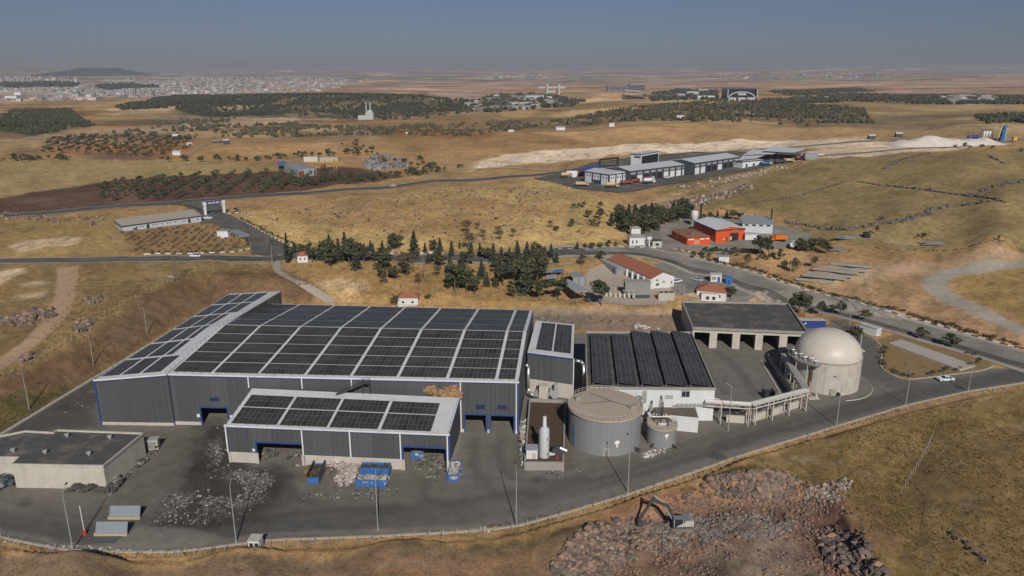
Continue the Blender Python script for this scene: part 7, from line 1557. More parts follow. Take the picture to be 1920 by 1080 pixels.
far_block(1140,1178,170,9,60,'left wing of the long blue grey hospital block on the ridge', M_PREFAB, rows=3, rm=M_NAVY); far_block(1180,1210,170,11,60,'right wing of the long blue grey hospital block on the ridge', M_PREFAB, rows=3, rm=M_NAVY)
far_block(1172,1200,174,5,40,'low pale block under the long blue grey block', M_WALL, rows=1); far_block(1170,1208,186,9,50,'wide cream block with a grey roof below the ridge road', M_CREAM, rows=2); far_block(1210,1232,182,5,40,'grey roofed low block right of the cream one', M_CONC2)
far_block(1270,1285,186,10,40,'narrow white campus block left of the arched building', M_WALL, rows=3); far_block(1288,1310,179,7,40,'white flat campus block behind the trees', M_WALL, rows=2); far_block(1310,1328,174,6,40,'upper white campus block on the rise', M_WALL, rows=2); far_block(1308,1340,186,6,40,'long low white campus block beside the arched building', M_WALL, rows=1); far_block(1270,1295,170,5,30,'dark glass block at the left of the campus', M_NAVY)
far_block(1243,1262,185,6,40,'grey low block among the campus trees', M_CONC2)
a, b = G(1363,186), G(1416,186); z = min(a[2], b[2]); dep = a[1] * cp; px_m = dep / 1400; root = thing('arched_stadium', 'dark glass building framed by a broad white arch', 'building', mid(a, b, z)); L = math.dist(xy(a), xy(b)); H = 19 * px_m
MB().box(((a[0] + b[0]) / 2, (a[1] + b[1]) / 2 + 25, z + H / 2), (L, 50, H)).build('glass_body', mat('dark_glass', (.02,.03,.05), .25, .1), root); g = MB(); n = 18; arc = [((a[0] + b[0]) / 2 + L * .47 * math.cos(math.pi * k / n), (a[1] + b[1]) / 2 - 3, z + H * .72 * math.sin(math.pi * k / n)) for k in range(n + 1)]
for p, q in zip(arc[:-1], arc[1:]): g.bar(p, q, 4, 1.8 * px_m)
g.build('arch', M_MQ, root); MB().box(((a[0] + b[0]) / 2, (a[1] + b[1]) / 2 - 4, z + H * .5), (L * .28, 3, H * .22)).build('panel', M_MQ, root)
for s in (0, 1): MB().box((a[0] + (b[0] - a[0]) * s, a[1] - 3, z + H / 2), (1.4 * px_m, 6, H)).build('pier', M_MQ, root)
for px in (1366, 1384, 1401): far_block(px, px + 14, 189, 6, 20, 'low white pavilion in front of the arched building', M_MQ, 'pavilion', 'pavilion', 0, 'pavilions before the arch')
a, b = G(1018,178), G(1052,178); z = a[2]; s = a[1] / 1400; root = thing('bridge_building', 'pale frame like building with two towers and a long flat deck', 'building', (*xy(a), z))
for px in (1026, 1048): q = G(px, 178); MB().box((q[0], q[1], z + 9 * s), (3 * s, 20, 20 * s)).build('tower', M_MQ, root)
MB().box(((a[0] + b[0]) / 2, a[1], z + 13 * s), (48 * s, 16, 3 * s)).build('deck', M_MQ, root); MB().box(((a[0] + b[0]) / 2, a[1], z + 6 * s), (22 * s, 14, 3 * s)).build('lower_deck', M_MQ, root)
far_block(985,1020,185,6,80,'long pale green hall left of the frame like building', mat('pale_green', (.42,.46,.42), .7, .08)); far_block(960,988,199,7,30,'white school block in the valley village', M_WALL, rows=2)
# ------------------------------------------------------------------ trees, shrubs, orchards, woods
M_LEAF = mat('foliage', (.05,.06,.03), .85, .15, .8, attr='tint', spec=.15); M_BARK = mat('bark', (.13,.095,.07), .95, .2, 2)
def leaves(pts, size, col, var=.4, up=.3):
    n = len(pts); u = rng.normal(size=(n, 3)); u /= np.linalg.norm(u, axis=1, keepdims=True); w = rng.normal(size=(n, 3)); w[:, 2] *= up; v = np.cross(u, w); v /= np.linalg.norm(v, axis=1, keepdims=True) + 1e-9
    s = (size * rng.uniform(.6, 1.35, n))[:, None]; P = np.asarray(pts)
    V = np.stack([P - u * s, P + v * s * .7, P + u * s, P - v * s * .7], 1).reshape(-1, 3); F_ = np.arange(4 * n).reshape(n, 4)
    c = np.array(col)[None] * (1 + rng.uniform(-var, var, (n, 1))) * (1 + rng.uniform(-.12, .12, (n, 3))); return V, F_, np.repeat(c, 4, 0)
def crown(kind, n, col):
    if kind == 'conifer':
        h = rng.random(n) ** .75; lay = .72 + .28 * np.sin(h * 42) ; r = .24 * (1 - h) ** .85 * lay * rng.uniform(.55, 1.05, n) ** .5; a = rng.uniform(0, 6.283, n); r = r * (1 + .25 * np.sin(a * 3 + h * 9)); p = np.c_[r * np.cos(a), r * np.sin(a), .08 + .92 * h - r * .25]; s = .042
    elif kind == 'cypress': h = rng.random(n); r = .10 * np.sin(np.clip(h * 1.15 + .1, 0, 1) * math.pi) ** .6 * np.sqrt(rng.random(n)); a = rng.uniform(0, 6.283, n); p = np.c_[r * np.cos(a), r * np.sin(a), .04 + .96 * h]; s = .035
    else:
        k = {'pine': random.choice((15, 20, 26)), 'round': random.choice((17, 23, 30)), 'olive': 14, 'bush': 12, 'bare': 16}[kind]; cz = {'pine': (.38, .86), 'round': (.36, .86), 'olive': (.32, .82), 'bush': (.2, .75), 'bare': (.4, .9)}[kind]; R_ = {'pine': .30, 'round': .38, 'olive': .42, 'bush': .55, 'bare': .30}[kind]
        cs = []
        while len(cs) < k:
            q = rng.uniform(-1, 1, 3)
            if (q ** 2).sum() < 1: cs.append((q[0] * R_ * (1 - .25 * max(q[2], 0)), q[1] * R_, (cz[0] + cz[1]) / 2 + q[2] * (cz[1] - cz[0]) / 2))
        cs = np.array(cs); i = rng.integers(0, k, n); d = rng.normal(size=(n, 3)); d /= np.linalg.norm(d, axis=1, keepdims=True); rad = {'pine': .115, 'round': .13, 'olive': .17, 'bush': .24, 'bare': .15}[kind] * rng.uniform(.7, 1.25, k)[i] * rng.random(n) ** .4
        p = cs[i] + d * rad[:, None] * np.array([1, 1, .75]); s = {'pine': .04, 'round': .042, 'olive': .07, 'bush': .085, 'bare': .03}[kind]
        V, F_, C = leaves(p, s, col); shade = rng.uniform(.75, 1.25, k)[i]; return V, F_, C * np.repeat(shade, 4)[:, None]
    return leaves(p, s, col)
def tree_proto(kind, name, n, col, cat='tree'):
    root = thing(name, None, cat); V, F_, C = crown(kind, n, col); npmesh('crown', V, F_, M_LEAF, root, C)
    if kind != 'bush':
        g = MB(); t = {'conifer': .75, 'cypress': .5, 'pine': .6, 'round': .5, 'olive': .45, 'bare': .55}[kind]; g.tube((0, 0, -.04), (0, 0, t), .022, 7, .009)
        if kind in ('round', 'pine', 'bare', 'olive'):
            for k in range(7 if kind == 'bare' else 4): a = k * 1.7 + random.random(); z_ = .2 + .06 * k; g.tube((0, 0, z_), (.22 * math.cos(a), .22 * math.sin(a), z_ + .28), .011, 5, .004)
        g.build('trunk', M_BARK, root)
    return Proto(root)
DG = (.068,.076,.046); MG = (.086,.09,.05); OG = (.105,.108,.068); BR = (.13,.095,.055)
P_CON = [tree_proto('conifer', 'conifer_tree', 950, c) for c in (DG, (.066,.078,.05), (.055,.062,.04))]; P_PINE = [tree_proto('pine', 'pine_tree', n_, c) for n_, c in ((1000, DG), (800, MG), (1100, (.064,.072,.036)), (620, (.082,.08,.044)))]; P_RND = [tree_proto('round', 'broadleaf_tree', n_, c) for n_, c in ((1000, MG), (760, (.088,.088,.05)), (620, (.115,.10,.052)))]
P_CYP = [tree_proto('cypress', 'cypress_tree', 420, (.04,.05,.027))]; P_BARE = [tree_proto('bare', 'dry_tree', 420, BR)]; P_BUSH = [tree_proto('bush', 'shrub', 160, c, 'shrub') for c in (MG, (.09,.082,.045), (.06,.062,.035))]; P_YNG = [tree_proto('bush', 'young_plant', 120, c, 'young plant') for c in (MG, (.08,.075,.04))]; P_HDG = [tree_proto('bush', 'hedge_shrub', 150, c, 'shrub') for c in (MG, (.06,.062,.035))]; P_OLV = [tree_proto('olive', 'olive_tree', 190, c) for c in (OG, (.075,.082,.045))]
def hpx_m(q, h): return h * (q[1] * cp + (CAMZ - q[2]) * sp) / 1400 * 1.04
def plant(protos, px, py, h, label, group, wide=1.0):
    q = G(px, py); H = hpx_m(q, h) * random.uniform(.82, 1.12); k = random.choice(protos); k.put(q, random.uniform(0, 6.28), (H * wide * random.uniform(.9, 1.1), H * wide * random.uniform(.9, 1.1), H), label, group)
GRP = 'trees and conifers along the main road'
L1 = 'dark tree in the planted row along the main road'
for px, py, h in [(552,476,20),(564,474,22),(618,470,28),(657,470,30),(695,469,20),(717,469,18),(741,469,34),(777,486,46),(797,473,21),(813,472,30),(825,472,24),(847,481,32),(722,488,30),(703,493,25),(767,489,20),(803,495,22),(820,486,22),(883,478,28),(925,493,36),(970,488,36),(988,481,30),(1017,488,32),(1033,484,26),(1043,493,26),(1082,468,18),(1098,466,14),(1110,467,16),(1125,465,14),(1140,464,14),(1155,463,13),(900,482,30),(912,488,28),(940,486,26),(955,482,22),(1003,482,28)]: plant(random.choice((P_CON, P_CON, P_PINE, P_RND)), px, py, h, L1, GRP, 1.2)
for px, py, h in [(586,492,48),(602,490,42),(618,493,46),(636,492,52),(655,497,54),(668,506,44),(684,495,44),(672,488,46),(648,486,44),(700,484,30)]: plant(P_RND[:1] + P_PINE + P_CON, px, py, h, 'broad dark tree in the clump beside the tiny white hut', 'clump beside the roadside hut', 1.0)
for px, py, h, w in [(540,494,58,1.1),(862,467,20,1.0)]: plant(P_CYP, px, py, h, {540: 'tall narrow cypress at the left end of the conifer row', 862: 'small narrow cypress standing above the road'}[px], None, w)
for px, py, h in [(853,548,72),(890,553,36),(840,544,26),(903,524,36),(913,538,28),(930,538,36),(943,536,48),(963,527,44),(985,553,78),(961,559,30),(1007,534,62),(1013,563,40),(1047,564,46),(866,512,40),(876,500,34),(975,520,44),(955,500,30),(1000,505,40),(930,505,30),(870,535,40)]: plant(P_PINE + P_CON[:1], px, py, h, 'dark pine on the dry slope below the main road', 'pines on the dry slope', 1.1)
for x, y in scatter(GP([(838,552),(868,506),(1000,498),(1058,522),(1056,566),(960,560)]), 60)[:14] .tolist() + scatter(GP([(600,500),(840,492),(860,520),(700,530)]), 60)[:14].tolist(): H = random.uniform(4, 8.5); random.choice(P_PINE + P_CON[:1]).put((x, y, hz(x, y)), random.uniform(0, 6), (H * 1.1, H * 1.1, H), 'dark pine on the dry slope below the main road', 'pines on the dry slope')
plant(P_PINE, 1127, 573, 52, 'double topped pine between the open shed and the switch frames', None, 1.2); plant(P_RND, 1091, 498, 26, 'brownish tree at the back corner of the compound', None, 1.0); plant(P_RND, 1126, 488, 22, 'round dark tree by the compound entrance', None, 1.2); plant(P_PINE, 1370, 563, 28, 'tree in front of the red hipped house', None, 1.1); plant(P_RND, 742, 575, 22, 'round bush beside the white lodge behind the solar hall', None, 1.3); plant(P_BUSH, 803, 561, 14, 'single round shrub on the dry grass behind the hall', None, 1.0)
pts = scatter(GP([(1145,424),(1160,408),(1290,399),(1300,410),(1250,420),(1226,440),(1180,440),(1165,432)]), 130)[:62]
for x, y in pts: H = random.uniform(6, 10); random.choice(P_PINE + P_CON + P_RND).put((x, y, hz(x, y)), random.uniform(0, 6), (H * 1.2, H * 1.2, H), 'dark tree in the grove behind the gatehouse', 'grove behind the gatehouse')
for px, py, h in [(1043,434,12),(1072,427,17),(1103,409,17),(1115,425,22),(1125,412,22),(1125,392,19),(1075,392,11),(1085,391,13),(1095,390,13),(1205,442,10),(1185,430,14)]: plant(P_RND + P_BUSH[:1], px, py, h, 'round dark tree alone on the golden slope', 'single trees on the golden slope', 1.0)
for px, py, h in [(876,441,30),(895,432,16),(905,447,18),(935,442,24),(938,452,28),(962,447,22),(1032,428,16),(878,470,40),(765,520,50),(820,520,30),(785,535,28),(720,535,30),(735,520,24)]: plant(P_BARE, px, py, h, 'half bare brown tree on the dry slope', 'half bare trees on the slopes', 1.0)
for px, py, h in [(1320,412,16),(1332,412,18),(1345,408,15),(1372,412,20),(1386,413,20),(1362,410,14)]: plant(P_CON + P_PINE, px, py, h, 'dark conifer behind the orange shed roof', 'trees behind the orange shed', 1.3)
for px, py, h, w in [(1424,482,46,1.0),(1440,484,38,.8),(1463,490,30,.8),(1512,474,32,1.1),(1524,474,36,1.1),(1538,473,34,1.1),(1550,477,24,1.2),(1500,470,26,1.0)]: plant(P_PINE + P_RND, px, py, h, 'dark tree between the orange truck and the stacked beams', 'trees right of the orange shed', w)
for px, py, h in [(1490,512,30),(1527,502,26),(1402,500,22),(1470,505,22)]: plant(P_RND + P_BARE, px, py, h, 'thin crowned tree casting a long shadow near the beams', 'thin trees near the beams', .9)
for k in range(26): plant(P_BUSH, 1312 + k * 5.5 + random.uniform(-2, 2), 472 + random.uniform(-3, 10) + k * .3, random.uniform(6, 13), 'low shrub on the strip in front of the orange buildings', 'shrubs before the orange buildings')
for px, py, h, w in [(1488,590,52,.8),(1508,594,56,.8),(1497,588,48,.8),(1540,594,34,.9),(1575,592,30,1.0),(1560,590,26,.9)]: plant(P_PINE, px, py, h, 'tall pine with bare trunk behind the bay garage', 'pines behind the bay garage', w)
plant(P_RND, 1620, 604, 32, 'dark tree above the white container', None, 1.2); plant(P_BUSH, 1606, 628, 24, 'yellow green bush left of the white container', None, 1.3); plant(P_RND, 1728, 636, 28, 'dark round tree on the weighbridge island, nearer the container', None, 1.2); plant(P_RND, 1783, 652, 28, 'dark round tree on the island near the end of the weighbridge', None, 1.25)
for px, py, h, w, lab in [(1644,440,20,.55,'slim dark tree by the black water tank'),(1720,448,12,.9,'left one of two small dark trees on the grazed field'),(1731,447,12,.8,'right one of two small dark trees on the grazed field'),(1872,452,14,.6,'tiny upright tree on the right field edge'),(1653,412,9,1.2,'lone bush casting a shadow above the stone wall'),(1809,278,13,1.2,'dark umbrella shaped tree on the hill crest')]: plant(P_RND if h > 9 else P_BUSH, px, py, h, lab, None, w)
for px, py in ((1790,277),(1818,279),(1840,277),(1860,279),(1915,285),(1297,484),(1330,478),(1420,488),(1450,480)): plant(P_BUSH, px, py, random.uniform(6, 9), 'dull brown shrub on the hill crest or dry strip', 'scattered dull shrubs')
# hedges and young plants
for pts_, n, lab, gr, h in [([(1296,474),(1391,501),(1451,519),(1542,548),(1622,569),(1733,598),(1844,632),(1920,650)], 95, 'low shrub in the hedge along the painted kerb', 'hedge shrubs along the painted kerb', (1.0, 1.9)), ([(450,409),(500,436),(558,462)], 30, 'yellowish shrub in the hedge of the gate drive', 'hedge of the gate drive', (.9, 1.6)), ([(300,488),(400,488),(530,484)], 34, 'tiny plant on the verge below the main road', 'verge plants below the main road', (.7, 1.3)), ([(275,475),(400,472),(465,462),(462,450),(440,440)], 32, 'shrub round the edge of the nursery plot', 'edge shrubs of the nursery plot', (.8, 1.5)), ([(290,386),(330,384),(360,388),(378,396)], 22, 'hedge plant on the curve behind the prefab office', 'hedge behind the prefab office', (1, 1.8)),
        ([(1658,652),(1652,670),(1656,690),(1690,705),(1720,708)], 14, 'young tree at the kerb of the grass island', 'young trees on the grass island', (.9, 1.9)), ([(1740,705),(1765,698),(1800,692),(1840,680),(1830,668),(1800,660)], 14, 'young tree round the weighbridge end', 'young trees round the weighbridge', (.8, 1.9))]:
    W_ = resample(GP(pts_), .5)
    for k in range(n):
        x, y = W_[int((k + .5) / n * (len(W_) - 1))] + rng.normal(0, .35, 2); H = random.uniform(*h); random.choice(P_YNG if 'young' in lab or 'tiny' in lab else P_HDG).put((x, y, hz(x, y)), random.uniform(0, 6), (H * 1.1, H * 1.1, H), lab, gr)
def rows(poly_px, sp1, sp2, ang, protos, hr, lab, gr, keep=.9, wide=1.1, cap=300):
    P = np.array(GP(poly_px)); lo, hi = P.min(0), P.max(0); c = (lo + hi) / 2; R_ = np.hypot(*(hi - lo)) / 2; out = []
    for i in np.arange(-R_, R_, sp1):
        for j in np.arange(-R_, R_, sp2): out.append((c[0] + i * math.cos(ang) - j * math.sin(ang), c[1] + i * math.sin(ang) + j * math.cos(ang)))
    out = np.array(out) + rng.normal(0, sp1 * .07, (len(out), 2)); out = out[inpoly(out[:, 0], out[:, 1], [tuple(p) for p in P])]; out = out[rng.random(len(out)) < keep]; out = out[np.argsort(out[:, 1])][:cap]
    for x, y in out: H = random.uniform(*hr); random.choice(protos).put((x, y, hz(x, y)), random.uniform(0, 6), (H * wide, H * wide, H), lab, gr)
rows([(192,342),(500,322),(640,328),(560,354),(450,366),(330,376),(190,378)], 11.5, 7, .16, P_OLV, (3.8, 5.8), 'olive tree in the rows on dark ploughed soil', 'olive trees on dark soil', .93, .95, 230)
rows([(222,434),(400,420),(455,455),(440,470),(260,474)], 3.6, 3.4, .15, P_YNG, (.8, 1.6), 'young plant in the rows of the red nursery plot', 'young plants of the nursery plot', .7, 1.2, 150)
rows([(80,288),(85,262),(180,254),(350,254),(362,268),(350,288),(250,298),(140,288)], 12, 9.5, .25, P_OLV + P_RND, (3.6, 6.6), 'orchard tree on the red soil', 'orchard trees on red soil', .82, 1.1, 210)
W_ = resample(GP([(495,352),(560,350),(640,344),(700,338),(760,332),(830,326)]), 2)
for k in range(80): x, y = W_[int((k + .5) / 80 * (len(W_) - 1))] + rng.normal(0, 3, 2) + np.array([0, random.uniform(0, 22)]); H = random.uniform(3, 5.5); random.choice(P_RND + P_BUSH[:1]).put((x, y, hz(x, y)), random.uniform(0, 6), (H * 1.2, H * 1.2, H), 'dark bush in the band above the far road', 'bushes above the far road')
for pts_, n, lab, gr in [([(330,302),(420,302),(520,298),(560,296),(620,288),(700,290)], 46, 'bush in the hedge line before the scrap yard', 'bushes round the scrap yard'), ([(-20,303),(60,302),(128,298)], 26, 'bush of the dark hedge in the pale fields', 'hedge in the pale fields'), ([(730,300),(780,310),(840,316)], 14, 'bush beside the grey spoil heap', 'bushes beside the spoil heap'), ([(640,268),(700,285),(690,295)], 12, 'bush above the scrap yard', 'bushes above the scrap yard')]:
    W_ = resample(GP(pts_), 3)
    for k in range(n): x, y = W_[int((k + .5) / n * (len(W_) - 1))] + rng.normal(0, 7, 2); H = random.uniform(2.6, 6.5); random.choice(P_RND + P_BUSH[:1]).put((x, y, hz(x, y)), random.uniform(0, 6), (H * 1.2, H * 1.2, H), lab, gr)
# far woods: each a mass of small crowns
def wood(polys, dens, sz, cols, label, name='woodland', gapk=.43):
    Vs, Fs, Cs, o = [], [], [], 0
    for poly in polys:
        p = scatter(GP(poly), dens=dens); k = fbm(p[:, 0] / 60, p[:, 1] / 60, 3, 101); p = p[(k > gapk) | (rng.random(len(p)) < .12)]
        P = ground_pts(p); s = rng.uniform(*sz, len(P)); P[:, 2] += s * .35
        V, F_, C = merge(*ICO1, P, np.c_[s * .55, s * .55, s * .55], np.array(cols)[rng.integers(0, len(cols), len(P))], tilt=False, jit=.3); Vs.append(V); Fs.append(F_ + o); Cs.append(C); o += len(V)
    return tag(npmesh(name, np.concatenate(Vs), np.concatenate(Fs), M_LEAF, col=np.concatenate(Cs)), label, 'trees', kind='stuff')
FC = [(.042,.046,.032),(.055,.057,.037),(.048,.05,.036)]; SC = [(.085,.08,.048),(.10,.085,.055),(.07,.072,.042),(.12,.092,.055)]
wood([[(330,205),(335,190),(420,179),(560,177),(700,177),(800,181),(840,187),(895,206),(760,212),(700,217),(600,211),(480,217),(380,219)], [(215,200),(330,180),(420,178),(330,200),(230,207)]], 1 / 48, (4, 7.5), FC, 'dense dark pine forest on the low hill', gapk=.5)
wood([[(25,206),(130,204),(178,236),(60,254),(-60,240)]], 1 / 34, (3.5, 5.5), [(.05,.055,.032),(.06,.062,.036)], 'dark square plantation on the slope', gapk=.46); wood([[(400,252),(560,236),(720,240),(880,230),(960,226),(1010,240),(880,256),(700,254),(560,257),(420,260)], [(330,244),(400,236),(560,232),(560,242),(400,252)]], 1 / 62, (3, 5.5), SC, 'band of scrubby orchard across the middle slopes', 'orchard_mass', .5)
wood([[(1000,238),(1100,216),(1200,200),(1330,190),(1500,195),(1620,205),(1640,232),(1530,238),(1400,230),(1230,226),(1100,236)]], 1 / 62, (3, 5.5), SC[:2] + FC[1:] + SC[2:], 'olive groves on the ridge above the tan slope', 'orchard_mass', .47)
wood([[(1290,186),(1420,188),(1600,176),(1800,180),(1950,182),(1950,197),(1760,196),(1600,190),(1500,196),(1380,192)], [(1830,221),(1960,216),(1960,237),(1850,233)], [(1440,172),(1600,166),(1640,172),(1480,180)], [(1340,205),(1500,200),(1580,206),(1480,214)]], 1 / 80, (4, 7.5), FC + SC[:1], 'dark woods and groves on the plateau'); wood([[(845,190),(930,178),(1000,176),(1100,190),(1010,205),(930,212),(890,212)], [(1215,178),(1275,170),(1345,172),(1345,188),(1220,190)]], 1 / 260, (6, 11), FC + SC[:1], 'loose trees round the valley village')
wood([[(-60,164),(100,157),(150,160),(140,166),(-60,171)], [(180,165),(230,160),(300,166),(200,172)]], 1 / 700, (14, 26), [(.05,.06,.05),(.06,.065,.055)], 'dark park belt in front of the distant town'); wood([[(90,262),(360,236),(420,244),(380,262),(200,262)], [(280,244),(340,226),(440,222),(420,236)]], 1 / 260, (3, 6), SC, 'scrub on the stony slope', 'scrub')
wood([[(560,214),(720,218),(900,206),(900,212),(720,226),(560,220)]], 1 / 420, (5, 9), SC + FC, 'loose row of trees below the pine forest', 'orchard_mass')
# ------------------------------------------------------------------ rocks, stone walls, grass
M_ROCK = mat('rock', (.2,.18,.17), .95, .2, 1.5, attr='tint', bump=.4, spec=.15)
RK = [(.17,.132,.108),(.22,.168,.135),(.125,.098,.085),(.25,.17,.125),(.31,.195,.13)]; RKB = [(.18,.152,.132),(.22,.185,.158),(.14,.116,.10),(.24,.18,.14)]
def rock_proto(seed):
    v, f = ICO1; r_ = np.random.default_rng(seed); v = v * (1 + r_.uniform(-.28, .28, (len(v), 1))) * np.array([1, r_.uniform(.7, 1), r_.uniform(.6, .85)]); return v, f
def rocks(name, poly_px, n, smin, smax, cols, label, cat, stuff=True, sink=.25, pw=2.5):
    Pp = GP(poly_px); p = scatter(Pp, n * 6); kk = fbm(p[:, 0] / 3.5, p[:, 1] / 3.5, 4, 161); ed = -sdf(p[:, 0], p[:, 1], Pp); p = p[rng.random(len(p)) < np.clip((kk - .34) / .2, .05, 1) * np.clip(ed / (2.5 if poly_px[0][1] > 800 else .1), .08, 1)][:n]; s = smin + (smax - smin) * rng.random(len(p)) ** pw; P = ground_pts(p); P[:, 2] += s * (1 - sink) * .5
    V, F_, C = merge(*rock_proto(5), P, s, np.array(cols)[rng.integers(0, len(cols), len(P))], jit=.28, colvar=.3); o = npmesh(name, V, F_, M_ROCK, col=C); tag(o, label, cat)
    if stuff: o['kind'] = 'stuff'
    return o
HEAP_T = [(1310,915),(1340,897),(1400,888),(1470,890),(1500,905),(1490,930),(1420,942),(1350,935)]; HEAP_M = [(1150,985),(1240,965),(1330,960),(1420,958),(1480,965),(1495,990),(1470,1015),(1380,1020),(1300,1030),(1200,1035),(1140,1020)]; HEAP_L = [(1035,1060),(1060,1020),(1110,985),(1190,965),(1240,985),(1220,1040),(1140,1085),(1040,1085)]; HEAP_R = [(1530,1010),(1580,995),(1620,1015),(1655,1060),(1665,1085),(1600,1085),(1550,1050)]
rocks('broken_rock', HEAP_T, 1700, .13, .9, RK, 'broken rock', 'rock'); rocks('broken_rock', HEAP_M, 3600, .11, .6, RKB, 'broken grey rock', 'rock', pw=1.8); rocks('broken_rock', HEAP_L, 2400, .12, .85, RK, 'broken rock', 'rock'); rocks('broken_rock', HEAP_R, 800, .15, 1.0, RK[:3], 'broken rock', 'rock')
rocks('broken_rock', [(1000,1090),(1060,1000),(1250,930),(1480,900),(1590,960),(1660,1090)], 2600, .05, .4, RK, 'loose stones of the pit floor', 'rock'); rocks('broken_rock', [(1030,1075),(1080,1010),(1200,945),(1320,905),(1470,890),(1560,910),(1620,980),(1660,1085),(1530,1085),(1500,1020),(1330,1035),(1200,1085)], 6000, .05, .5, [(.22,.135,.095),(.26,.155,.105),(.17,.115,.085),(.2,.15,.12)], 'reddish broken stones between the heaps', 'rock', pw=3); rocks('broken_rock', [(1480,925),(1560,900),(1600,890),(1590,940),(1540,960)], 420, .1, .6, [(.36,.29,.22),(.30,.22,.17),(.22,.19,.17)], 'pale stones on the pit rim', 'rock')
BP = []
for i in range(6):
    v, f = rock_proto(100 + i); me_o = npmesh('boulder', v, f, M_ROCK, col=np.repeat(np.array([RK[i % 5]]), len(v), 0)); tag(me_o, None, 'boulder'); BP.append(Proto(me_o))
def boulders(poly, n, s0, s1, lab, gr):
    for x, y in scatter(GP(poly), n * 4)[:n]: s = random.uniform(s0, s1); random.choice(BP).put((x, y, hz(x, y) + s * .35), random.uniform(0, 6), (s, s * random.uniform(.75, 1.1), s * random.uniform(.7, 1)), lab, gr)
boulders(HEAP_T, 90, .55, 1.15, 'grey boulder on the upper rock heap behind the excavator', 'boulders of the upper heap'); boulders(HEAP_L, 80, .5, 1.0, 'boulder on the rock slope left of the excavator', 'boulders of the left slope'); boulders(HEAP_R, 55, .6, 1.15, 'boulder on the rim heap right of the pit floor', 'boulders of the right rim'); boulders(HEAP_M, 45, .4, .65, 'grey block among the crushed rock around the excavator', 'blocks round the excavator')
rocks('rock_heap', [(-10,600),(40,585),(98,580),(100,600),(60,612),(0,612)], 420, .3, 1.5, RK, 'grey boulder heap left of the dirt track', 'rock heap', False); rocks('rock_heap', [(156,562),(190,556),(196,564),(160,572)], 120, .3, 1.1, RK, 'small rock heap on the grass above the bank', 'rock heap', False); rocks('rock_heap', [(132,618),(150,600),(178,600),(175,615),(145,626)], 160, .3, 1.1, RK, 'rock heap beside the crest fence right of the track', 'rock heap', False); rocks('rock_heap', [(35,672),(60,662),(66,670),(40,680)], 60, .3, .9, RK, 'few stones at the lower bend of the dirt track', 'rock heap', False)
rocks('field_stones', [(420,410),(640,375),(1000,350),(1150,400),(1100,450),(700,465)], 900, .2, 1.1, RK, 'stones strewn over the golden field', 'rock'); rocks('field_stones', [(0,398),(90,404),(200,410),(190,425),(0,412)], 260, .3, 1.2, RK, 'stones by the far road', 'rock'); rocks('field_stones', [(1180,388),(1300,372),(1400,346),(1420,352),(1310,388),(1230,400)], 900, .3, 1.5, RK + [(.4,.36,.32)], 'rubble at the foot of the works bank', 'rock'); rocks('field_stones', [(1260,352),(1400,326),(1500,306),(1480,316),(1330,352)], 300, .3, 1.3, [(.42,.37,.32),(.3,.25,.2)], 'pale rubble on the works bank', 'rock'); rocks('field_stones', [(850,480),(1000,520),(1000,560),(700,560),(560,500)], 260, .15, .6, RK, 'stones on the dry strip', 'rock'); rocks('field_stones', [(680,300),(720,290),(760,300),(770,312),(690,322)], 500, .5, 2.4, [(.2,.18,.17),(.27,.25,.23),(.14,.13,.13)], 'grey spoil of the scrap yard', 'rock')
def stone_wall(pts, label, w=1.4, n=2.2, s=(.35, .85)):
    W_ = resample(GP(pts), .7); k = int(len(W_) * n); i = rng.integers(0, len(W_), k); p = W_[i] + rng.normal(0, w * .42, (k, 2)); P = ground_pts(p); sz = rng.uniform(*s, k); P[:, 2] += sz * .4 + np.abs(rng.normal(0, .35, k))
    V, F_, C = merge(*rock_proto(9), P, sz, np.array([(.13,.11,.10),(.17,.145,.125),(.10,.09,.085),(.2,.165,.13)])[rng.integers(0, 4, k)], jit=.28); tag(npmesh('stone_wall', V, F_, M_ROCK, col=C), label, 'stone wall')
stone_wall([(1609,341),(1684,351),(1746,358),(1816,366),(1858,372),(1881,379)], 'dry stone wall running across the upper grazed field'); stone_wall([(1850,379),(1785,385),(1751,392),(1734,404),(1692,417),(1650,420),(1622,425),(1588,432)], 'long curving dry stone wall down the middle of the grazed hill', 2.0, 2.6); stone_wall([(1588,432),(1560,430),(1520,424),(1473,418)], 'dry stone wall stretch behind the grey barn', 1.6); stone_wall([(1380,385),(1422,379),(1453,376),(1504,366),(1549,352),(1588,341)], 'low faint stone wall below the works bank', .9, 1.1, (.25, .6)); stone_wall([(1658,317),(1686,302),(1746,288)], 'short dark stone wall near the hill crest', 1.8); stone_wall([(1841,358),(1872,348),(1914,342),(1960,330)], 'thick stone wall at the right end of the hill', 2.4, 3.0); stone_wall([(1855,293),(1881,307)], 'short broken stone wall high on the right hill', 1.4, 1.4); stone_wall([(1267,368),(1330,385),(1390,404)], 'thin stone line between the works bank and the orange sheds', .7, 1.1, (.2, .5)); stone_wall([(1780,1000),(1830,1040),(1860,1062)], 'stones heaped along the broken fence on the dry slope', 1.0, 1.5, (.15, .5))
stone_wall([(1640,466),(1720,470),(1800,468),(1920,470)], 'faint line of stones along the lower field edge', 1.2, .7, (.2, .5))
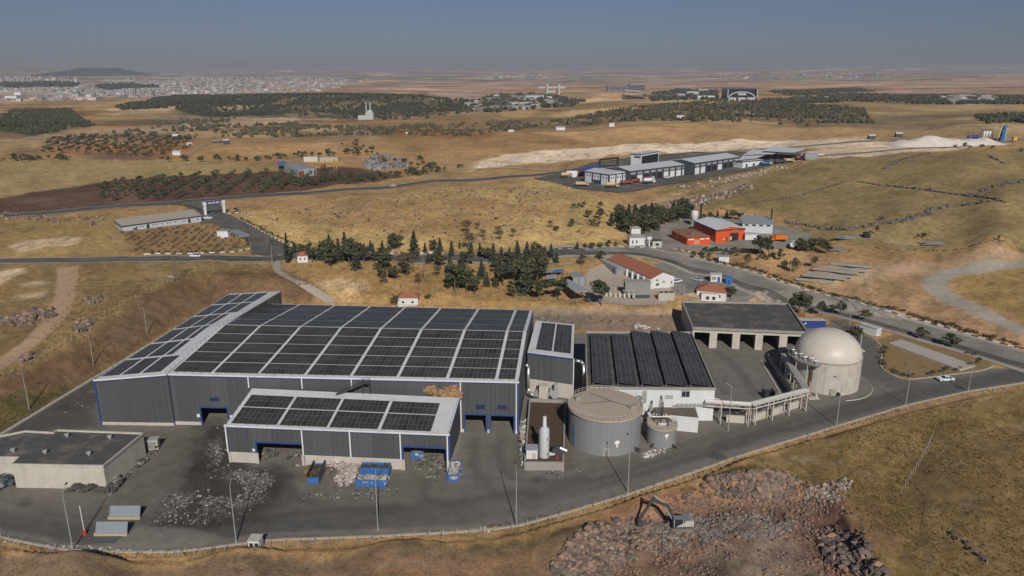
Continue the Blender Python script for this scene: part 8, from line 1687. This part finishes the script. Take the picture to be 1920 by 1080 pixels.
# dry grass tufts
M_GRASS = mat('dry_grass', (.26,.19,.08), .95, .2, 1, attr='tint', spec=.05)
def tufts(polys, dens, h, cols, label='dry grass', zones=None):
    out = []
    for poly in polys: p = scatter(GP(poly), dens=dens); k = fbm(p[:, 0] / 11, p[:, 1] / 11, 4, 121); out.append(p[k > .42])
    p = np.concatenate(out); n = len(p); P = ground_pts(p); b = 5; V = np.zeros((n, b, 3, 3)); H = rng.uniform(*h, n)
    for j in range(b):
        a = rng.uniform(0, 6.283, n); l = rng.uniform(.3, .8, n) * H; dx, dy = np.cos(a), np.sin(a); w = H * .16
        V[:, j, 0] = P + np.c_[-dy * w, dx * w, -.03 * np.ones(n)]; V[:, j, 1] = P + np.c_[dy * w, -dx * w, -.03 * np.ones(n)]; V[:, j, 2] = P + np.c_[dx * l, dy * l, H * rng.uniform(.7, 1.1, n)]
    c = np.array(cols)[rng.integers(0, len(cols), n)] * rng.uniform(.7, 1.25, (n, 1)); tag(npmesh('grass_tufts', V.reshape(-1, 3), np.arange(n * b * 3).reshape(-1, 3), M_GRASS, col=np.repeat(c, b * 3, 0)), label, 'grass', kind='stuff')
YG = [(.30,.20,.075),(.24,.16,.06),(.19,.13,.05),(.34,.23,.09)]; DGR = [(.13,.10,.042),(.18,.125,.05),(.10,.08,.035)]
tufts([[(1230,925),(1400,872),(1570,818),(1700,782),(1920,738),(2150,700),(2150,1200),(1680,1200),(1640,1060),(1600,960),(1540,905),(1440,890)]], 2.8, (.13, .46), YG + DGR, 'dry yellow grass')
tufts([[(1230,925),(1400,872),(1570,818),(1700,782),(1920,738),(2150,700),(2150,1200),(1680,1200),(1600,950),(1500,890)]], .075, (.35, .75), DGR + [(.2,.15,.06)], 'taller dull weeds'); tufts([[(-100,1010),(0,1042),(200,1062),(600,1055),(1000,1020),(1190,950),(1230,930),(1060,1040),(1000,1100),(-100,1100)]], .8, (.12, .35), YG + DGR, 'thin dry grass')
tufts([[(-60,960),(0,1012),(60,1040),(330,1046),(500,1026),(860,1006),(1180,935),(1570,806),(1700,769),(1700,762),(1570,801),(1180,929),(860,1000),(500,1015),(330,1038),(60,1030),(0,1003)]], 2.2, (.15, .5), DGR + [(.09,.1,.04),(.2,.16,.07)], 'weeds along the fence')
tufts([[(-40,800),(60,690),(200,590),(360,515),(510,500),(600,566),(403,566),(280,640),(150,719),(0,812)]], .5, (.2, .6), YG + DGR, 'weeds on the earth bank'); tufts([[(-40,850),(0,740),(60,740),(140,705),(150,719),(0,815)]], 1.6, (.2, .5), [(.07,.09,.03),(.1,.11,.04)], 'green weeds'); tufts([[(140,500),(500,500),(360,515),(200,590),(60,690),(-40,720),(0,690),(110,600)]], .45, (.25, .7), YG + DGR, 'grass on the plateau'); tufts([[(560,500),(860,500),(1000,560),(1270,578),(1000,582),(640,572)]], .45, (.25, .7), [(.36,.25,.1),(.3,.2,.08),(.2,.14,.06)], 'golden grass'); tufts([[(430,400),(640,374),(1040,334),(1160,392),(1190,420),(1150,455),(800,466),(560,462)]], .10, (.4, .9), [(.32,.22,.09),(.2,.14,.07),(.15,.11,.06)], 'grass clumps')
# ------------------------------------------------------------------ the distant town
M_TOWN = mat('town_wall', (.45,.43,.40), .85, .1, .05, attr='tint'); TC = [(.33,.31,.295),(.40,.38,.36),(.26,.235,.22),(.32,.26,.225),(.22,.205,.205),(.46,.45,.44)]
def town(poly, n, w, h, label, name='town_roofs'):
    p = scatter(GP(poly), n * 4)[:n]; k = fbm(p[:, 0] / 300, p[:, 1] / 300, 3, 131); p = p[k > .45]; P = ground_pts(p); n = len(p); s = np.c_[rng.uniform(*w, n) / 2, rng.uniform(*w, n) / 2, rng.uniform(*h, n) / 2]; P[:, 2] += s[:, 2]
    V, F_, C = merge(*CUBE, P, s, np.array(TC)[rng.integers(0, len(TC), n)], jit=.0, tilt=False); return tag(npmesh(name, V, F_, M_TOWN, col=C), label, 'town', kind='stuff')
town([(-100,190),(-100,166),(140,160),(330,162),(330,178),(200,188)], 5200, (9, 18), (4, 10), 'low roofs of the distant town'); town([(-100,158),(-100,146),(140,148),(150,156)], 420, (12, 22), (14, 30), 'far apartment rows of the town'); town([(330,160),(520,158),(640,164),(600,172),(420,180),(330,178)], 420, (10, 18), (4, 9), 'outlying houses before the town edge'); town([(320,178),(330,146),(520,144),(700,150),(620,160),(430,172)], 1900, (10, 20), (4, 13), 'thinning edge of the town'); town([(860,196),(930,182),(1010,178),(1060,192),(1000,206),(900,210)], 130, (10, 22), (4, 9), 'roofs of the valley village'); town([(900,146),(1030,142),(1040,146),(910,150)], 160, (20, 40), (8, 18), 'far roofs on the plain'); town([(1320,142),(1640,136),(1700,142),(1400,150)], 150, (20, 40), (8, 16), 'scattered roofs on the far hills'); town([(1760,186),(1860,182),(1860,190),(1780,194)], 40, (14, 26), (5, 9), 'white roofs among the dark groves')
PB = []
for i, c in enumerate([(.46,.45,.43),(.40,.36,.32),(.36,.35,.36)]):
    r_ = thing('apartment_block', None, 'apartment block'); MB().box((0, 0, .5), (1, 1, 1)).build('wall', mat('flat_wall_' + 'abc'[i], c, .8, .06), r_); g = MB()
    for k in range(6): g.box((0, -.5, .1 + k * .15), (.86, .02, .06)).box((.5, 0, .1 + k * .15), (.02, .8, .06))
    g.build('window_row', M_NAVY, r_); MB().box((.1, .1, 1.02), (.4, .4, .05)).build('roof', M_CONC2, r_); PB.append(Proto(r_))
def flats(px, py, wpx, hpx, lab, gr):
    q = G(px, py); m = (q[1] * cp + (CAMZ - q[2]) * sp) / 1400; random.choice(PB).put((q[0], q[1], q[2] - 2), random.uniform(-.25, .25), (wpx * m, wpx * m, hpx * m + 2), lab, gr)
for k in range(12): flats(234 + k * 5.0 + random.uniform(-1, 1), 180.5 + random.uniform(-1, .5), 3.4, random.uniform(11, 14), 'pale tower block in the row before the town', 'tower blocks before the town')
for k in range(60): flats(2 + k * 2.2 + random.uniform(-1, 1), 155 + random.uniform(-3, 2) - k * .02, random.uniform(1.5, 2.2), random.uniform(3.5, 6), 'far pale apartment block on the skyline of the town', 'apartment blocks on the town skyline')
for k in range(70): flats(random.uniform(190, 330), random.uniform(150, 162), random.uniform(1.6, 2.4), random.uniform(2.5, 5), 'apartment block below the dark hill', 'apartment blocks below the dark hill')
for k in range(70): flats(330 + k * 4.6 + random.uniform(-2, 2), random.uniform(150, 160), random.uniform(1.5, 2.4), random.uniform(2, 4.5), 'apartment block at the thinning edge of the town', 'apartment blocks at the town edge')
for px, py, w, h, lab in [(20,184,22,4,'long low white depot at the near edge of the town'),(33,178,12,5,'white box depot behind the long low one'),(85,188,60,5,'very long cream depot before the dark wood'),(160,188,40,5,'cream depot at the end of the dark wood'),(181,180,9,4,'dark roofed hall in the town')]: far_block(px - w / 2, px + w / 2, py, h, 40, lab, M_WALL if 'white' in lab else (M_NAVY if 'dark roofed' in lab else M_CREAM), 'depot', 'depot')
# ------------------------------------------------------------------ haze: one closed box of pale even air
hm, t, p = nodes_of('haze'); t.nodes.remove(p)
pv = N(t, 'ShaderNodeVolumePrincipled', Density=HAZE); pv.inputs['Color'].default_value = (.63, .63, .69, 1); pv.inputs['Anisotropy'].default_value = .0
t.links.new(pv.outputs[0], t.nodes['Material Output'].inputs['Volume'])
zmin = float(GZ.min()) - 1.5; zmax = max(float(GZ.max()) + 3, 120)
hb = MB().box((0, 16000, (zmin + zmax) / 2), (90000, 36000, zmax - zmin)).build('haze', hm); tag(hb, kind='stuff')
